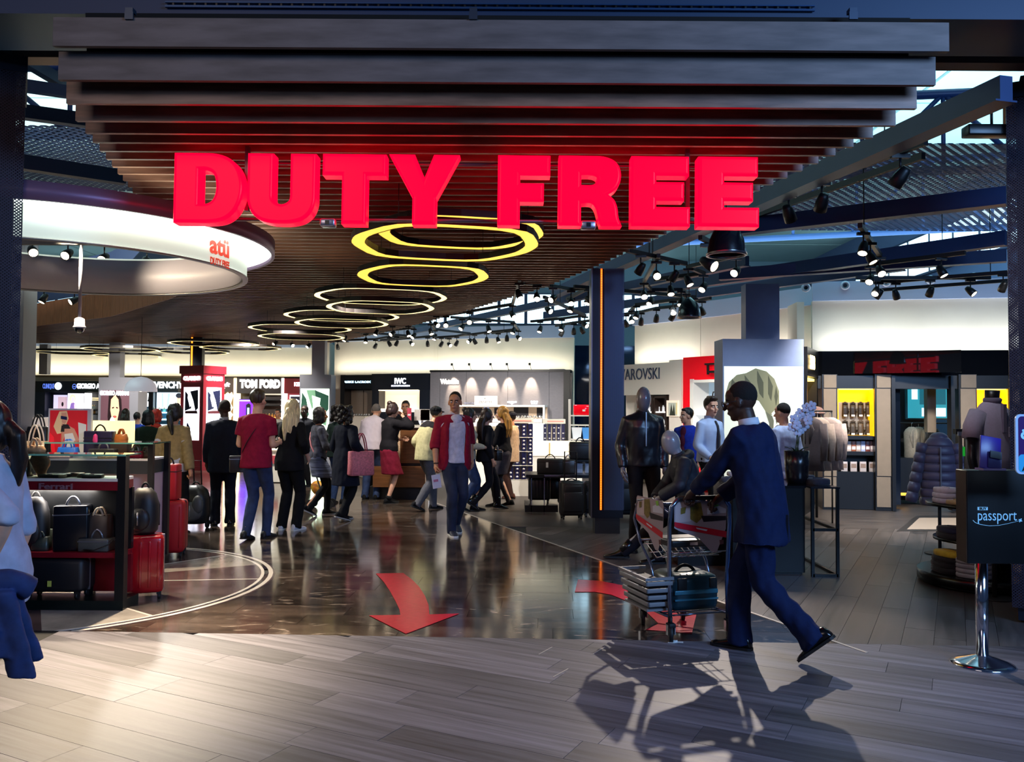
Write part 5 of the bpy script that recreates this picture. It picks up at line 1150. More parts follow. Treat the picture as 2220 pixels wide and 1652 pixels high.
kb('glass_top', M_glass, (X0 + .8, Y0, 1.225), (X1, Y1, 1.237), t=k2); kb('glass_edge', M_gedge, (X0 + .8, Y0 - .004, 1.224), (X1, Y0, 1.238), t=k2)
kb('post', M_cb, (X1 - .05, Y0, .08), (X1, Y0 + .05, 1.224), t=k2); kb('post', M_cb, (X1 - .05, Y1 - .05, .08), (X1, Y1, 1.224), t=k2); kb('post', M_cb, (X0 + .8, Y0, 1.08), (X0 + .84, Y0 + .04, 1.224), t=k2)
# pale partitions and the framed poster behind
k3 = thing('display_partition', 'pale lit partition carrying handbags behind the two counters', 'partition', (-4.6, 9.5, 0))
for (l, r, tp, c, e) in ((12, 46, 918, 'fff0a8', 1.3), (46, 108, 905, 'ead9cf', .35), (196, 286, 912, 'ffe9a0', 1.1)):
    a_, b_ = P(l, tp, 9.4), P(r, tp, 9.4); kb('panel', lit('partition_' + c, c, e), (a_.x, 9.4, .6), (b_.x, 9.48, a_.z), t=k3)
kb('plinth', M_white, (P(12, 900, 9.4).x, 8.9, 0), (P(286, 900, 9.4).x, 9.4, .95), t=k3)
for y in (935, 952, 970):
    a_, b_ = P(14, y, 9.38), P(45, y, 9.38); kb('shelf', mat('shelf_amber', 'e0b45a', .5), (a_.x, 9.25, a_.z), (b_.x, 9.4, a_.z + .012), t=k3)
fr = thing('framed_poster', 'red poster of a blonde woman in sunglasses in a white frame, above the counters', 'poster', (P(152, 980, 9.2).x, 9.2, .95))
a_, b_ = P(107, 986, 9.2), P(190, 890, 9.2); c_ = P(198, 890, 9.2)
MB().span((a_.x - .02, 9.2, .95), (c_.x, 9.24, b_.z + .02)).build('frame', M_white, fr, world=True)
art_mb(b_.x - a_.x, b_.z - .97, [(0, FULL), (1, [(.25, .98), (.45, .99), (.5, .85), (.42, .7), (.36, .58), (.2, .56), (.1, .7), (.18, .86)]), (2, [(.3, .96), (.44, .96), (.46, .82), (.4, .74), (.32, .78)]), (3, [(.29, .90), (.46, .88), (.46, .82), (.29, .84)]), (2, [(.32, .76), (.5, .72), (.66, .66), (.74, .55), (.8, .45), (.7, .4), (.6, .5), (.42, .55), (.3, .3), (.2, .02), (.28, .0), (.36, .3)]),
    (4, [(.4, .56), (.62, .58), (.7, .44), (.62, .3), (.5, .28), (.42, .4)]), (4, [(.76, .78), (.98, .74), (.98, 0), (.82, 0), (.8, .4)]), (5, [(.34, .74), (.5, .74), (.56, .66), (.4, .66)]), (5, [(.32, .72), (.4, .72), (.4, .6), (.3, .6)]), (6, [(.0, .0), (.2, .0), (.12, .5), (0, .6)])]).xf(basis((1, 0, 0), (0, 0, 1), (0, -1, 0), Vector((a_.x, 9.196, .97)))).build('print', [mat('poster_red', 'c31826', .5, emit=.25), mat('poster_blonde', 'd9b98c', .5, emit=.2), mat('poster_tan', 'c98e74', .5, emit=.2), mat('poster_glasses', '1c2a5a', .3), mat('poster_cream', 'd9d4c8', .5, emit=.2), mat('poster_navy', '14141e', .5), mat('poster_bright_red', 'e82030', .5, emit=.3)], fr, world=True)
# goods on the counters
def onz(px, Y, z): p = P(px, 900, Y); return Vector((p.x, Y, z))
M_leo = mat('leopard_print', 'e8cfae', .5, var=0, scale=26, color2='5a3a22'); M_crm = mat('cream_leather', 'e9d9c4', .4)
Ztop2, Zp = 1.08, .95
tote(onz(80, 9.06, Zp), .30, .16, .27, M_leo, M_crm, 'leopard print handbag with cream handles behind the second counter', .20)
tote(onz(84, 9.28, Zp), .26, .14, .42, lea('191716'), lea('191716'), 'tall black handbag behind the leopard one, against the pale partition', .17, flap=lea('191716'))
tote(onz(150, 9.05, Zp), .24, .13, .21, lea('1f5fc0'), lea('1f5fc0'), 'bright blue handbag below the red poster', .10)
boxbag(onz(218, 9.16, Zp), .30, .12, .38, lea('221a3a'), 'square dark violet bag with a pink tag, on the plinth', trim=lea('191716'))
o = thing('bag_charm', 'pink luggage tag hung on the front of the dark violet bag', 'tag', onz(208, 9.085, 1.2)); MB().loft([[Vector((x * .028 * k, y * .005, z)) for x, y in ((-1, -1), (1, -1), (1, 1), (-1, 1))] for k, z in ((.8, 0), (1, .03), (.7, .085), (.2, .1))]).build('leaf', mat('pink_tag', 'd83a7a', .4), o); MB().tube([(0, 0, .098), (.01, 0, .15)], .003, 5).build('cord', M_rub, o)
boxbag(onz(226, 8.97, Zp), .27, .10, .20, lea('26262a', .2), 'shiny black clutch in front of the dark violet bag', trim=M_sil)
tote(onz(264, 9.15, 1.22), .13, .08, .08, lea('c9742e'), lea('c9742e'), 'small orange handbag on a box against the yellow partition', .06)
o = thing('display_block', 'dark display block under the small orange handbag', 'block', onz(264, 9.15, Zp)); MB().box((0, 0, .13), (.18, .12, .26), bev=.004).build('block', mat('block_brown', '3a2a22', .5), o); MB().box((0, 0, .263), (.17, .11, .006)).build('top', M_crm, o)
tote(onz(297, 8.55, Ztop2), .15, .1, .07, lea('b01424', .25), lea('a89880'), 'small red pouch with a beige handle on the second counter', .07)
tote(onz(318, 8.6, Ztop2), .10, .1, .06, lea('8a8270'), lea('8a8270'), 'small grey-beige purse beside the red pouch', .05)
tote(onz(45, KY(7.3), 1.028), .20, .12, .14, lea('131313'), lea('131313'), 'soft black handbag inside the glass case of the nearest counter', .06)
tote(onz(78, KY(7.2), 1.217), .14, .1, .06, lea('b98c62'), lea('d9b48a'), 'small tan purse on the glass top of the nearest counter', .06)
o = thing('silk_scarf', 'folded peach scarf hanging over a stand in the glass case', 'scarf', onz(92, KY(7.25), 1.028))
MB().loft([[Vector((math.cos(a) * w + sx, math.sin(a) * .03, z)) for a in [2 * PI * i / 12 for i in range(12)]] for w, z, sx in ((.03, 0, .01), (.045, .04, .0), (.075, .09, .0), (.085, .13, -.01), (.06, .165, -.02), (.02, .17, -.03))]).build('cloth', mat('peach_silk', 'e0b08c', .35, var=.2, scale=30), o)
for i, (px, w, c, lb) in enumerate(((118, .20, 'e9e2d4', 'cream clutch lying flat in the glass case'), (130, .19, '131313', 'long black wallet lying flat in the glass case'), (165, .13, 'c9a090', 'pink-beige wallet in the glass case'), (205, .15, '151515', 'black purse lying at the right end of the glass case'), (185, .09, 'd8c49c', 'small pale purse in the glass case'))):
    o = thing('wallet', lb, 'wallet', onz(px, 6.80 + .07 * (i % 3), 1.028), .15 * (i - 2)); MB().box((0, 0, .014), (w, .09, .026), bev=.008).build('body', lea(c), o); MB().box((0, -.03, .028), (.03, .02, .006)).build('clasp', M_sil, o)
for px, lb, c in ((120, 'black zipped wallet under the second glass top', '161616'), (135, 'pink wallet under the second glass top', 'd8b0a8'), (238, 'yellow-tan wallet under the second glass top', 'd8b060')):
    o = thing('wallet', lb, 'wallet', onz(px, 8.45, 1.08), .1); MB().box((0, 0, .016), (.19, .09, .03), bev=.008).build('body', lea(c), o); MB().box((0, -.045, .016), (.18, .006, .006)).build('zip', M_sil, o)
# lower shelf and deck
zs = .445
boxbag(onz(163, KY(7.05), zs), .26, .16, .36, lea('10131a', .25), 'tall black shopping bag with silver edges on the lower shelf', rz=.25, trim=M_sil)
tote(onz(221, KY(7.25), zs), .20, .12, .28, lea('4a3c34'), lea('b9a890'), 'brown bag with a cream handle on the lower shelf', .08, tape=.95)
boxbag(onz(216, KY(6.95), zs), .24, .14, .10, lea('54544f'), 'low grey case in front of the brown bag', trim=M_sil)
o = thing('belt', 'black belt coiled over the end of the lower shelf', 'belt', onz(235, KY(6.86), zs)); MB().tube([(-.14, -.06, .02), (-.05, -.09, .02), (.05, -.06, .06), (.11, 0, .14), (.1, .03, .26)], .012, 6, flat=.4).build('strap', M_rub, o); MB().box((.1, .03, .28), (.035, .012, .04)).build('buckle', M_sil, o)
backpack(onz(80, KY(7.1), zs), .24, .16, .42, mat('nylon_black', '15151a', .5), 'black backpack hanging at the left of the lower shelf')
o = thing('hang_tag_stand', 'grey-green card stand beside the black backpack on the lower shelf', 'stand', onz(111, KY(7.3), zs)); MB().box((0, 0, .08), (.09, .02, .16), bev=.003).build('card', mat('grey_green_card', '7f8a78', .6), o); MB().box((0, .02, .01), (.09, .07, .02)).build('foot', M_rub, o)
tote(onz(98, KY(6.95), zs), .14, .11, .11, lea('3a3f36'), lea('3a3f36'), 'small dark green pouch on the lower shelf beside the backpack', .05)
o = suitcase(onz(135, KY(7.0), .075), .50, .24, .32, mat('nylon_black'), 'low black travel case on the bottom deck with a yellow badge', ribs=0)
MB().box((.0, -.135, .13), (.030, .006, .045)).build('badge', mat('yellow_badge', 'd8d860', .5), o)
# red cases beside the counters
M_rc = mat('red_polycarbonate', 'b00f1c', .22, coat=.5)
suitcase(Vector((P(314, 1300, 7.17).x, 7.17, 0)), .29, .22, .53, M_rc, 'glossy red cabin suitcase standing beside the nearest counter', rz=.35, ribs=4, tele=.0, trim=M_sil)
backpack(Vector((P(311, 1180, 7.17).x, 7.17, .534)), .24, .20, .38, mat('nylon_black'), 'round-topped black backpack sitting on the red cabin suitcase')
suitcase(Vector((P(370, 1210, 9.1).x, 9.15, 0)), .26, .32, .60, mat('red_fabric', 'b3121c', .5), 'tall red suitcase behind the red cabin one', rz=.2, ribs=2, trim=M_rub)
boxbag(Vector((P(363, 1098, 9.1).x, 9.15, .602)), .20, .20, .38, mat('red_fabric'), 'red soft travel bag on top of the tall red suitcase', trim=M_rub, rz=.1)
suitcase(Vector((P(340, 1120, 9.2).x - .1, 9.45, 0)), .18, .22, .86, mat('rose_white_shell', 'd8b8c0', .3), 'pale pink upright case between the second counter and the red ones', ribs=2, trim=M_rub)
o = backpack(Vector((P(422, 1135, 11.3).x, 11.3, .06)), .40, .30, .50, mat('wheel_bag_black', '17171a', .4), 'black wheeled rucksack with grey pockets pulled behind the woman in the sweater', m2=mat('grey_mesh_pocket', '55524e', .5))
for s in (-1, 1): MB().cyl((0, 0, -.015), .055, .03, 14).xf(Matrix.Translation((s * .16, .02, -.005)) @ Matrix.Rotation(PI / 2, 4, 'Y')).build('wheel', M_rub, o)
for s in (-1, 1): MB().ball((s * .09, -.15, .26), (.075, .05, .12), 12, 8).build('pocket', mat('grey_mesh_pocket'), o)
MB().tube([(-.05, .10, .45), (-.05, .05, .82), (.05, .05, .82), (.05, .10, .45)], .009, 6).build('trolley_handle', M_rub, o)
# white dome lamp
p = P(305, 849, 17.6); o = thing('dome_lamp', 'large white dome lampshade hanging over the perfume aisle', 'lamp', p)
MB().lathe((0, 0, 0), [(.32, 0), (.315, .06), (.285, .15), (.22, .235), (.12, .29), (0, .31)], 28).lathe((0, 0, 0), [(.32, 0), (.31, .005), (.275, .15), (.2, .235), (0, .295)], 28).build('shade', mat('white_gloss', 'e2dfe6', .25, emit=.22, ecol='e8e0f0'), o); MB().tube([(0, 0, .3), (0, 0, 3.66 - p.z)], .006, 6).build('cord', M_rub, o); MB().ball((0, 0, .07), .07, 12, 8).build('bulb', lit('bulb_warm', 'ffe8c0', 6), o)

# ================================================================ middle: desk, towers, black luggage
M_wd = mat('desk_walnut', '6e4526', .38, var=.25, scale=3, stretch=(1, 1, 10), bump=.05)
d0 = thing('cash_desk', 'brown timber cash desk with a raised block and a red sign on top', 'desk', (P(890, 1080, 14.9).x, 15.2, 0))
def sp(t, nm, m, px, Y, dy, bev=0.0):
    a_, b_ = P(px[0], px[3], Y), P(px[2], px[1], Y); return MB().span((a_.x, Y, a_.z), (b_.x, Y + dy, b_.z), bev=bev).build(nm, m, t, world=True)
sp(d0, 'front_panel', M_wd, (868, 927, 926, 1004), 14.9, .7); sp(d0, 'lower_panel', M_wd, (808, 1012, 922, 1056), 14.8, .8); sp(d0, 'gap', M_black, (812, 1003, 922, 1013), 14.92, .6); sp(d0, 'plinth', mat('desk_plinth', '1a1b1e', .4), (800, 1056, 922, 1086), 14.95, .6); sp(d0, 'worktop', mat('desk_top_white', 'd8d0c4', .3), (862, 923, 930, 927), 14.86, .75)
sp(d0, 'rack', mat('sweet_rack', 'b06a3a', .5, var=.6, scale=60, color2='f0e0c0'), (860, 935, 868, 1000), 14.9, .5)
o = thing('counter_sign', 'small upright red sign on the cash desk', 'sign', P(887, 924, 15.0)); MB().box((0, 0, .16), (.075, .02, .32), bev=.003).build('board', mat('sign_rose', 'b8324a', .4, emit=.1), o); MB().box((0, -.012, .2), (.05, .004, .03)).build('print', M_white, o); MB().box((0, .0, .005), (.08, .08, .01)).build('foot', M_rub, o)
for (px, lb) in ((915, 'white monitor back on the cash desk'), (928, 'second white monitor on the desk behind the cream jacket')):
    o = thing('monitor', lb, 'monitor', P(px, 924, 15.2)); MB().box((0, 0, .2), (.28, .03, .2), bev=.006).build('screen', mat('monitor_white', 'd9d4cc', .4), o); MB().box((0, .02, .06), (.04, .03, .12)).box((0, .02, .006), (.16, .12, .012)).build('stand', M_sil, o)
def tower(pl, pr, pt, pb, Y, rows, cols, label, pale):
    a_, b_ = P(pl, pb, Y), P(pr, pt, Y); w = b_.x - a_.x; t = thing('display_tower', label, 'display', ((a_.x + b_.x) / 2, Y + w / 2, 0))
    zt = b_.z; zb = P(pl, 1030 if pt < 905 else 1040, Y).z
    MB().span((-w / 2, -w / 2, 0), (w / 2, w / 2, zb)).build('plinth', M_white, t); MB().span((-w * .3, -w * .3, zb), (w * .3, w * .3, zt)).build('core', M_white, t)
    MB().span((-w / 2, -w / 2, zt - .09), (w / 2, w / 2, zt)).build('header', M_white, t); MB().span((-w * .3, -w / 2 - .004, zt - .06), (w * .42, -w / 2, zt - .03)).build('print', mat('header_rose', 'e0a8a0', .5), t)
    h = (zt - .09 - zb) / rows
    for r in range(rows + 1 if False else rows): MB().span((-w / 2, -w / 2, zb + r * h - .006), (w / 2, w / 2, zb + r * h + .006)).build('shelf', M_white, t)
    bw = w / cols * .66
    for side in range(2):
        for r in range(rows):
            for c in range(cols):
                u = -w / 2 + w * (c + .5) / cols; z = zb + r * h + .007; hh = h - .022
                pos = Vector((u, -w / 2 + bw * .5, z)) if side == 0 else Vector((w / 2 - bw * .5, u, z))
                if side == 1 and c == 0: continue
                o = bpy.data.objects.new('watch_box', BOXM(bw, hh, r + c)); COL.objects.link(o); o.location = t.location + pos; o.rotation_euler = (0, 0, 0 if side == 0 else PI / 2)
                tag(o, 'navy boxed watch, %s row, %s on the %s of the %s tower' % (('bottom', 'lowest but one', 'upper middle', 'top')[r if rows == 4 else (0, 1, 3)[r]], ('first', 'second', 'third', 'fourth', 'fifth')[c], 'front' if side == 0 else 'right side', pale), 'box', 'boxed watches on the %s white tower' % pale)
_bx = {}
def BOXM(bw, hh, k):
    key = (round(bw, 3), round(hh, 3), k % 3)
    if key not in _bx:
        mb = MB().box((0, 0, hh / 2), (bw, bw * .7, hh), 0)
        for i in range(3 if k % 3 else 2): mb.ball((0, -bw * .36, hh * (.2 + .3 * i)), (bw * .3, .006, bw * .24), 8, 4, 1)
        _bx[key] = mb.mesh('watch_box', [mat('box_navy', '1d1e48', .35), mat('dial_white', 'e6e4ea', .4)])
    return _bx[key]
tower(1100, 1157, 907, 1071, 15.6, 4, 4, 'white display tower of navy watch boxes behind the blonde woman', 'nearer')
tower(1176, 1226, 909, 1062, 17.5, 3, 5, 'white display tower of navy watch boxes to the right, farther back', 'farther')
o = thing('glass_counter', 'pale glass counter lit from inside, behind the black duffel', 'counter', (P(1205, 985, 16.6).x, 16.8, 0)); sp(o, 'body', lit('counter_glow', 'fff0d0', .9), (1150, 958, 1262, 988), 16.6, .5); sp(o, 'base', M_white, (1150, 988, 1262, 1064), 16.62, .46); sp(o, 'mullion', mat('mullion_gold', 'c9b070', .4), (1190, 960, 1193, 988), 16.58, .02)
# luggage stand
YL = 12.9
ls = thing('luggage_stand', 'dark stand with chrome edges carrying black bags, left of the mesh-clad pillar', 'stand', (P(1215, 1100, YL).x, YL + .35, 0))
sp(ls, 'top_shelf', M_cb, (1140, 1030, 1285, 1036), YL, .7); sp(ls, 'front_edge', M_chr, (1180, 1030, 1285, 1033), YL - .012, .012); sp(ls, 'lower_deck', M_cb, (1138, 1096, 1210, 1110), YL, .7); sp(ls, 'deck_edge', M_chr, (1182, 1117, 1208, 1120), YL - .012, .012)
for px in (1152, 1180, 1283): sp(ls, 'post', M_chr, (px - 1.2, 1033, px + 1.2, 1121), YL, .02)
sp(ls, 'upper_shelf', M_cb, (1232, 997, 1285, 1001), YL + .3, .5); sp(ls, 'back_post', M_cb, (1236, 999, 1239, 1030), YL + .5, .03); sp(ls, 'back_post', M_cb, (1279, 999, 1282, 1030), YL + .5, .03)
M_nb2 = mat('nylon_charcoal', '1b1a1c', .45, var=.2, scale=20)
zsh = P(1200, 1030, YL).z
o = boxbag(onz(1193, YL + .3, zsh), .40, .24, .23, M_nb2, 'black duffel bag with a white tag on the luggage stand', trim=M_rub); MB().box((-.05, -.125, .14), (.035, .004, .08)).build('tag', M_white, o)
boxbag(onz(1232, YL + .35, zsh), .22, .22, .22, lea('3a3634', .3), 'crumpled dark grey leather bag beside the duffel', trim=M_sil)
boxbag(onz(1258, YL + .45, P(1258, 996, YL + .45).z + .004), .34, .24, .27, M_nb2, 'black zipped travel bag on the upper shelf of the luggage stand', trim=M_rub)
for px in (1256, 1273): o = thing('white_card', '%s white card panel leaning below the black travel bag' % ('larger' if px < 1260 else 'smaller'), 'card', onz(px, YL + .45, zsh)); MB().box((0, 0, .1), (.11 if px < 1260 else .06, .015, .19)).build('card', mat('card_white', 'c6ccdc', .5), o)
suitcase(onz(1170, YL + .3, P(1160, 1096, YL).z + .004), .34, .24, .40, mat('ribbed_black', '16171a', .3), 'ribbed black suitcase on the lower deck of the luggage stand', ribs=6)
suitcase(onz(1200, YL + .45, P(1160, 1096, YL).z + .004), .22, .24, .38, mat('ribbed_black'), 'second black suitcase behind the chrome post', ribs=4)
suitcase(Vector((P(1238, 1120, 12.5).x, 12.45, 0)), .34, .25, .55, mat('soft_black', '1c1c20', .45), 'soft black trolley suitcase standing in front of the luggage stand', soft=True, tele=.42, rz=.12)
suitcase(Vector((P(1282, 1112, 12.9).x, 12.75, 0)), .26, .26, .52, mat('soft_black'), 'black suitcase half hidden by the mesh-clad pillar', soft=True)
suitcase(Vector((P(1358, 1120, 12.6).x, 12.6, 0)), .34, .25, .62, mat('soft_black'), 'black suitcase seen just right of the mesh-clad pillar', soft=True)
# low stroller behind the woman with the backpack
sx = P(695, 1075, 13.6); st = thing('pushchair', 'folded yellow and orange pushchair in the aisle', 'pushchair', (sx.x, 13.6, 0))
MB().ball((0, 0, .30), (.17, .13, .12), 14, 8, rot=Matrix.Rotation(.5, 3, 'Y')).build('seat', mat('orange_cloth', 'c8641e', .6, var=.4, scale=12, color2='e8b838'), st)
for x in (-.14, .16):
    for y in (-.12, .12): MB().cyl((0, 0, -.015), .07, .03, 14).xf(Matrix.Translation((x, y, .07)) @ Matrix.Rotation(PI / 2, 4, 'X')).build('wheel', M_rub, st)
for y in (-.12, .12): MB().tube([(-.14, y, .07), (.02, y, .32), (-.12, y, .75), (-.2, y, .85)], .012, 6).tube([(.16, y, .07), (-.02, y, .42)], .012, 6).build('frame', M_rub, st)
MB().tube([(-.2, -.12, .85), (-.2, .12, .85)], .016, 8).build('push_bar', mat('yellow_grip', 'd8b020', .5), st)
# white counter foot seen between the walkers
o = thing('white_counter', 'white lit counter below the watch display, seen between the walking people', 'counter', (P(1060, 1070, 17.2).x, 17.4, 0)); sp(o, 'body', lit('counter_white_glow', 'fff4e8', .45), (1000, 1000, 1100, 1055), 17.2, .5); sp(o, 'top', mat('desk_top_white'), (995, 925, 1104, 1000), 17.25, .45); sp(o, 'plinth', M_black, (1000, 1055, 1100, 1060), 17.25, .4)
o = thing('white_counter', 'low white counter with a red panel, behind the man in the maroon shirt', 'counter', (P(600, 1050, 18).x, 18.2, 0)); sp(o, 'body', mat('counter_white'), (583, 975, 650, 1045), 18.0, .5); sp(o, 'panel', mat('panel_rose', 'c0505a', .4), (590, 988, 604, 1005), 17.98, .02); sp(o, 'top', lit('counter_glow'), (580, 970, 652, 976), 17.97, .55)
o = thing('tester_counter', 'black tester counter with lit edges before the perfume bays', 'counter', (P(300, 960, 19).x, 19.2, 0)); sp(o, 'body', M_black, (270, 925, 345, 1015), 19, .6); MB().span((-.35, -.2, 0), (.35, .35, .25)).build('plinth', M_black, o); sp(o, 'top', lit('ice_top', 'cfe8ff', 1.0), (268, 921, 347, 926), 18.97, .66)

# ================================================================ menswear corner
M_tb = mat('table_black', '08090b', .25)
pl_ = thing('display_plinth', 'tall black display plinth behind the walking man in the blue suit', 'plinth', (2.52, 8.75, 0)); MB().span((-.36, -.4, .02), (.34, .4, .84)).build('body', M_tb, pl_); MB().span((-.37, -.41, .84), (.35, .41, .86)).build('top', mat('table_gloss', '14161a', .1), pl_); MB().span((-.34, -.38, 0), (.32, .38, .02)).build('foot', M_black, pl_)
ft = thing('frame_table', 'black square-tube frame table with folded clothes beside the orchid pot', 'table', (2.98, 8.85, 0))
r_ = .014
for x, y in ((-.08, -.6), (.16, -.6), (-.08, .6), (.16, .6)): MB().span((x - r_, y - r_, 0), (x + r_, y + r_, .86)).build('leg', M_tb, ft)
MB().span((-.10, -.62, .845), (.18, .62, .86)).build('top', mat('table_glass_dark', '1b1e24', .08), ft)
for z in (.014, .45): MB().span((-.08, -.6 - r_, z - r_), (.16, -.6 + r_, z + r_)).span((.16 - r_, -.6, z - r_), (.16 + r_, .6, z + r_)).build('rail', M_tb, ft)
def folded(loc, w, d, h, m, label, rz=0.0, group=None):
    t = thing('folded_garment', label, 'garment', loc, rz, group)
    MB().loft([[Vector((math.cos(a) * w / 2 * (abs(math.cos(a)) + .001) ** -.55 * k if abs(math.cos(a)) > .3 else math.cos(a) * w / 2 * 1.6 * k, math.sin(a) * d / 2 * k, z)) for a in [2 * PI * (i + .5) / 16 for i in range(16)]] for k, z in ((.93, 0), (1, h * .2), (1, h * .75), (.95, h))]).build('cloth', m, t)
    MB().box((0, -d * .05, h + .004), (w * .5, d * .06, .012), bev=.003).build('collar', m, t)
    return t
def cloth(c): return mat('cloth_' + c, c, .85, var=.12, scale=30, bump=.2, sheen=.2)
for i, (x, y, c, lb) in enumerate(((2.95, 9.25, 'b9b4c4', 'white folded shirt on the frame table behind the orchid pot'), (3.05, 8.55, '232838', 'navy folded jumper at the front of the frame table'), (3.05, 9.0, '3a3d4c', 'grey folded trousers on the frame table'))): folded(Vector((x, y, .86)), .2, .28, .06, cloth(c), lb, .2 * i)
folded(Vector((2.25, 8.75, .86)), .26, .22, .05, cloth('3a4150'), 'folded grey-blue garment on the black plinth behind the handle')
folded(Vector((2.35, 8.85, .915)), .24, .20, .04, cloth('cdd2dc'), 'pale folded shirt on top of the grey-blue garment')
# orchid
op = onz(1727, 8.62, .86); pot = thing('potted_orchid', 'white orchid in a tall ribbed black pot', 'plant', op)
n = 40; prof = [(.085, 0), (.105, .06), (.115, .18), (.12, .33), (.11, .33), (.10, .28)]
MB().loft([[Vector((math.cos(2 * PI * i / n) * r * (1 + (.04 if i % 2 else 0)), math.sin(2 * PI * i / n) * r * (1 + (.04 if i % 2 else 0)), z)) for i in range(n)] for r, z in prof]).build('pot', mat('ribbed_pot', '141418', .25), pot)
st_ = []
for s, (px, py) in enumerate(((1738, 905), (1752, 888), (1728, 915))):
    q = P(px, py, 8.6) - op; pts = [Vector((0.02 * s - .02, 0, .28)), Vector((q.x * .3, 0, .28 + q.z * .35)), Vector((q.x * .8, 0, .3 + q.z * .62)), q]
    MB().tube(pts, .005, 6).build('stem', mat('orchid_stem', '3a4a2c', .5), pot); st_.append(q)
random.seed(3); mp_ = mat('orchid_petal', 'd6dcf2', .5, sheen=.3); k = 0
for px, py in ((1722, 908), (1735, 895), (1748, 884), (1757, 896), (1742, 908), (1728, 922), (1752, 912), (1738, 930), (1760, 880), (1718, 925), (1745, 922), (1730, 935)):
    q = P(px, py, 8.55 + random.uniform(-.06, .06)) - op; mb = MB()
    for j in range(5):
        a = 2 * PI * j / 5 + k; mb.ball(Vector((math.cos(a) * .028, 0, math.sin(a) * .028)), (.026, .006, .022), 8, 5, rot=Matrix.Rotation(-a, 3, 'Y'))
    mb.ball((0, -.012, 0), .010, 6, 5); mb.v = [v + q for v in mb.v]; mb.build('blossom', mp_, pot); k += .7
for a in (0, 1.3, 2.6, 3.9, 5.2): MB().loft([[Vector((math.cos(a) * (.02 + t_ * .11) + s * .018 * math.sin(a) * (1 - t_), math.sin(a) * (.02 + t_ * .11) - s * .018 * math.cos(a) * (1 - t_), .30 + .16 * t_ - .1 * t_ * t_ + e)) for s, e in ((-1, 0), (0, .004), (1, 0), (0, -.004))] for t_ in (0, .3, .6, .9)]).build('leaf', mat('orchid_leaf', '1f3320', .4), pot)
# blazers on a rail
def hung(loc, w, d, h, m, label, rz, group=None, sleeves=True):
    t = thing('hanging_jacket', label, 'jacket', loc, rz, group)
    sec = []
    for k, kd, z in ((.30, .5, 0), (.72, .75, -.04), (.98, 1, -.10), (.92, 1.1, -.3), (.88, 1.1, -.5 * h / .75), (1.0, 1.15, -h)): sec.append([Vector((math.cos(a) * w / 2 * k, math.sin(a) * d / 2 * kd, z)) for a in [2 * PI * i / 16 for i in range(16)]])
    MB().loft(sec).build('body', m, t)
    if sleeves:
        for s in (-1, 1): MB().tube([(s * w * .44, 0, -.09), (s * w * .52, -.01, -.3), (s * w * .5, -.03, -.58)], [.055, .052, .042], 10).build('sleeve', m, t)
    for s in (-1, 1): MB().loft([[Vector((s * (.02 + q), -d * .5 * 1.02 - .006 * e, z)) for q, e in ((0, 1), (wd, 1), (wd, -1), (0, -1))] for wd, z in ((.03, -.05), (.07, -.16), (.02, -.36))]).build('lapel', m, t)
    MB().tube([(0, 0, 0), (0, 0, .05), (.02, 0, .075)], .004, 5).build('hanger_hook', M_chr, t)
    return t
YB = 11.6
for i, (px, c, lb) in enumerate(((1756, '3a2c2c', 'dark brown blazer hanging behind the tan one'), (1772, '8a7668', 'tan blazer with a pocket flap, first on the rail'), (1788, '7d6a62', 'rose-tan blazer behind the tan one'), (1798, 'a08a80', 'pale pinkish blazer last on the rail'))):
    p = P(px, 900, YB + i * .10); hung(Vector((p.x, YB + .10 * i, 1.50)), .40, .17, .72, cloth(c), lb, -.75)
p0, p1 = P(1745, 893, YB - .2), P(1812, 896, YB + .4); rk = thing('clothes_rail', 'dark rail with blazers in front of the corner niche', 'rail', ((p0.x + p1.x) / 2, YB + .1, 0))
MB().tube([(p0.x, YB - .15, 1.585), (p1.x, YB + .55, 1.585)], .012, 8).build('rail', M_rub, rk, world=True)
for x, y in ((p0.x, YB - .15), (p1.x, YB + .55)): MB().tube([(x, y, 0), (x, y, 1.59)], .012, 8).build('upright', M_rub, rk, world=True)
o = thing('flat_cap', 'dark patterned cap on a grey head form above the blazers', 'cap', P(1770, 900, 12.6)); MB().ball((0, 0, .06), (.10, .12, .07), 14, 8).ball((0, -.12, .03), (.09, .06, .02), 12, 6).build('crown', cloth('6a4a40'), o); MB().ball((0, .01, -.08), (.085, .10, .12), 14, 8).build('head_form', mat('head_form_grey', '5c564e', .5), o)
MB().tube([(0, .01, -.15), (0, .01, -.5), (0, .01, .0 - P(1770, 900, 12.6).z + .02)], .02, 8).build('stand', M_rub, o)
# puffer coat, belts
def esec_(w, d, z, n=20): return [Vector((math.cos(2 * PI * i / n) * w, math.sin(2 * PI * i / n) * d, z)) for i in range(n)]
o = thing('puffer_coat', 'long quilted grey-violet puffer coat on a stand by the clothes table', 'coat', onz(2035, 9.6, 0), -.35)
mq = mat('quilt_violet', '4d4860', .45, sheen=.2)
prev = None
for i in range(8):
    z1 = 1.30 - .095 * i; z0_ = z1 - .095; k = (.55, .85, .97, 1, 1.02, 1.05, 1.08, 1.08)[i]; kn = (.55, .85, .97, 1, 1.02, 1.05, 1.08, 1.08)[min(7, i + 1)]
    MB().loft([esec_((k * (1 - t) + kn * t) * .19 * q, (k * (1 - t) + kn * t) * .13 * q, z1 + (z0_ - z1) * t) for t, q in ((0, .93), (.2, 1.0), (.5, 1.03), (.8, 1.0), (1, .93))]).build('quilt_band', mq, o)
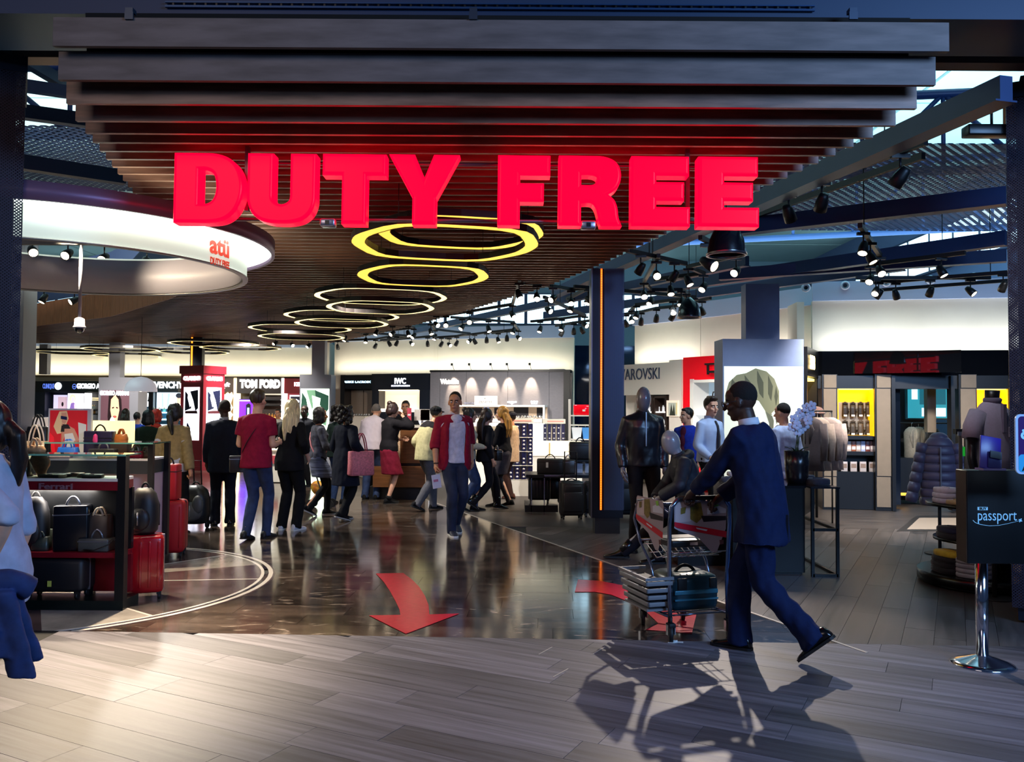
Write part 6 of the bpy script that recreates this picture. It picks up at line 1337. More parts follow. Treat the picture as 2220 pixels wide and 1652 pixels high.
for s in (-1, 1):
    for i in range(6): MB().tube([(s * (.165 + .022 * i), -.02 - .008 * i, 1.235 - .11 * i), (s * (.176 + .022 * i), -.024 - .008 * i, 1.18 - .11 * i), (s * (.187 + .022 * i), -.028 - .008 * i, 1.125 - .11 * i)], [.058, .068, .058], 14).build('sleeve_band', mq, o)
MB().ball((0, .02, 1.29), (.10, .09, .07), 14, 8).build('hood', mq, o); MB().span((-.006, -.155, .6), (.006, -.14, 1.2)).build('zip', M_sil, o); MB().tube([(0, 0, 0), (0, 0, 1.2)], .018, 8).build('stand', M_rub, o); MB().cyl((0, 0, 0), .16, .012, 20).build('foot', M_rub, o)
rk = thing('belt_rack', 'black rack of hanging belts with green tags beside the polo torso', 'rack', onz(2098, 8.3, 0)); MB().box((0, 0, 1.40), (.26, .06, .05)).build('bar', M_rub, rk); MB().box((0, .02, .7), (.04, .04, 1.4)).build('upright', M_rub, rk); MB().box((0, .02, .01), (.3, .3, .02)).build('foot', M_rub, rk)
for i, c in enumerate(('5a554e', '6a645c', '22201e', '2c2a28')):
    t = thing('hanging_belt', ('grey-brown belt with a green tag, first on the rack', 'grey-brown belt with a green tag, second on the rack', 'black belt on the rack, third', 'black belt nearest to the polo torso')[i], 'belt', rk.location + Vector((-.10 + .065 * i, -.05, 1.38)))
    MB().box((0, 0, -.21), (.034, .008, .40), bev=.002).build('strap', lea(c), t); MB().box((0, -.003, 0), (.05, .012, .04)).build('buckle', M_sil, t)
    if i < 2: MB().box((.028, -.008, -.17), (.022, .004, .09)).build('tag', mat('green_tag', '28c83c', .5, emit=.25), t)
# tiered round table
tb = thing('round_table', 'round black tiered table of folded clothes behind the small pedestal stand', 'table', (4.42, 7.95, 0))
MB().cyl((0, 0, 0), .56, .03, 40).cyl((0, 0, .03), .60, .09, 40).build('bottom_tier', M_tb, tb); MB().cyl((0, 0, .12), .2, .62, 24).build('core', M_black, tb); MB().cyl((0, 0, .40), .46, .025, 40).build('middle_tier', M_tb, tb); MB().cyl((0, 0, .72), .52, .03, 40).build('top_tier', M_tb, tb)
def rt(a, r, z): return Vector((4.42 + math.cos(a) * r, 7.95 + math.sin(a) * r, z))
for i, (a, r, z, w, d, h, c, lb) in enumerate((
    (3.28, .40, .121, .3, .24, .05, '14141a', 'black folded jeans at the bottom of the left stack on the lowest tier'), (3.28, .40, .172, .3, .24, .05, '1a1a20', 'black folded jeans on top of the left stack on the lowest tier'), (3.32, .41, .223, .3, .22, .045, '17151b', 'dark folded sweater under the yellow one'), (3.36, .40, .27, .3, .22, .05, 'c9ac2a', 'mustard yellow folded sweater on the lowest tier'),
    (3.95, .42, .121, .30, .24, .04, '8f8d96', 'bottom grey folded knit of the striped-looking stack'), (3.95, .42, .163, .30, .24, .04, '95939c', 'second grey folded knit of the stack by the chrome pole'), (3.95, .42, .205, .30, .24, .04, '8a8892', 'third grey folded knit of the stack by the chrome pole'), (3.95, .42, .247, .30, .24, .04, '9a98a0', 'top grey folded knit of the stack by the chrome pole'),
    (3.22, .33, .426, .32, .24, .05, '16161e', 'black folded trousers on the middle tier'), (3.22, .33, .478, .30, .24, .05, '1f2544', 'navy folded trousers on top of the middle tier'), (3.9, .30, .426, .26, .22, .06, '23284a', 'dark blue folded jeans on the middle tier behind the box'), (3.75, .30, .488, .2, .18, .04, '6c6c72', 'grey crumpled scarf on the middle tier'),
    (3.2, .40, .751, .22, .2, .045, 'b9b6cc', 'bottom white folded shirt on the top tier'), (3.2, .40, .798, .22, .2, .045, 'c6c3d6', 'middle white folded shirt on the top tier'), (3.2, .39, .845, .22, .2, .045, 'd0cde0', 'top white folded shirt on the top tier'), (3.62, .40, .751, .22, .18, .04, 'b09a72', 'beige folded knit on the top tier'), (4.1, .40, .751, .22, .18, .04, 'a8926c', 'second beige folded knit on the top tier, nearer the box'), (4.6, .3, .751, .26, .2, .1, '1c1c24', 'black folded pile with green tag on the top tier'))):
    folded(rt(a, r, z), w, d, h, cloth(c), lb, a + PI / 2)
o = thing('price_tag', 'bright green swing tag hanging above the white folded shirts', 'tag', rt(4.05, .3, .95)); MB().box((0, 0, .03), (.03, .006, .11), rot=Matrix.Rotation(.3, 3, 'Y')).box((.03, 0, .12), (.05, .006, .025)).build('card', mat('green_tag'), o); MB().tube([(0, 0, .08), (-.1, 0, -.02)], .003, 4).tube([(0, .0, .08), (0, .02, -.2)], .003, 4).build('string', M_white, o)
# polo torso
o = thing('polo_torso', 'torso form wearing a pale lilac polo shirt, by the right column', 'mannequin', onz(2152, 7.35, 0), .25)
def esec(w, d, z, y=0.0, n=20): return [Vector((math.cos(2 * PI * i / n) * w, math.sin(2 * PI * i / n) * d + y, z)) for i in range(n)]
mpo = mat('polo_lilac', 'b4aec6', .8, var=.05, scale=40, sheen=.2)
MB().loft([esec(.175, .115, 1.06), esec(.17, .115, 1.2), esec(.175, .12, 1.38), esec(.18, .115, 1.5), esec(.165, .10, 1.60), esec(.10, .075, 1.66, .01), esec(.06, .06, 1.685, .01)]).build('shirt', mpo, o)
for s in (-1, 1): MB().tube([(s * .15, 0, 1.585), (s * .215, -.01, 1.47), (s * .235, -.02, 1.37)], [.075, .078, .08], 12).build('sleeve', mpo, o); MB().tube([(s * .225, -.015, 1.41), (s * .25, -.03, 1.2), (s * .245, -.07, 1.05)], [.045, .04, .03], 10).build('arm', mat('mannequin_black', '15151a', .35), o)
MB().tube([(0, .01, 1.66), (0, .0, 1.78)], [.055, .06], 14).build('neck', mat('mannequin_black'), o); MB().loft([esec(.068, .068, 1.665, .005), esec(.075, .075, 1.70, .0), esec(.064, .064, 1.715, .005)]).build('collar', mat('polo_grey', '77738a', .8), o)
MB().span((-.016, -.135, 1.42), (.016, -.105, 1.66)).build('placket', mat('polo_grey'), o); MB().span((.05, -.128, 1.38), (.125, -.10, 1.47)).build('pocket', mpo, o); MB().tube([(0, 0, 0), (0, 0, 1.1)], .02, 8).build('stand', M_rub, o); MB().cyl((0, 0, 0), .15, .012, 20).build('foot', M_rub, o)
# hanging shirts built in place of the mirror reflection
p0 = P(1985, 950, 14.9)
for i in range(4): hung(Vector((P(1976 + 17 * i, 920, 14.75).x, 14.75 + .03 * i, 1.32)), .30, .14, .62, cloth(('8f897c', '7d786c', '22262c', '1c2026')[i]), ('pale khaki shirt built as mirror reflection, first', 'khaki shirt built as mirror reflection, second', 'dark shirt built as mirror reflection, third', 'black shirt built as mirror reflection, last')[i], .2, sleeves=False)
o = thing('garment_rail', 'dark rail holding shirts built as the menswear mirror reflection', 'rail', (p0.x + .2, 14.75, 0)); MB().tube([(-.55, 0, 1.385), (.7, .1, 1.385)], .012, 8).build('bar', M_rub, o); MB().tube([(-.55, 0, 0), (-.55, 0, 1.385)], .012, 8).tube([(.7, .1, 0), (.7, .1, 1.385)], .012, 8).build('upright', M_rub, o)

# ================================================================ the pedestal stand and the sign at the right edge
bp = G(2130, 1440); pd = thing('card_stand', 'black box stand with pale blue lettering on a chrome pedestal', 'stand', (bp.x, bp.y, 0))
MB().lathe((0, 0, 0), [(.185, 0), (.185, .008), (.15, .02), (.09, .04), (.045, .055), (.036, .06)], 36).build('pedestal', M_chr, pd); MB().cyl((0, 0, .05), .037, .64, 24).build('pole', M_chr, pd)
yb_ = bp.y - .17; a_ = P(2098, 1222, yb_); zt_ = P(2098, 1020, yb_).z; bx0 = a_.x; bw_ = .42
MB().span((bx0, yb_, a_.z), (bx0 + bw_, yb_ + .13, zt_), bev=.004).build('box', mat('box_black_satin', '06080b', .4), pd, world=True); MB().span((bx0 - .003, yb_ + .004, a_.z + .004), (bx0, yb_ + .126, zt_ - .004)).build('side_plate', mat('brushed_side', '5a5048', .25, .8), pd, world=True)
M_pb = mat('pale_blue_print', '7fc0ea', .4, emit=.35)
def podtxt(s_, px, bold=0.0):
    p0, p1 = P(px[0], px[3], yb_), P(px[2], px[1], yb_); return text_mb(s_, p1.z - p0.z, .002, bold, width=p1.x - p0.x).xf(basis((1, 0, 0), (0, 0, 1), (0, -1, 0), Vector(((p0.x + p1.x) / 2, yb_ - .002, p0.z)))).build('lettering', M_pb, pd, world=True)
podtxt('passport', (2119, 1105, 2203, 1128), -.0005)
pb_ = [P(2119, 1099, yb_), P(2141, 1106, yb_)]; MB().span((pb_[0].x, yb_ - .003, pb_[1].z), (pb_[1].x, yb_, pb_[0].z)).build('label_block', M_pb, pd, world=True)
text_mb('BUY', .014, .001, .001, width=.045).xf(basis((1, 0, 0), (0, 0, 1), (0, -1, 0), Vector(((pb_[0].x + pb_[1].x) / 2, yb_ - .0045, pb_[1].z + .003)))).build('label_lettering', mat('box_black_satin'), pd, world=True)
arc = [P(x, y, yb_) for x, y in ((2109, 1128), (2114, 1133), (2125, 1137), (2145, 1140), (2165, 1139), (2185, 1135), (2210, 1129))]
MB().tube([Vector((p.x, yb_ - .001, p.z)) for p in arc], [.007, .006, .005, .004, .0035, .003, .002], 5, flat=.3).build('swoosh', M_pb, pd, world=True)
q_ = P(2212, 1128, yb_); MB().box((q_.x, yb_ - .001, q_.z), (.022, .002, .006), rot=Matrix.Rotation(.5, 3, 'Y')).box((q_.x, yb_ - .001, q_.z), (.006, .002, .024), rot=Matrix.Rotation(.5, 3, 'Y')).build('plane_mark', M_pb, pd, world=True)
h0, h1 = P(2122, 1015, yb_ + .05), P(2175, 941, yb_ + .05)
o = thing('leaflet_holder', 'tilted violet leaflet holder on top of the black box stand', 'leaflets', Vector(((h0.x + h1.x) / 2, yb_ + .06, zt_)), .0)
Rl = Matrix.Rotation(.18, 3, 'Y') @ Matrix.Rotation(-.25, 3, 'X')
MB().box((0, 0, .105), (.13, .012, .21), rot=Rl, bev=.003).build('card', mat('violet_card', '2c1a86', .3, emit=.06), o); MB().box((.015, -.022, .06), (.085, .008, .10), rot=Rl).build('leaflet', mat('deep_blue_card', '1a1470', .3), o); MB().box((.02, -.027, .095), (.07, .006, .045), rot=Rl).build('label', M_black, o); MB().box((0, 0, .006), (.14, .10, .012)).build('foot', mat('clear_foot', '8a88c0', .1), o)
yb2 = 4.9; a_, c_ = P(2203, 1028, yb2), P(2203, 898, yb2)
o = thing('promo_board', 'rounded violet and light blue board at the right edge, above the box stand', 'sign', (a_.x + .2, yb2, 0))
def rrect(x0, z0, x1, z1, r, n=5): return [(cx + r * math.cos(t), cz + r * math.sin(t)) for cx, cz, t0 in ((x1 - r, z1 - r, 0), (x0 + r, z1 - r, PI / 2), (x0 + r, z0 + r, PI), (x1 - r, z0 + r, 1.5 * PI)) for t in [t0 + PI / 2 * i / n for i in range(n + 1)]]
MF = basis((1, 0, 0), (0, 0, 1), (0, -1, 0), Vector((0, 0, 0)))
MB().prism(rrect(a_.x - a_.x - .2, a_.z, .24, c_.z, .03), -.012, .0, M=MF).build('board', mat('board_edge', 'a8c8ec', .3, emit=.1), o)
zm = a_.z + (c_.z - a_.z) * .33
MB().prism(rrect(-.185, zm - .03, .225, c_.z - .012, .02), .0, .0015, M=MF).build('upper_print', mat('violet_print', '3a1660', .3, emit=.06), o); MB().prism(rrect(-.185, a_.z + .012, .225, zm, .02), .0, .002, M=MF).build('lower_print', mat('sky_print', '2f9ad2', .3, emit=.2), o)
text_mb('\u00f6d\u00fcl', .055, .001, .004, align='LEFT').xf(MF @ Matrix.Translation((-.172, zm + .09, .003))).build('lettering', mat('pale_blue_print'), o); text_mb('A', .03, .001, .002, align='LEFT').xf(MF @ Matrix.Translation((-.165, a_.z + .02, .003))).build('lettering', M_black, o)
MB().tube([(.1, .02, 0), (.1, .02, c_.z - .1)], .016, 10).build('post', M_chr, o); MB().cyl((.1, .02, 0), .14, .015, 24).build('foot', M_chr, o)

# ================================================================ luggage trolley pushed by the man in blue
A_, B_ = Vector((1.10, 5.93, 0)), Vector((1.53, 6.06, 0)); cr = thing('luggage_trolley', 'chrome luggage trolley with printed basket panels, pushed by the man in the blue suit', 'trolley', ((A_ + B_) / 2), math.atan2(B_.y - A_.y, B_.x - A_.x))
# local: x to the right, y away; the handle end is near us
Wd = .225; M_tube = mat('trolley_steel', '8d97ac', .22, .95); M_tubeb = mat('trolley_blue_steel', '5f86c4', .25, .9)
zt = .985
C2 = Vector((-.20, .48, 0)); D2 = Vector((.10, .52, 0))
for s in (-1, 1):
    MB().tube([(s * Wd, .0, .13), (s * Wd, .01, .40), (s * (Wd + .005), .0, .62), (s * (Wd + .01), -.01, .80), (s * (Wd - .0), -.02, zt - .06), (s * (Wd - .05), -.03, zt)], .0155, 10).build('upright', M_tube if s < 0 else M_tubeb, cr)
MB().tube([(-Wd + .05, -.03, zt), (Wd - .05, -.03, zt)], .017, 10).build('handle', M_rub, cr)
# side frames running forward, curved down to the deck
for s in (-1, 1):
    MB().tube([(s * (Wd + .01), .0, zt - .10), (s * (Wd + .02), .25, zt - .03), (s * (Wd + .03), .45, zt - .06), (s * (Wd + .03), .52, zt - .2), (s * (Wd + .01), .46, .62), (s * Wd, .30, .48), (s * Wd, .22, .30)], .011, 8).build('basket_frame', M_tube, cr)
MB().tube([(-Wd - .03, .50, zt - .1), (Wd + .03, .50, zt - .1)], .010, 8).tube([(-Wd - .01, .47, .63), (Wd + .01, .47, .63)], .010, 8).build('front_bar', M_tube, cr)
for i in range(9):
    x = -Wd + 2 * Wd * (i + .5) / 9; MB().tube([(x, .02, .60 - .0), (x, .25, .53), (x, .46, .62)], .004, 6).build('wire', M_chr, cr)
for i in range(5): MB().tube([(-Wd, .02 + .1 * i, .60 - .06 * math.sin(i * .8)), (Wd, .02 + .1 * i, .60 - .06 * math.sin(i * .8))], .004, 6).build('wire', M_chr, cr)
# printed panels: end facing us and the left side
def adpanel(M, w):
    out = [(0.04, 1), (.96, 1), (1, .9), (.98, .45), (.80, 0), (.70, .02), (.45, .30), (.1, .44), (.0, .5), (0, .95)]
    sh = [(0, out), (1, [(.02, .98), (.3, .98), (.42, .8), (.3, .62), (.02, .6)]), (2, [(.3, .95), (.5, .98), (.55, .7), (.42, .58), (.3, .66)]), (3, [(.62, .86), (.8, .92), (.98, .84), (.98, .76), (.62, .74)]), (4, [(.72, .97), (.82, .99), (.84, .9), (.76, .88)]), (5, [(.5, .72), (.98, .70), (.98, .62), (.55, .6)]), (2, [(.12, .88), (.22, .9), (.2, .78), (.12, .76)]), (6, [(0, .62), (.99, .40), (.98, .28), (.06, .50), (0, .54)]), (7, [(.85, .24), (.93, .24), (.93, .16), (.86, .15)]), (3, [(.4, .50), (.62, .45), (.6, .42), (.42, .47)])]
    return art_mb(w, .36, sh).xf(M).build('ad_panel', [mat('ad_grey_rose', 'a89aa0', .35), mat('ad_pale', 'c9b8b8', .35), mat('ad_olive', '7a6a2c', .35, var=.3, scale=40), mat('ad_white', 'd0d4e0', .35), mat('ad_green', '8cc84a', .35), mat('ad_dark', '241c20', .35), mat('ad_red', 'c8142c', .35), mat('ad_brown', '5a2c2a', .35)], cr)
adpanel(basis((1, 0, 0), (0, 0, 1), (0, -1, 0), Vector((-Wd + .02, -.022, .60))), 2 * Wd - .04)
adpanel(basis((0, -1, 0), (0, 0, 1), (-1, 0, 0), Vector((-Wd - .034, .47, .60))), .44)
MB().span((-Wd + .02, -.020, .80), (Wd - .02, -.012, .955)).build('panel_back', M_rub, cr); MB().span((-Wd - .030, .05, .80), (-Wd - .022, .46, .94)).build('panel_back', M_rub, cr)
# deck and front crate
MB().tube([(-Wd, 0, .17), (-Wd + .01, .40, .15), (0.0, .62, .14), (Wd - .01, .40, .15), (Wd, 0, .17)], .013, 8).build('deck_frame', M_tube, cr)
for i in range(5): MB().tube([(-Wd, .05 + .09 * i, .165), (Wd, .05 + .09 * i, .165)], .006, 6).build('deck_bar', M_tube, cr)
ct_ = MB().span((-Wd - .15, .05, .20), (-Wd + .01, .42, .215)).build('crate', mat('crate_grey', '7c7c80', .45), cr)
for i in range(4):
    z = .235 + .05 * i; e = .012 * i
    MB().span((-Wd - .15 - e, .03 - e, z), (-Wd + .02, .045 - e, z + .030), bev=.004).build('slat', mat('crate_grey'), ct_); MB().span((-Wd - .15 - e, .03 - e, z), (-Wd - .135 - e, .44, z + .030), bev=.004).build('slat', mat('crate_grey'), ct_)
MB().span((-Wd - .195, -.02, .425), (-Wd + .02, .0, .445)).span((-Wd - .195, .0, .425), (-Wd - .175, .44, .445)).span((-Wd - .175, .42, .425), (-Wd + .02, .44, .445)).build('crate_rim', mat('crate_grey'), cr); MB().span((-Wd - .13, .06, .215), (-Wd + .0, .41, .40)).build('crate_core', mat('crate_dark', '2c2c30', .6), cr)
for (x, y, s) in ((-Wd, -.01, 1), (Wd, -.01, 1), (C2.x, C2.y, 0), (D2.x + .05, D2.y, 0)):
    k = MB().box((x, y, .115), (.05, .06, .03), bev=.006).tube([(x, y, .12), (x, y, .17)], .012, 8).build('caster', M_rub, cr)
    MB().cyl((0, 0, -.014), .058, .028, 20).xf(Matrix.Translation((x, y, .058)) @ Matrix.Rotation(PI / 2, 4, 'Y') @ Matrix.Rotation(.4, 4, 'X')).build('wheel', M_rub, k)
    MB().cyl((0, 0, -.017), .022, .034, 14).xf(Matrix.Translation((x, y, .058)) @ Matrix.Rotation(PI / 2, 4, 'Y') @ Matrix.Rotation(.4, 4, 'X')).build('hub', M_sil, k)
    for dx in (-.026, .026): MB().box((x + dx, y, .085), (.006, .03, .07)).build('fork', M_sil, k)
R_ = mw(cr)
o = thing('travel_bag', 'dark teal travel bag lying on the deck of the luggage trolley', 'bag', R_ @ Vector((.015, .24, .172)), cr.rotation_euler.z)
MB().box((0, 0, .13), (.38, .34, .26), bev=.05).build('body', mat('teal_leather', '123642', .3), o); MB().box((0, -.172, .14), (.34, .012, .03), bev=.004).box((0, -.174, .09), (.34, .012, .012)).build('trim', mat('teal_trim', '3f7f94', .25, .3), o); MB().box((-.11, -.172, .2), (.07, .014, .08), bev=.004).build('pocket', M_rub, o); MB().box((.13, -.172, .2), (.05, .014, .07), bev=.004).build('pocket', M_rub, o); handle_arc(MB(), .16, .05, .25, 0, .012).build('handle', M_rub, o)
o = thing('document_case', 'flat black case lying in the basket of the trolley', 'case', R_ @ Vector((.0, .22, .62)), cr.rotation_euler.z); MB().box((0, 0, .03), (.34, .28, .05), bev=.01).build('body', lea('121216'), o); MB().box((0, -.142, .03), (.06, .008, .02)).build('clasp', M_sil, o)
# scrap of paper
o = thing('paper_scrap', 'small white scrap of paper on the planks below the trolley wheel', 'paper', G(1463, 1393)); MB().prism([(-.05, -.01), (-.01, -.022), (.02, -.005), (.055, -.015), (.06, .012), (.01, .014), (-.03, .02)], .001, .004).build('sheet', M_white, o); MB().prism([(-.03, 0), (.0, -.008), (.02, .008), (-.01, .012)], .004, .014).build('crease', M_white, o)
# ================================================================ people
SKIN = {'dark': '3d241a', 'light': 'd9a488', 'tan': 'b9805e', 'pale': 'e0b49c'}
def skin(k): return mat('skin_' + k, SKIN[k], .5, var=.06, scale=30)
def hairm(c): return mat('hair_' + c, c, .45, var=.35, scale=60, stretch=(1, 1, .12), bump=.3)
def fab(c, r=.85): return mat('fabric_%s_%d' % (c, r * 100), c, r, var=.14, scale=26, bump=.18, spec=.2)
REM = []
def rounded(pts, rs):
    pts = [Vector(p) for p in pts]; rs = list(rs)
    a = (pts[0] - pts[1]).normalized(); b = (pts[-1] - pts[-2]).normalized()
    return [pts[0] + a * rs[0] * .75, pts[0] + a * rs[0] * .45] + pts + [pts[-1] + b * rs[-1] * .45, pts[-1] + b * rs[-1] * .75], [rs[0] * .4, rs[0] * .8] + rs + [rs[-1] * .8, rs[-1] * .4]
def limb(mb, pts, rs, n=14, flat=False):
    p, r = rounded(pts, rs)
    if flat: p, r = p[:-2], r[:-2]
    return mb.tube(p, r, n)
def ik(a, t, l1, l2, pole):
    d = t - a; L = d.length; M_ = (l1 + l2) * .998
    if L > M_: t = a + d * (M_ / L); d = t - a; L = M_
    u = d / L; x = (l1 * l1 - l2 * l2 + L * L) / (2 * L); h = math.sqrt(max(0, l1 * l1 - x * x))
    p = Vector(pole) - u * Vector(pole).dot(u); p = p.normalized() if p.length > 1e-5 else Vector((0, 1, 0))
    return a + u * x + p * h, t
def V(*a): return Vector(a)

class Fig:
    def __init__(s, label, loc, rot, H=1.75, fem=False, cat='person', name='person', group=None, lean=0, hip=(0, 0), hz=None, fl=(-.10, -.02, 0, 6), fr=(.10, .02, 0, -6), hl=None, hr=None, pl=(-.5, -1, -.3), pr=(.5, -1, -.3),
                 nl=(1, 0, 0), nr=(-1, 0, 0), grip=(0, 0), head=(0, 0), twist=0, sk='light', mannequin=False, vox=.0095, kpole=(0, 1, 0), build=1.0, face=True, stoop=0.0):
        s.amp = 1.0; s.S = H / 1.75; s.fem = fem; s.vox = vox; s.man = mannequin; s.bw = build
        s.root = thing(name, label, cat, (loc[0], loc[1], loc[2] if len(loc) > 2 else 0), math.radians(rot), group)
        s.skin = skin(sk) if not mannequin else mannequin
        r = 1.0 if not fem else .93; s.hw = .088; ls = math.radians(lean); tw = math.radians(twist)
        lat = []
        for f in (fl, fr): lat.append(Vector((f[0], f[1], .085 + f[2])))
        if hz is None: hz = min(.935, min(math.sqrt(max(.05, .868 ** 2 - (a.x - hip[0] - sgn * s.hw) ** 2 - (a.y - hip[1]) ** 2)) + a.z for a, sgn in zip(lat, (-1, 1))))
        s.pel = V(hip[0], hip[1], hz); s.ank = []; s.knee = []; s.hipj = []; s.feet = (fl, fr)
        for a, sgn in zip(lat, (-1, 1)):
            h = s.pel + V(sgn * s.hw, 0, -.02); k, t = ik(h, a, .44, .43, kpole); s.hipj.append(h); s.knee.append(k); s.ank.append(t)
        s.lean, s.tw, s.stoop = ls, tw, math.radians(stoop)
        sh = s.sp(.452); s.shw = .168 * r * (1.0 if not fem else .95) * (.5 + .5 * build); s.sh, s.el, s.wr = [], [], []
        for i, (tgt, pole, sgn) in enumerate(((hl, pl, -1), (hr, pr, 1))):
            S_ = sh[0] + sh[1] * sgn * s.shw
            if tgt is None: tgt = S_ + V(sgn * .06, .05, -.52)
            e, w = ik(S_, Vector(tgt), .29, .26, pole); s.sh.append(S_); s.el.append(e); s.wr.append(w)
        n0 = s.sp(.54)[0]; up = s.sp(.54)[3]
        hy, hp = math.radians(head[0]), math.radians(head[1])
        fwd = s.sp(.54)[2]; c0 = n0 + up * .105 + V(fwd.x, fwd.y, 0) * .035
        R = Matrix.Rotation(s.tw, 3, 'Z') @ Matrix.Rotation(hy, 3, 'Z') @ Matrix.Rotation(hp - s.lean * .35, 3, 'X')
        s.hR, s.hc = R, c0 + V(0, 0, .03)
        s.face = face; s.body(nl, nr, grip)
    def sp(s, h):
        """spine frame at height h above the pelvis: centre, right, forward, up"""
        p = s.pel.copy(); N = 8; ang = 0
        if h > 0:
            for i in range(N):
                t = h * (i + .5) / N; ang = s.lean * min(1, .35 + t / .3) + s.stoop * min(1, max(0, (t - .2) / .3)); p += V(0, math.sin(ang), math.cos(ang)) * h / N
            ang = s.lean * min(1, .35 + h / .3) + s.stoop * min(1, max(0, (h - .2) / .3))
        else: p += V(0, 0, h)
        a = s.tw * min(1, max(0, h / .4)); r = V(math.cos(a), math.sin(a), 0); f = Matrix.Rotation(a, 3, 'Z') @ V(0, math.cos(ang), -math.sin(ang)); u = Matrix.Rotation(a, 3, 'Z') @ V(0, math.sin(ang), math.cos(ang))
        return p, r, f, u
    def torso(s, mb, secs, n=22):
        """secs: (h, half width, half depth, forward shift)"""
        rings = []
        for h, w, d, y in secs:
            c, r, f, u = s.sp(h); ring = []
            for i in range(n):
                a = 2 * PI * i / n; ca, sa = math.cos(a), math.sin(a)
                ring.append(c + r * (w * math.copysign(abs(ca) ** .85, ca)) + f * (d * math.copysign(abs(sa) ** .9, sa) + y))
            rings.append(ring)
        return mb.loft(rings)
    def prof(s, off=0.0, bottom=None, loose=1.0):
        b = s.bw
        if s.fem: P_ = [(-.10, .13, .09, 0), (-.02, .175, .115, -.01), (.06, .165, .11, -.005), (.17, .128, .092, .0), (.28, .142, .105, .012), (.36, .150, .118, .018), (.44, .145, .093, .0), (.49, .108, .074, -.005), (.525, .062, .056, -.005)]
        else: P_ = [(-.10, .13, .09, 0), (-.02, .165, .112, -.005), (.06, .163, .112, 0), (.16, .155, .108, .002), (.28, .166, .116, .005), (.38, .174, .120, .006), (.45, .170, .102, 0), (.495, .125, .080, -.008), (.53, .070, .060, -.006)]
        return [(h, w * b + off, d * b + off, y) for h, w, d, y in P_]
    def fin(s, mb, name, mats, parent=None, vox=None, post=None, smooth=3):
        mb.v = [v * s.S for v in mb.v]
        o = mb.build(name, mats, parent or s.root); o.data.materials.clear() if False else None
        REM.append((o, vox or s.vox, smooth, post, s)); return o
    def part(s, mb, name, mats, parent=None):
        mb.v = [v * s.S for v in mb.v]; return mb.build(name, mats, parent or s.root)
    def hp(s, x, y, z): return s.hc + s.hR @ V(x, y, z)
    def hball(s, mb, c, r, n=14, m=10): return mb.ball(s.hp(*c), r, n, m, rot=s.hR)
    def body(s, nl, nr, grip):
        mb = MB(); s.torso(mb, s.prof(-.014))
        n0 = s.sp(.50)[0]; limb(mb, [n0, s.hp(0, -.02, -.06)], [.062 if not s.fem else .052, .055 if not s.fem else .046])
        if s.man: mb.ball(s.hp(0, .0, .005), (.078, .10, .135), 20, 14, rot=s.hR @ Matrix.Rotation(.12, 3, 'X'))
        else:
            s.hball(mb, (0, -.018, .035), (.076, .097, .098)); s.hball(mb, (0, .02, -.04), (.058, .068, .075)); s.hball(mb, (0, .058, -.088), (.026, .026, .024)); s.hball(mb, (0, .06, .035), (.058, .03, .02)); s.hball(mb, (0, .045, .06), (.06, .04, .04))
            limb(mb, [s.hp(0, .085, .015), s.hp(0, .112, -.022)], [.011, .015], 8); s.hball(mb, (0, .083, -.054), (.025, .016, .013), 10, 6)
            for q in (-1, 1): s.hball(mb, (q * .04, .055, -.02), (.024, .03, .022), 10, 6); s.hball(mb, (q * .078, -.008, -.005), (.010, .022, .033), 10, 8)
        for i in (0, 1):
            limb(mb, [s.sh[i], s.sh[i].lerp(s.el[i], .4), s.el[i]], [.054, .046, .038]); limb(mb, [s.el[i], s.el[i].lerp(s.wr[i], .3), s.wr[i]], [.038, .040, .026])
            limb(mb, [s.hipj[i], s.hipj[i].lerp(s.knee[i], .4), s.knee[i]], [.076, .064, .047]); limb(mb, [s.knee[i], s.knee[i].lerp(s.ank[i], .32), s.ank[i]], [.045, .048, .031])
            d = s.toe(i); limb(mb, [s.ank[i] + V(0, 0, -.02), s.ank[i] + d * .05 + V(0, 0, -.045)], [.031, .022], 8)
        fing = MB()
        for i, (nn, sg) in enumerate(((nl, -1), (nr, 1))):
            d = (s.wr[i] - s.el[i]).normalized(); n = Vector(nn); n = (n - d * n.dot(d)); n = n.normalized() if n.length > 1e-4 else V(0, 0, -1); w = d.cross(n) * sg; k = s.wr[i]; sc = .93 if s.fem else 1.0
            limb(mb, [k, k + d * .045 * sc], [.026, .030], 10)
            for j in (-1.1, -.35, .35, 1.1): limb(mb, [k + d * .015, k + d * .088 * sc + w * .024 * j], [.018, .013], 8)
            g = grip[i]
            for j, L in ((-1.1, .064), (-.35, .078), (.35, .084), (1.1, .074)):
                p = k + d * .075 * sc + w * .0225 * j; pts = [p]; a = 0
                for b_, fr_ in ((.25 + .75 * g, .45), (.3 + 1.1 * g, .32), (.25 + .7 * g, .23)):
                    a += b_; p = p + (d * math.cos(a) + n * math.sin(a)) * L * fr_ * 1.05; pts.append(p.copy())
                q_, r_ = rounded(pts, [.0092, .0088, .0080, .0068]); fing.tube(q_, [v * sc for v in r_], 8)
            p = k + d * .025 + w * .022; pts = [p, p + d * .025 + w * .022 + n * .01, p + d * .052 + w * (.026 - .012 * g) + n * (.02 + .018 * g), p + d * .075 + w * (.022 - .02 * g) + n * (.026 + .03 * g)]
            q_, r_ = rounded(pts, [.0125, .0115, .010, .0082]); fing.tube(q_, [v * sc for v in r_], 8)
        s.fing = fing; fing.v = [v * s.S for v in fing.v]
        s.bodyo = s.fin(mb, 'body', [s.skin] + ([mat('lips_' + s.skin.name, '4a2620' if 'dark' in s.skin.name else 'b0685c', .45), mat('brow_dark', '1a1210', .7)] if not s.man else []), post='body')
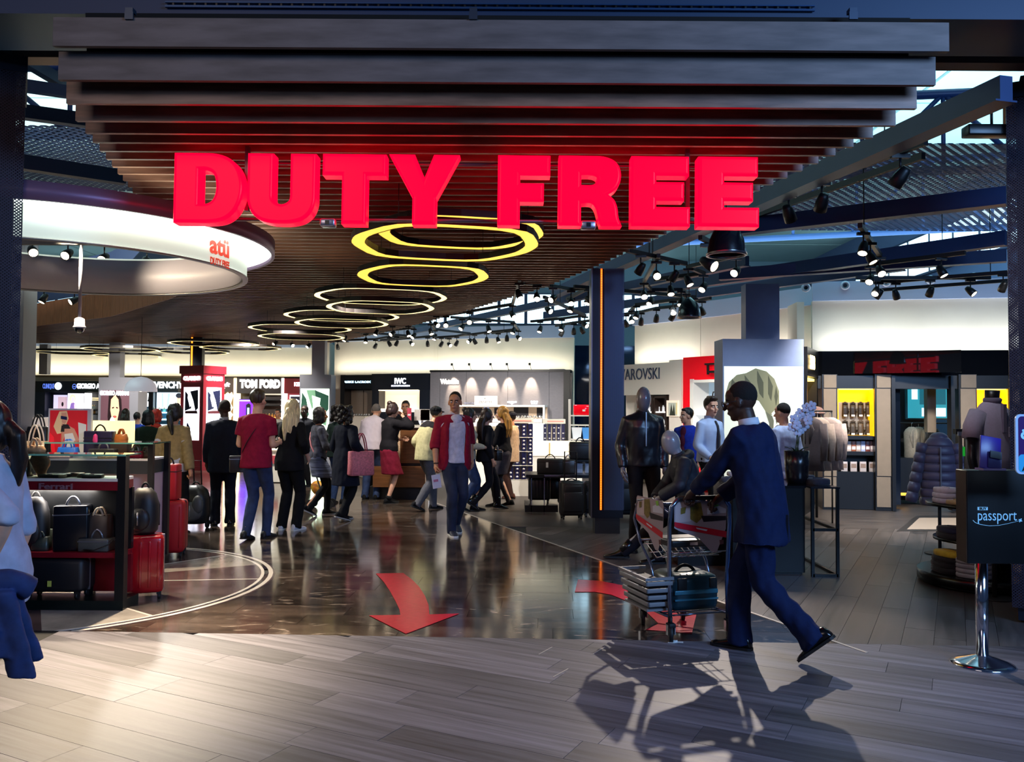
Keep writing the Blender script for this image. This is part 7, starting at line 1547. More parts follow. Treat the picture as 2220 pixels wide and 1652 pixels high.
    def toe(s, i):
        a = math.radians(s.feet[i][3]); return V(-math.sin(a), math.cos(a), 0)
    def shoes(s, m, sole=None, heel=0.0, boot=0.0, name='shoe'):
        for i in (0, 1):
            d = s.toe(i); lift = s.feet[i][2]; sd = V(d.y, -d.x, 0); pitch = min(1.1, lift / .17)
            base = s.ank[i] + V(0, 0, -.085)
            def pt(x, y, z):
                v = V(x, y - .13, z)                           # pivots on the ball of the foot
                v = Matrix.Rotation(-pitch, 3, 'X') @ v; v.y += .13 * math.cos(pitch) if False else .13
                return v
            off = pt(0, -.0, .085) - V(0, 0, .085)
            def W_(x, y, z): v = pt(x, y, z) - off; return base + sd * v.x + d * v.y + V(0, 0, v.z)
            secs = [(-.075, .022, .05), (-.06, .034, .09), (-.02, .038, .10 + boot * .1), (.03, .039, .088), (.08, .043, .058), (.13, .046, .042), (.17, .040, .034), (.195, .022, .026)]
            rings = [[W_(w * math.cos(2 * PI * k / 12), y, max(.012, h * .5 + h * .5 * math.sin(2 * PI * k / 12))) for k in range(12)] for y, w, h in secs]
            o = s.part(MB().loft(rings), name, m)
            sec2 = [(-.078, .024), (-.06, .036), (0, .039), (.06, .041), (.13, .049), (.175, .042), (.20, .022)]
            mb = MB().loft([[W_(w * cx, y, z) for cx, z in ((-1, 0.0), (1, 0.0), (1, .018), (-1, .018))] for y, w in sec2], sm=False)
            if heel: mb.span((0, 0, 0), (.001, .001, .001))
            s.part(mb, 'sole', sole or M_rub, o)
            if boot: s.part(MB().tube([s.ank[i] + V(0, 0, -.02), s.ank[i].lerp(s.knee[i], boot)], [.046, .056], 14), 'shaft', m, o)
    def trousers(s, m, loose=1.0, top=.10, to=1.0, flare=0.0, name='trousers'):
        mb = MB(); s.torso(mb, [q for q in s.prof(.010) if q[0] <= top + .02] + [(top + .04, .15 * s.bw, .108 * s.bw, 0)])
        for i in (0, 1):
            a = s.ank[i] + V(0, 0, -.058); a = s.knee[i].lerp(a, to); L = loose
            limb(mb, [s.hipj[i] + V(0, 0, .03), s.hipj[i].lerp(s.knee[i], .4), s.knee[i]], [.098 * s.bw, .086 * L, .067 * L]); limb(mb, [s.knee[i], s.knee[i].lerp(a, .35), s.knee[i].lerp(a, .8), a], [.067 * L, .068 * L, (.058 + flare * .6) * L, (.058 + flare) * L], flat=True)
        return s.fin(mb, name, m, vox=.013, post='cloth')
    def top(s, m, off=.016, hem=-.06, sleeve=2.0, name='shirt', loose=1.0, flare=0.0, back=0.0, thick=.0, collar=False, vox=.012, amp=1.0):
        mb = MB(); P_ = [q for q in s.prof(off) if q[0] > hem + .02]; w0, d0 = P_[0][1], P_[0][2]
        if hem < -.03: P_ = [(hem, max(w0, .17 * s.bw + off) + flare, max(d0, .118 * s.bw + off) + flare, P_[0][3])] + [q for q in P_ if q[0] > max(hem + .05, -.05)]
        else: P_ = [(hem, w0 + flare, d0 + flare, 0)] + P_
        s.torso(mb, [(h, w, d, y - back * (2.0 if h < -.04 else 1 if h < .40 else 0)) for h, w, d, y in P_])
        for i in (0, 1):
            A, E, Wr = s.sh[i], s.el[i], s.wr[i]; sgn = -1 if i == 0 else 1; c = s.sp(.47)
            ins = A - c[1] * sgn * .06; r0, r1, r2 = .058 + off * .5 + thick * .7, .050 + off * .4 + thick, .034 + off * .5 + thick
            if sleeve <= 1.0: e = A.lerp(E, sleeve); limb(mb, [ins, A, e], [r0, r0, r1 + .008], flat=True)
            else:
                e = E.lerp(Wr, sleeve - 1); limb(mb, [ins, A, A.lerp(E, .5), E], [r0, r0, r1 * 1.04, r1]); limb(mb, [E, E.lerp(e, .4), e], [r1, r1 * .98, r2 if sleeve > 1.6 else r1 * .95], flat=True)
        if collar: c1, c2 = s.sp(.505)[0], s.sp(.565)[0]; mb.tube([c1, c2], [.078, .068], 14)
        return s.fin(mb, name, m, vox=vox, post='cloth')
    def skirt(s, m, z1, w1=.20, z0=.12, name='skirt', d1=None):
        mb = MB(); c = (s.knee[0] + s.knee[1]) / 2; P_ = [q for q in s.prof(.014) if -.05 < q[0] < z0]; h1 = z1 - s.pel.z
        s.torso(mb, [(h1, w1, d1 or w1 * .78, (c.y - s.pel.y) * .6)] + P_); return s.fin(mb, name, m, vox=.013, post='cloth')
    def collar(s, m, name='collar'):
        a, b = s.sp(.515), s.sp(.57); mb = MB()
        return s.part(mb.tube([a[0] - a[2] * .004, b[0] + V(0, 0, 0) - b[2] * .004], [.070 if not s.fem else .06, .064 if not s.fem else .054], 18), name, m)
    def hair(s, c, style='short', name='hair'):
        mb = MB(); b = s.hball
        if style == 'buzz': b(mb, (0, -.026, .047), (.079, .096, .094))
        elif style == 'crop': b(mb, (0, -.03, .052), (.085, .098, .10)); b(mb, (0, .03, .105), (.06, .05, .03))
        elif style == 'quiff': b(mb, (0, -.032, .05), (.085, .098, .102)); b(mb, (0, .045, .115), (.066, .05, .035)); b(mb, (.02, .06, .125), (.045, .035, .03))
        elif style == 'bald': b(mb, (0, -.05, .0), (.081, .072, .045))
        else:
            b(mb, (0, -.028, .045), (.092, .106, .106)); b(mb, (0, -.06, -.02), (.088, .07, .09))
            for q in (-1, 1): b(mb, (q * .075, -.01, .01), (.026, .055, .075))
            if style == 'bob':
                b(mb, (0, -.06, -.07), (.10, .07, .07))
                for q in (-1, 1): b(mb, (q * .082, -.005, -.06), (.028, .05, .075))
            if style == 'curly':
                for k in range(26):
                    a = k * 2.4; z = .13 - .27 * k / 26; r = .105 if z > -.08 else .12; x, y = r * math.sin(a), -.04 - abs(r * math.cos(a)) * (1 if math.cos(a) > -.3 else -.25); b(mb, (x, y, z), .042, 8, 6)
            if style in ('long', 'longer'):
                L = .30 if style == 'long' else .40; base = s.hp(0, -.06, -.02)
                for q, w in ((-.055, .045), (0, .055), (.055, .045)):
                    p0 = s.hp(q, -.075, .0); p3 = V(p0.x + q * .5, p0.y - .055, p0.z - L); p1 = p0.lerp(p3, .3) + V(0, -.035, 0); p2 = p0.lerp(p3, .65) + V(0, -.03, 0); limb(mb, [p0, p1, p2, p3], [w, w * 1.05, w * .9, w * .45], 10)
            if style == 'pony':
                p0 = s.hp(0, -.115, .03); limb(mb, [p0, p0 + V(0, -.055, -.06), p0 + V(.02, -.06, -.17), p0 + V(.035, -.04, -.30)], [.03, .042, .04, .018], 10)
            if style == 'bun': b(mb, (0, -.10, .11), (.05, .05, .045))
        return s.fin(mb, name, hairm(c) if style != 'buzz' else mat('stubble_' + c, c, .9, var=.3, scale=200, bump=.3), vox=.009, post='hair' if style != 'buzz' else 'none', smooth=2)
    def eyes(s):
        for q in (-1, 1):
            mb = MB(); mb.ball(s.hp(q * .031, .0745, .008), .0115, 10, 8); mb.ball(s.hp(q * .031, .0800, .007), .0075, 8, 6, 1); s.part(mb, 'eye', [mat('eye_white', 'd8d4d0', .2), mat('eye_dark', '140e0c', .1)])
    def strap(s, m, side=1, name='strap', off=.03, r=.014):
        pts = []
        for i in range(15):
            a = 2 * PI * i / 14; t = (math.cos(a) + 1) / 2; h = .02 + .46 * t; c, rr, f, u = s.sp(h); pts.append(c + rr * side * (-.17 + .30 * t) * (1.0) + f * ((.105 + off) * math.sin(a) * s.bw))
        return s.part(MB().tube(pts, r, 6, flat=.35), name, m)
    def w(s, v):                       # local, normalised -> world
        return mw(s.root) @ (Vector(v) * s.S)
    def tool(s, p):                    # world -> local, normalised
        return (mw(s.root).inverted() @ Vector(p)) / s.S

def to_local(loc, rot, H, p):
    d = Vector(p) - Vector((loc[0], loc[1], 0)); R = Matrix.Rotation(-math.radians(rot), 3, 'Z'); return (R @ d) / (H / 1.75)
def gxy(px, py): p = G(px, py); return (p.x, p.y)
def at(px, Y): return (P(px, 900, Y).x, Y)
def Ht(px, py, Y): return P(px, py, Y).z
BLK, JEAN = fab('0f0f13'), mat('denim', '24365c', .8, var=.35, scale=9, bump=.15)

# 1 ---- the man in the blue suit with the trolley
L0, R0, H0 = (1.645, 5.615), 52, 1.80
hL = to_local(L0, R0, H0, mw(cr) @ Vector((-.12, -.055, .985))); hR_ = to_local(L0, R0, H0, mw(cr) @ Vector((.13, -.055, .985)))
f = Fig('person in a blue suit and glasses walking behind the luggage trolley', L0, R0, H0, lean=11, hip=(0, .0), fl=(-.02, -.34, .12, 4), fr=(.05, .17, .0, 2), hl=hL, hr=hR_, nl=(.2, .2, -1), nr=(-.2, .2, -1), grip=(.9, .9), pl=(-.6, -.4, -.6), pr=(.6, -.4, -.6), head=(8, -8), sk='dark', vox=.0075, build=1.06)
f.amp = 2.0
SUIT = mat('suit_blue', '101d42', .8, var=.12, scale=30, bump=.15, spec=.2)
f.trousers(SUIT, 1.12, flare=.018); o = f.top(SUIT, .024, -.22, 1.93, 'suit_jacket', flare=.012, thick=.006, vox=.011); f.collar(mat('shirt_white', 'd8dce8', .7), 'shirt_collar'); c = f.sp(-.12); f.part(MB().box(c[0] - c[2] * .158, (.008, .02, .17)), 'vent', mat('suit_seam', '070d20', .9))
f.shoes(mat('shoe_black', '0b0b0d', .2)); f.hair('120c0a', 'buzz')
gl = MB()
for q in (-1, 1): gl.tube([f.hp(q * .034 + .026 * math.cos(a), .105, .008 + .02 * math.sin(a)) for a in [2 * PI * i / 14 for i in range(14)]], .0028, 5, closed=True); gl.tube([f.hp(q * .06, .10, .012), f.hp(q * .083, .0, .012)], .0028, 5)
gl.tube([f.hp(-.01, .108, .012), f.hp(.01, .108, .012)], .0028, 5); f.part(gl, 'glasses', M_rub); f.eyes()
# 2 ---- the one leaving the frame at the left
L0, R0, H0 = (-2.33, 3.86), 88, 1.64
f = Fig('person in a pale blue shirt at the left edge, denim jacket over the arm', L0, R0, H0, fem=True, lean=3, fl=(-.09, .26, 0, 0), fr=(.08, .10, .02, 0), hl=to_local(L0, R0, H0, (-2.24, 3.66, .90)), nl=(1, 0, .2), grip=(.4, .2), pl=(-.3, -1, -.2), vox=.007)
f.trousers(JEAN, 1.0); f.top(mat('chambray', 'b6bdd2', .8, var=.12, scale=16, bump=.2), .022, -.16, 1.05, 'shirt', collar=True, vox=.011); f.shoes(M_white, M_white); f.hair('17100e', 'pony'); f.eyes()
c = Vector((-2.17, 3.63, .84)); o = thing('denim_jacket', 'blue denim jacket draped over the forearm at the left edge', 'jacket', c + Vector((0, 0, -.42)))
mb = MB()
class Loose: S, man, amp = 1.0, True, 1.6
for sx, w_, l_, y_ in ((-.035, .050, .27, -.05), (.045, .048, .36, -.035), (.005, .062, .30, .045)):
    mb.loft([[Vector((sx + t * .09 + w_ * (1 + .3 * t) * math.cos(a), y_ + (.032 - .008 * t) * math.sin(a), .40 - t * l_)) for a in [2 * PI * i / 16 for i in range(16)]] for t in (0, .1, .25, .4, .55, .7, .85, 1)])
mb.tube([(-.085 + .2 * t, -.07 + .13 * t, .395 + .05 * math.sin(PI * t)) for t in [i / 8 for i in range(9)]], .048, 14)
REM.append((mb.build('cloth', mat('denim_bright', '213464', .8, var=.3, scale=14, bump=.25), o), .0075, 3, 'cloth', Loose))
MB().box((.02, -.085, .22), (.06, .012, .09), rot=Matrix.Rotation(.2, 3, 'Y'), bev=.004).build('pocket', mat('denim_light', '6f84b8', .8), o)
# 3-8 ---- the queue seen from behind
f = Fig('person in a khaki sweater with long black ponytail, pulling a wheeled rucksack', at(378, 10.7), -6, Ht(378, 874, 10.7), fem=True, hr=(.30, -.10, .80), grip=(0, .9), fl=(-.10, 0, 0, 4), sk='tan')
f.trousers(BLK, 1.05); f.top(mat('hem_grey', 'a9a8b8', .8), .018, -.10, .6, 'undershirt'); f.top(fab('86714f'), .026, .01, 1.95, 'sweater', thick=.008); f.shoes(BLK); f.hair('0d0b0c', 'pony')
f = Fig('person with shaved head in a dark navy suit, seen from behind', gxy(482, 1139), 18, Ht(482, 866, 11.6), build=1.06, hl=(-.22, .12, .86), hr=(.22, .16, .88), sk='dark', head=(15, 0))
f.trousers(fab('131826'), 1.1, flare=.01); f.top(fab('141a2a'), .026, -.20, 1.92, 'suit_jacket', thick=.006); f.collar(mat('shirt_grey', '8f95a8', .7), 'shirt_collar'); f.shoes(mat('shoe_black')); f.hair('140e0c', 'buzz')
f = Fig('person in a maroon T-shirt and jeans with a black shoulder bag', gxy(553, 1170), -12, 1.81, hl=(-.17, .24, 1.12), hr=(.15, .26, 1.12), pl=(-.25, -1, -.6), pr=(.25, -1, -.6), fl=(-.07, -.10, .02, 2), fr=(.06, .14, 0, -4), head=(-6, 2))
f.trousers(JEAN, 1.0); f.top(fab('8c1234'), .020, -.10, .62, 'tshirt', thick=.006); f.shoes(mat('shoe_charcoal', '17181c', .6), M_rub); f.hair('35251c', 'crop'); f.strap(M_rub, 1)
p = f.w((-.20, -.02, .78)); o = boxbag(p, .24, .10, .20, lea('141416'), 'black shoulder bag on the hip of the maroon T-shirt wearer', rz=math.radians(20), trim=M_sil, handle=False)
f = Fig('person with long pale blonde hair in black clothes and white sneakers', gxy(626, 1149), -14, 1.70, fem=True, hl=(-.2, .22, 1.10), hr=(.24, .05, .98), pl=(-1, -.6, -.4), head=(42, 0), fl=(-.11, .0, 0, 20), fr=(.11, -.01, 0, -10), build=1.04, sk='pale')
f.trousers(BLK, 1.12, flare=.01); f.top(fab('0f0f15'), .022, -.14, 1.6, 'blouse'); f.shoes(mat('sneaker_white', 'd4d2da', .5), M_white); f.hair('d8c69a', 'longer')
f = Fig('person with dark bob in a patterned dress, beside the blonde', gxy(688, 1118), -62, 1.60, fem=True, hl=(-.14, .30, 1.10), hr=(.16, .30, 1.08), fl=(-.09, .18, 0, 0), fr=(.09, -.18, .08, 0), sk='tan')
f.trousers(BLK, .92); f.top(mat('pattern_dark', '22222c', .8, var=0, scale=22, color2='4a4a5c'), .024, -.02, 1.6, 'blouse'); f.skirt(mat('stripe_dark', '1a2030', .8, var=0, scale=26, stretch=(.1, .1, 2), color2='6a7090'), .62, .22); f.shoes(BLK, mat('sole_pale', 'a8a4a0', .6)); f.hair('1d1310', 'bob'); f.strap(mat('strap_pink', 'c87a80', .5), -1)
f = Fig('person with dark curls in a navy coat carrying a pink tote bag, walking', gxy(748, 1128), -38, 1.62, fem=True, hl=(-.2, .16, .95), hr=(.25, .10, 1.02), pr=(.7, -1, -.2), fl=(-.08, .04, 0, 6), fr=(.07, -.15, .05, -10), build=1.05)
f.trousers(BLK, 1.0); f.top(fab('0f1424'), .034, -.40, 1.9, 'coat', flare=.03, thick=.012); f.shoes(BLK, mat('sole_pale')); f.hair('17100f', 'curly')
p = f.w((.31, .03, .70)); o = tote(p, .36, .16, .34, mat('pink_tote', 'c9707c', .6, var=.25, scale=40, bump=.2), mat('tote_strap', 'b03a52', .5), 'big pink tote bag hanging from the shoulder of the navy coat', .28, rz=math.radians(-38 + 70), tape=1.0); o['label'] = 'big pink tote bag carried by the person in the navy coat'
# 9-13 ---- around the cash desk
f = Fig('person with grey cropped hair in a white shirt and jeans, bending at the desk', gxy(803, 1083), -8, 1.74, lean=20, stoop=18, hl=(-.15, .42, 1.06), hr=(.16, .42, 1.06), build=1.08)
f.trousers(JEAN, 1.08); f.top(mat('shirt_pale_rose', 'c9bcc8', .8, var=.06, bump=.15), .024, -.06, 1.7, 'shirt', collar=True); f.shoes(BLK); f.hair('6a625e', 'buzz')
f = Fig('person with black hair and glasses behind the desk, in a dark jacket', at(815, 16.8), 205, Ht(815, 879, 16.8), head=(25, -10), sk='tan'); f.trousers(BLK); f.top(fab('1b1c22'), .024, -.15, 1.9, 'jacket', collar=True); f.shoes(BLK); f.hair('0f0c0c', 'crop'); f.eyes()
gl = MB()
for q in (-1, 1): gl.tube([f.hp(q * .033 + .024 * math.cos(a), .104, .008 + .018 * math.sin(a)) for a in [2 * PI * i / 12 for i in range(12)]], .003, 5, closed=True)
f.part(gl, 'glasses', M_rub)
f = Fig('person with a bun in black top and burgundy skirt, hand at the face', gxy(842, 1091), -52, 1.68, fem=True, hr=(.08, .24, 1.50), hl=(-.12, .30, 1.10), pr=(.9, -.2, -.8), nr=(0, -1, 0), head=(-6, -16), fl=(-.09, .06, 0, 0), fr=(.07, -.05, 0, 0), sk='light', stoop=8)
f.skirt(fab('7c1830'), .50, .225); f.top(fab('141217'), .03, -.03, 1.85, 'hooded_top', thick=.01, collar=True); f.shoes(BLK, boot=.12); f.hair('2a1612', 'bun'); f.eyes()
f = Fig('person with short black hair in a dark suit behind the cash desk, facing us', at(880, 16.4), 172, Ht(880, 869, 16.4), head=(10, 0), hl=(-.2, .28, 1.1), hr=(.2, .28, 1.1), sk='tan'); f.trousers(BLK); f.top(fab('17181e'), .024, -.15, 1.92, 'suit_jacket'); f.collar(mat('shirt_dark', '23242c', .7)); f.shoes(BLK); f.hair('0e0b0b', 'crop'); f.eyes()
f = Fig('person in a cream jacket and grey trousers striding, half behind the open red shirt', gxy(922, 1106), -48, 1.66, lean=14, stoop=10, fl=(-.08, .22, 0, 0), fr=(.08, -.24, .06, 0), hl=(-.2, .12, .92), hr=(.2, .22, .98), build=1.06, sk='tan')
f.trousers(fab('55555c'), 1.12); f.top(fab('b4ad84'), .034, -.10, 1.9, 'jacket', thick=.012); o = f.top(fab('1c1a1e'), .036, .40, .2, 'hood'); f.shoes(BLK); f.hair('16100e', 'crop')
mb = MB(); f.hball(mb, (0, -.03, .075), (.092, .108, .062)); f.hball(mb, (0, .09, .06), (.06, .05, .012)); f.fin(mb, 'cap', BLK, vox=.010, post='hair')
# 14 ---- the walker in the open red shirt
L0, R0, H0 = gxy(982, 1158), -158, 1.81
f = Fig('person in an open dark red shirt over a white T-shirt, walking toward us', L0, R0, H0, fl=(-.09, -.16, .07, 0), fr=(.05, .10, 0, -4), hr=(.25, .08, .86), hl=(-.27, -.10, .90), nr=(-1, .2, 0), grip=(.2, .8), head=(-28, -2), sk='tan', vox=.008, build=1.02)
f.trousers(mat('denim_dark', '17203a', .8, var=.4, scale=8, bump=.15), 1.02); f.top(fab('c9c4d2'), .019, -.06, .3, 'tshirt'); f.top(fab('86122c'), .030, -.16, 1.25, 'open_shirt', back=.044, flare=.012, thick=.008)
for sg in (-1, 1):
    mb = MB(); rg = []
    for h, x0_, x1_, y in ((-.15, .10, .215, .10), (.05, .10, .205, .125), (.2, .105, .20, .135), (.36, .105, .195, .14), (.46, .075, .17, .10), (.51, .05, .10, .055)):
        c, r, ff, u = f.sp(h); rg.append([c + r * sg * x + ff * yy for x, yy in ((x0_, y + .012), ((x0_ + x1_) / 2, y + .006), (x1_, y - .07), (x1_ - .02, y - .09), ((x0_ + x1_) / 2, y - .03), (x0_, y - .015))])
    mb.loft(rg if sg > 0 else [list(reversed(q)) for q in rg]); f.fin(mb, 'shirt_front', fab('86122c'), vox=.010, post='cloth')
f.shoes(mat('sneaker_navy', '1c2034', .6), M_white); f.hair('17110f', 'buzz'); f.eyes(); f.collar(fab('c9c4d2'), 'neckband'); c = f.sp(.455); f.fin(MB().ball(c[0] + c[2] * .085, (.085, .055, .085), 16, 10), 'tshirt_front', fab('c9c4d2'), vox=.010, post='cloth')
f.part(MB().tube([f.wr[1] + Vector((.034 * math.cos(a), .034 * math.sin(a), .02)) for a in [2 * PI * i / 14 for i in range(14)]], .006, 6, closed=True), 'wristband', M_rub)
p = f.w(f.wr[1] + V(.0, .03, -.20)); o = thing('folded_paper', 'white folded paper held low by the walker in the open red shirt', 'paper', p, math.radians(-158)); MB().box((0, 0, 0), (.11, .012, .17), rot=Matrix.Rotation(.15, 3, 'Y')).build('sheet', mat('paper_lilac', 'cfc8d6', .7), o); MB().box((.01, -.008, .01), (.06, .003, .03), rot=Matrix.Rotation(.15, 3, 'Y')).box((.01, .008, .01), (.06, .003, .03), rot=Matrix.Rotation(.15, 3, 'Y')).build('print', mat('print_rose2', 'b06a86', .6), o)
# 15-18 ---- right of the red shirt
f = Fig('person in a cream top and jeans, half hidden behind the open red shirt', gxy(1014, 1108), -80, 1.60, fem=True, fl=(-.08, .12, 0, 0), fr=(.08, -.14, .05, 0), hr=(.14, .30, 1.08)); f.trousers(JEAN); f.top(fab('c4b49c'), .022, -.06, 1.8, 'blouse'); f.shoes(BLK); f.hair('15100f', 'bun')
f = Fig('person with long brown hair in black jacket and boots, striding', gxy(1052, 1106), -66, 1.60, fem=True, fl=(-.07, .27, .02, 0), fr=(.08, -.27, .10, 0), hr=(.20, .05, .86), hl=(-.14, .26, 1.0), grip=(.5, .2)); f.trousers(fab('17161d'), .95); f.top(fab('14141c'), .026, -.10, 1.85, 'jacket'); f.shoes(mat('boot_black', '0d0d10', .25), boot=.25); f.hair('2a1814', 'longer')
p = f.w((-.12, .26, .84)); boxbag(p, .24, .10, .17, lea('1b1a1c'), 'black handbag held before the black jacket', rz=math.radians(-66), trim=M_sil)
f = Fig('person with long golden hair in a black blazer and grey skirt, facing the towers', gxy(1090, 1098), 66, 1.63, fem=True, hl=(-.06, .30, 1.06), hr=(.08, .32, 1.04), head=(6, -4), fl=(-.08, .09, 0, 0), fr=(.07, -.10, .02, 0), nl=(0, 0, 1), nr=(0, 0, 1)); f.trousers(mat('tights_dark', '1f1a1e', .6), .80, name='tights'); f.top(fab('131117'), .024, -.02, 1.8, 'blazer'); f.skirt(fab('4c464c'), .56, .18); f.shoes(BLK); f.hair('c08a3c', 'longer'); f.eyes()
f = Fig('person in a dark cap and cream coat behind the golden-haired blazer wearer', at(1110, 15.2), 78, Ht(1108, 892, 15.2), hl=(-.1, .34, 1.05), sk='tan'); f.trousers(fab('3a2420')); f.top(fab('c9a88a'), .028, -.20, 1.9, 'coat', thick=.008); f.shoes(fab('4a2a22')); f.hair('14100f', 'crop'); mb = MB(); f.hball(mb, (0, -.03, .075), (.092, .108, .062)); f.hball(mb, (0, .09, .06), (.06, .05, .012)); f.fin(mb, 'cap', fab('1c1c28'), vox=.010, post='hair')
# 19-22 ---- left and centre background
def extra(label, loc, rot, H, hairc, style, topc, botc='17171c', fem=True, sk='light', eyes=False, **k):
    f = Fig(label, loc, rot, H, fem=fem, sk=sk, vox=.011, **k); f.trousers(fab(botc)); f.top(fab(topc), .026, -.10, 1.9, 'top'); f.shoes(BLK); f.hair(hairc, style)
    if eyes: f.eyes()
    return f
extra('person in a dark green top with black bob, browsing beyond the bag counters', at(321, 13.4), 0, Ht(321, 889, 13.4), '100d0e', 'bob', '1c2a1e', head=(-10, 0))
extra('person with bright red hair and scarf beyond the dark green top', at(338, 15.2), -40, Ht(338, 887, 15.2), 'd8301c', 'bob', 'c83424')
extra('person in a blue top far off by the ice-blue shelves', at(297, 17.6), 10, Ht(297, 894, 17.6), '14141a', 'crop', '2a4ab8', fem=False)
extra('person with brown shoulder-length hair beside the dusky face poster', at(272, 18.6), 20, Ht(272, 886, 18.6), '2e2418', 'long', '2c2a22')
extra('person in a pale shirt facing us by the dark brown perfume bay', at(603, 20.5), 175, Ht(603, 886, 20.5), '2a1c14', 'crop', 'c8c0b8', fem=False, eyes=True, sk='tan')
extra('person with dark skin in dark clothes facing us before the flower poster', at(661, 17.2), 170, Ht(661, 878, 17.2), '0e0a0a', 'buzz', '1a1c24', fem=False, sk='dark', eyes=True)
f = extra('person with dark curls in a green coat behind the navy coat', at(734, 14.2), -20, 1.62, '1a1412', 'curly', '22302c', '2b3d63')
# 23-25 ---- menswear side
f = extra('person with black hair in a bright blue jacket over a dark plum shirt', at(1490, 12.7), 140, Ht(1492, 884, 12.7), '120e0e', 'crop', '1f38b0', fem=False, eyes=True, head=(-35, 0))
mb = MB()
for h in (.12, .28, .42): c, r, ff, u = f.sp(h); mb.ball(c + ff * (.165 - .035 * (h > .4)), (.05, .035, .10), 12, 8)
f.fin(mb, 'shirt_front', fab('4a1834'), vox=.010, post='cloth')
f = Fig('person with a brown quiff in a pale blue shirt and dark tie', at(1538, 11.4), -142, Ht(1545, 861, 11.4), head=(-14, -2), hl=(-.2, .2, .95), hr=(.2, .2, .95), vox=.008); f.trousers(BLK); f.top(mat('shirt_pale_blue', 'a9bce0', .8, var=.05, bump=.15), .024, -.04, 1.9, 'shirt', collar=False); f.collar(mat('shirt_pale_blue')); f.shoes(BLK); f.hair('2a1a12', 'quiff'); f.eyes()
mb = MB(); rg = []
for h, w_ in ((.10, .012), (.14, .036), (.3, .032), (.44, .022), (.505, .02)):
    c, r, ff, u = f.sp(h); y = f.prof(.03)[0][2] * 0 + {.10: .15, .14: .152, .3: .158, .44: .14, .505: .10}[h]; rg.append([c + r * x * w_ + ff * yy for x, yy in ((-1, y), (0, y + .008), (1, y), (0, y - .008))])
f.part(mb.loft(rg), 'tie', mat('tie_navy', '14182c', .6))
f = extra('person in a white shirt with receding hair, next to the orchid', at(1700, 10.4), 32, Ht(1700, 873, 10.4), '1c1412', 'buzz', 'b9c4e4', fem=False, head=(10, -6))

# ---- mannequins
MQ = mat('mannequin_grey', '6c6a72', .25, coat=.4)
LTH = mat('black_leather', '15161f', .32, var=.2, scale=18, bump=.2, spec=.6)
L0 = (P(1393, 1190, 9.75).x, 9.75)
f = Fig('grey faceless mannequin standing in a black leather jacket and black trousers', L0, 186, P(1395, 838, 9.75).z, cat='mannequin', name='mannequin', mannequin=MQ, sk='light', build=1.0, vox=.008, fl=(-.12, .02, 0, 14), fr=(.11, .03, 0, -14)); f.trousers(fab('121016'), .98); f.top(LTH, .020, -.04, 1.95, 'leather_jacket', thick=.004, collar=True); f.shoes(mat('boot_black')); f.part(MB().box(f.sp(.36)[0] + f.sp(.36)[2] * .143, (.012, .012, .36)), 'zip', M_sil)
xs = P(1500, 1000, 9.05).x; L0, R0 = (xs, 9.05), 90
f = Fig('grey faceless mannequin sitting with one leg stretched out, in dark coat and boots', L0, R0, 1.75, cat='mannequin', name='mannequin', mannequin=mat('mannequin_pale', '8f9299', .25, coat=.4), lean=14, stoop=10, hz=.60, fl=(-.14, .38, 0, 6), fr=(.12, .74, 0, -4), hl=to_local(L0, R0, 1.75, P(1432, 1078, 8.85)), hr=to_local(L0, R0, 1.75, P(1420, 1080, 9.15)), pl=(-1, -.3, -.2), pr=(1, -.3, -.2), nl=(0, 0, -1), nr=(0, 0, -1), head=(-6, -14), vox=.008, kpole=(0, .6, 1))
f.trousers(fab('16141c'), 1.0); f.top(mat('coat_dark', '171a28', .6, var=.2, bump=.2), .030, -.10, 1.95, 'coat', thick=.010, collar=True); f.shoes(mat('boot_black'), boot=.3); mb = MB(); c = f.sp(.50); mb.tube([c[0] + c[1] * .13 * math.cos(a) - c[2] * (.02 + .10 * math.sin(a)) for a in [PI * i / 10 for i in range(11)]], .05, 10); f.fin(mb, 'hood', mat('coat_dark'), vox=.012, post='cloth')
sb = thing('seat_block', 'black block carrying the sitting mannequin', 'block', (xs + .02, 9.05, 0)); MB().span((-.22, -.26, .0), (.26, .26, .47)).build('block', M_tb, sb); MB().span((-.23, -.27, .47), (.27, .27, .485)).build('top', mat('table_gloss'), sb)

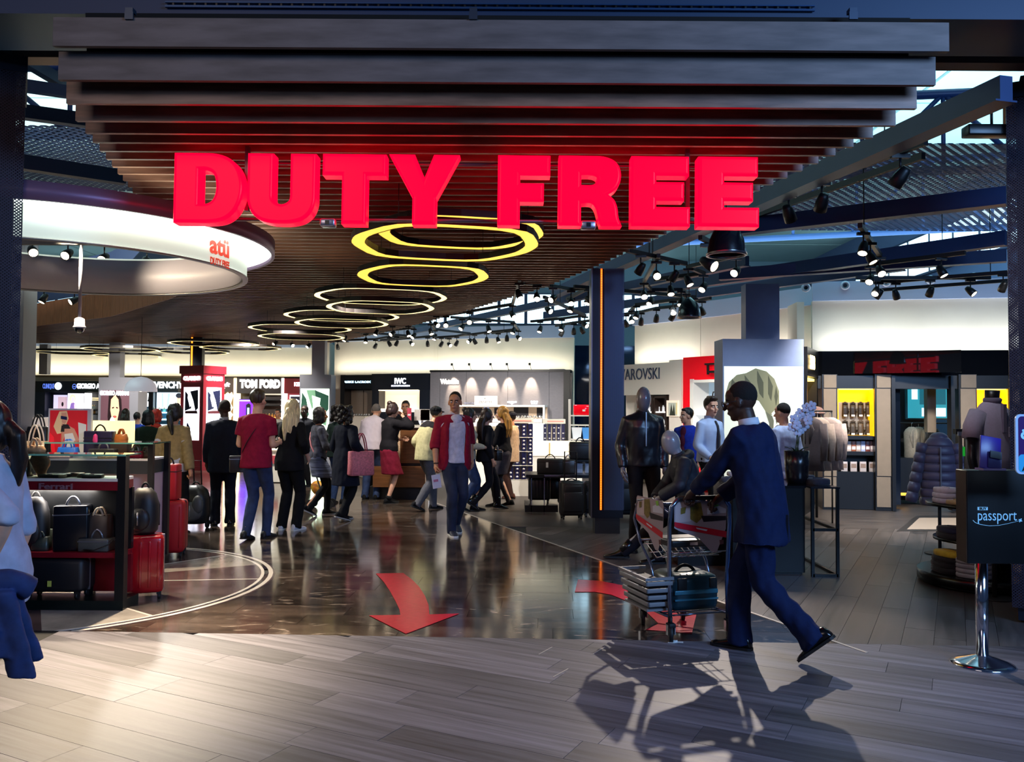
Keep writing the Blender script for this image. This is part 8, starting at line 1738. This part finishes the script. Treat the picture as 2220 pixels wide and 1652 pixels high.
# ---- turn every figure's parts into continuous surfaces, all at once
for o, vox, sm, post, fg in REM:
    m = o.modifiers.new('r', 'REMESH'); m.mode = 'VOXEL'; m.voxel_size = vox * fg.S; m.use_smooth_shade = True
    q = o.modifiers.new('s', 'SMOOTH'); q.factor = .5; q.iterations = sm
dg = bpy.context.evaluated_depsgraph_get()
rng = np.random.default_rng(5)
def noise3(p, k, n=10):
    out = np.zeros(len(p))
    for i in range(n):
        d = rng.normal(size=3) * np.array([1, 1, .55]); d *= k * rng.uniform(.5, 1.5) / np.linalg.norm(d); out += np.sin(p @ d + rng.uniform(0, 6.28))
    return out / math.sqrt(n)
done = []
for o, vox, sm, post, fg in REM: done.append(bpy.data.meshes.new_from_object(o.evaluated_get(dg), preserve_all_data_layers=False, depsgraph=dg))
for (o, vox, sm, post, fg), me in zip(REM, done):
    mats_ = list(o.data.materials); o.modifiers.clear(); old = o.data
    n = len(me.vertices); co = np.empty(n * 3); me.vertices.foreach_get('co', co); co = co.reshape(-1, 3); no = np.empty(n * 3); me.vertices.foreach_get('normal', no); no = no.reshape(-1, 3)
    if post == 'cloth': a = fg.amp * (.0032 * noise3(co, 24) + .0022 * noise3(co, 60)); co = co + no * a[:, None]
    elif post == 'hair': a = .0022 * np.clip(noise3(co * np.array([1, 1, .25]), 160, 14), -2, 2); co = co + no * a[:, None]
    me.vertices.foreach_set('co', co.ravel()); me.materials.clear()
    for m in mats_: me.materials.append(m)
    me.polygons.foreach_set('use_smooth', np.ones(len(me.polygons), bool))
    mi = np.zeros(len(me.polygons), np.int32)
    if post == 'body' and not fg.man:
        c = np.empty(len(mi) * 3); me.polygons.foreach_get('center', c); c = c.reshape(-1, 3) / fg.S - np.array(fg.hc); h = c @ np.array(fg.hR)
        x, y, z = np.abs(h[:, 0]), h[:, 1], h[:, 2]
        mi[(x < .022) & (z > -.065) & (z < -.050) & (y > .080)] = 1; mi[(x > .012) & (x < .052) & (z > .024) & (z < .036) & (y > .05)] = 2
    me.polygons.foreach_set('material_index', mi)
    if post == 'body':
        bm = bmesh.new(); bm.from_mesh(me); vs = [bm.verts.new(v) for v in fg.fing.v]
        for fc in fg.fing.f:
            try: bm.faces.new([vs[i] for i in fc]).smooth = True
            except ValueError: pass
        bm.to_mesh(me); bm.free()
    me.update(); me.name = o.name; o.data = me; bpy.data.meshes.remove(old)
bpy.context.view_layer.update()
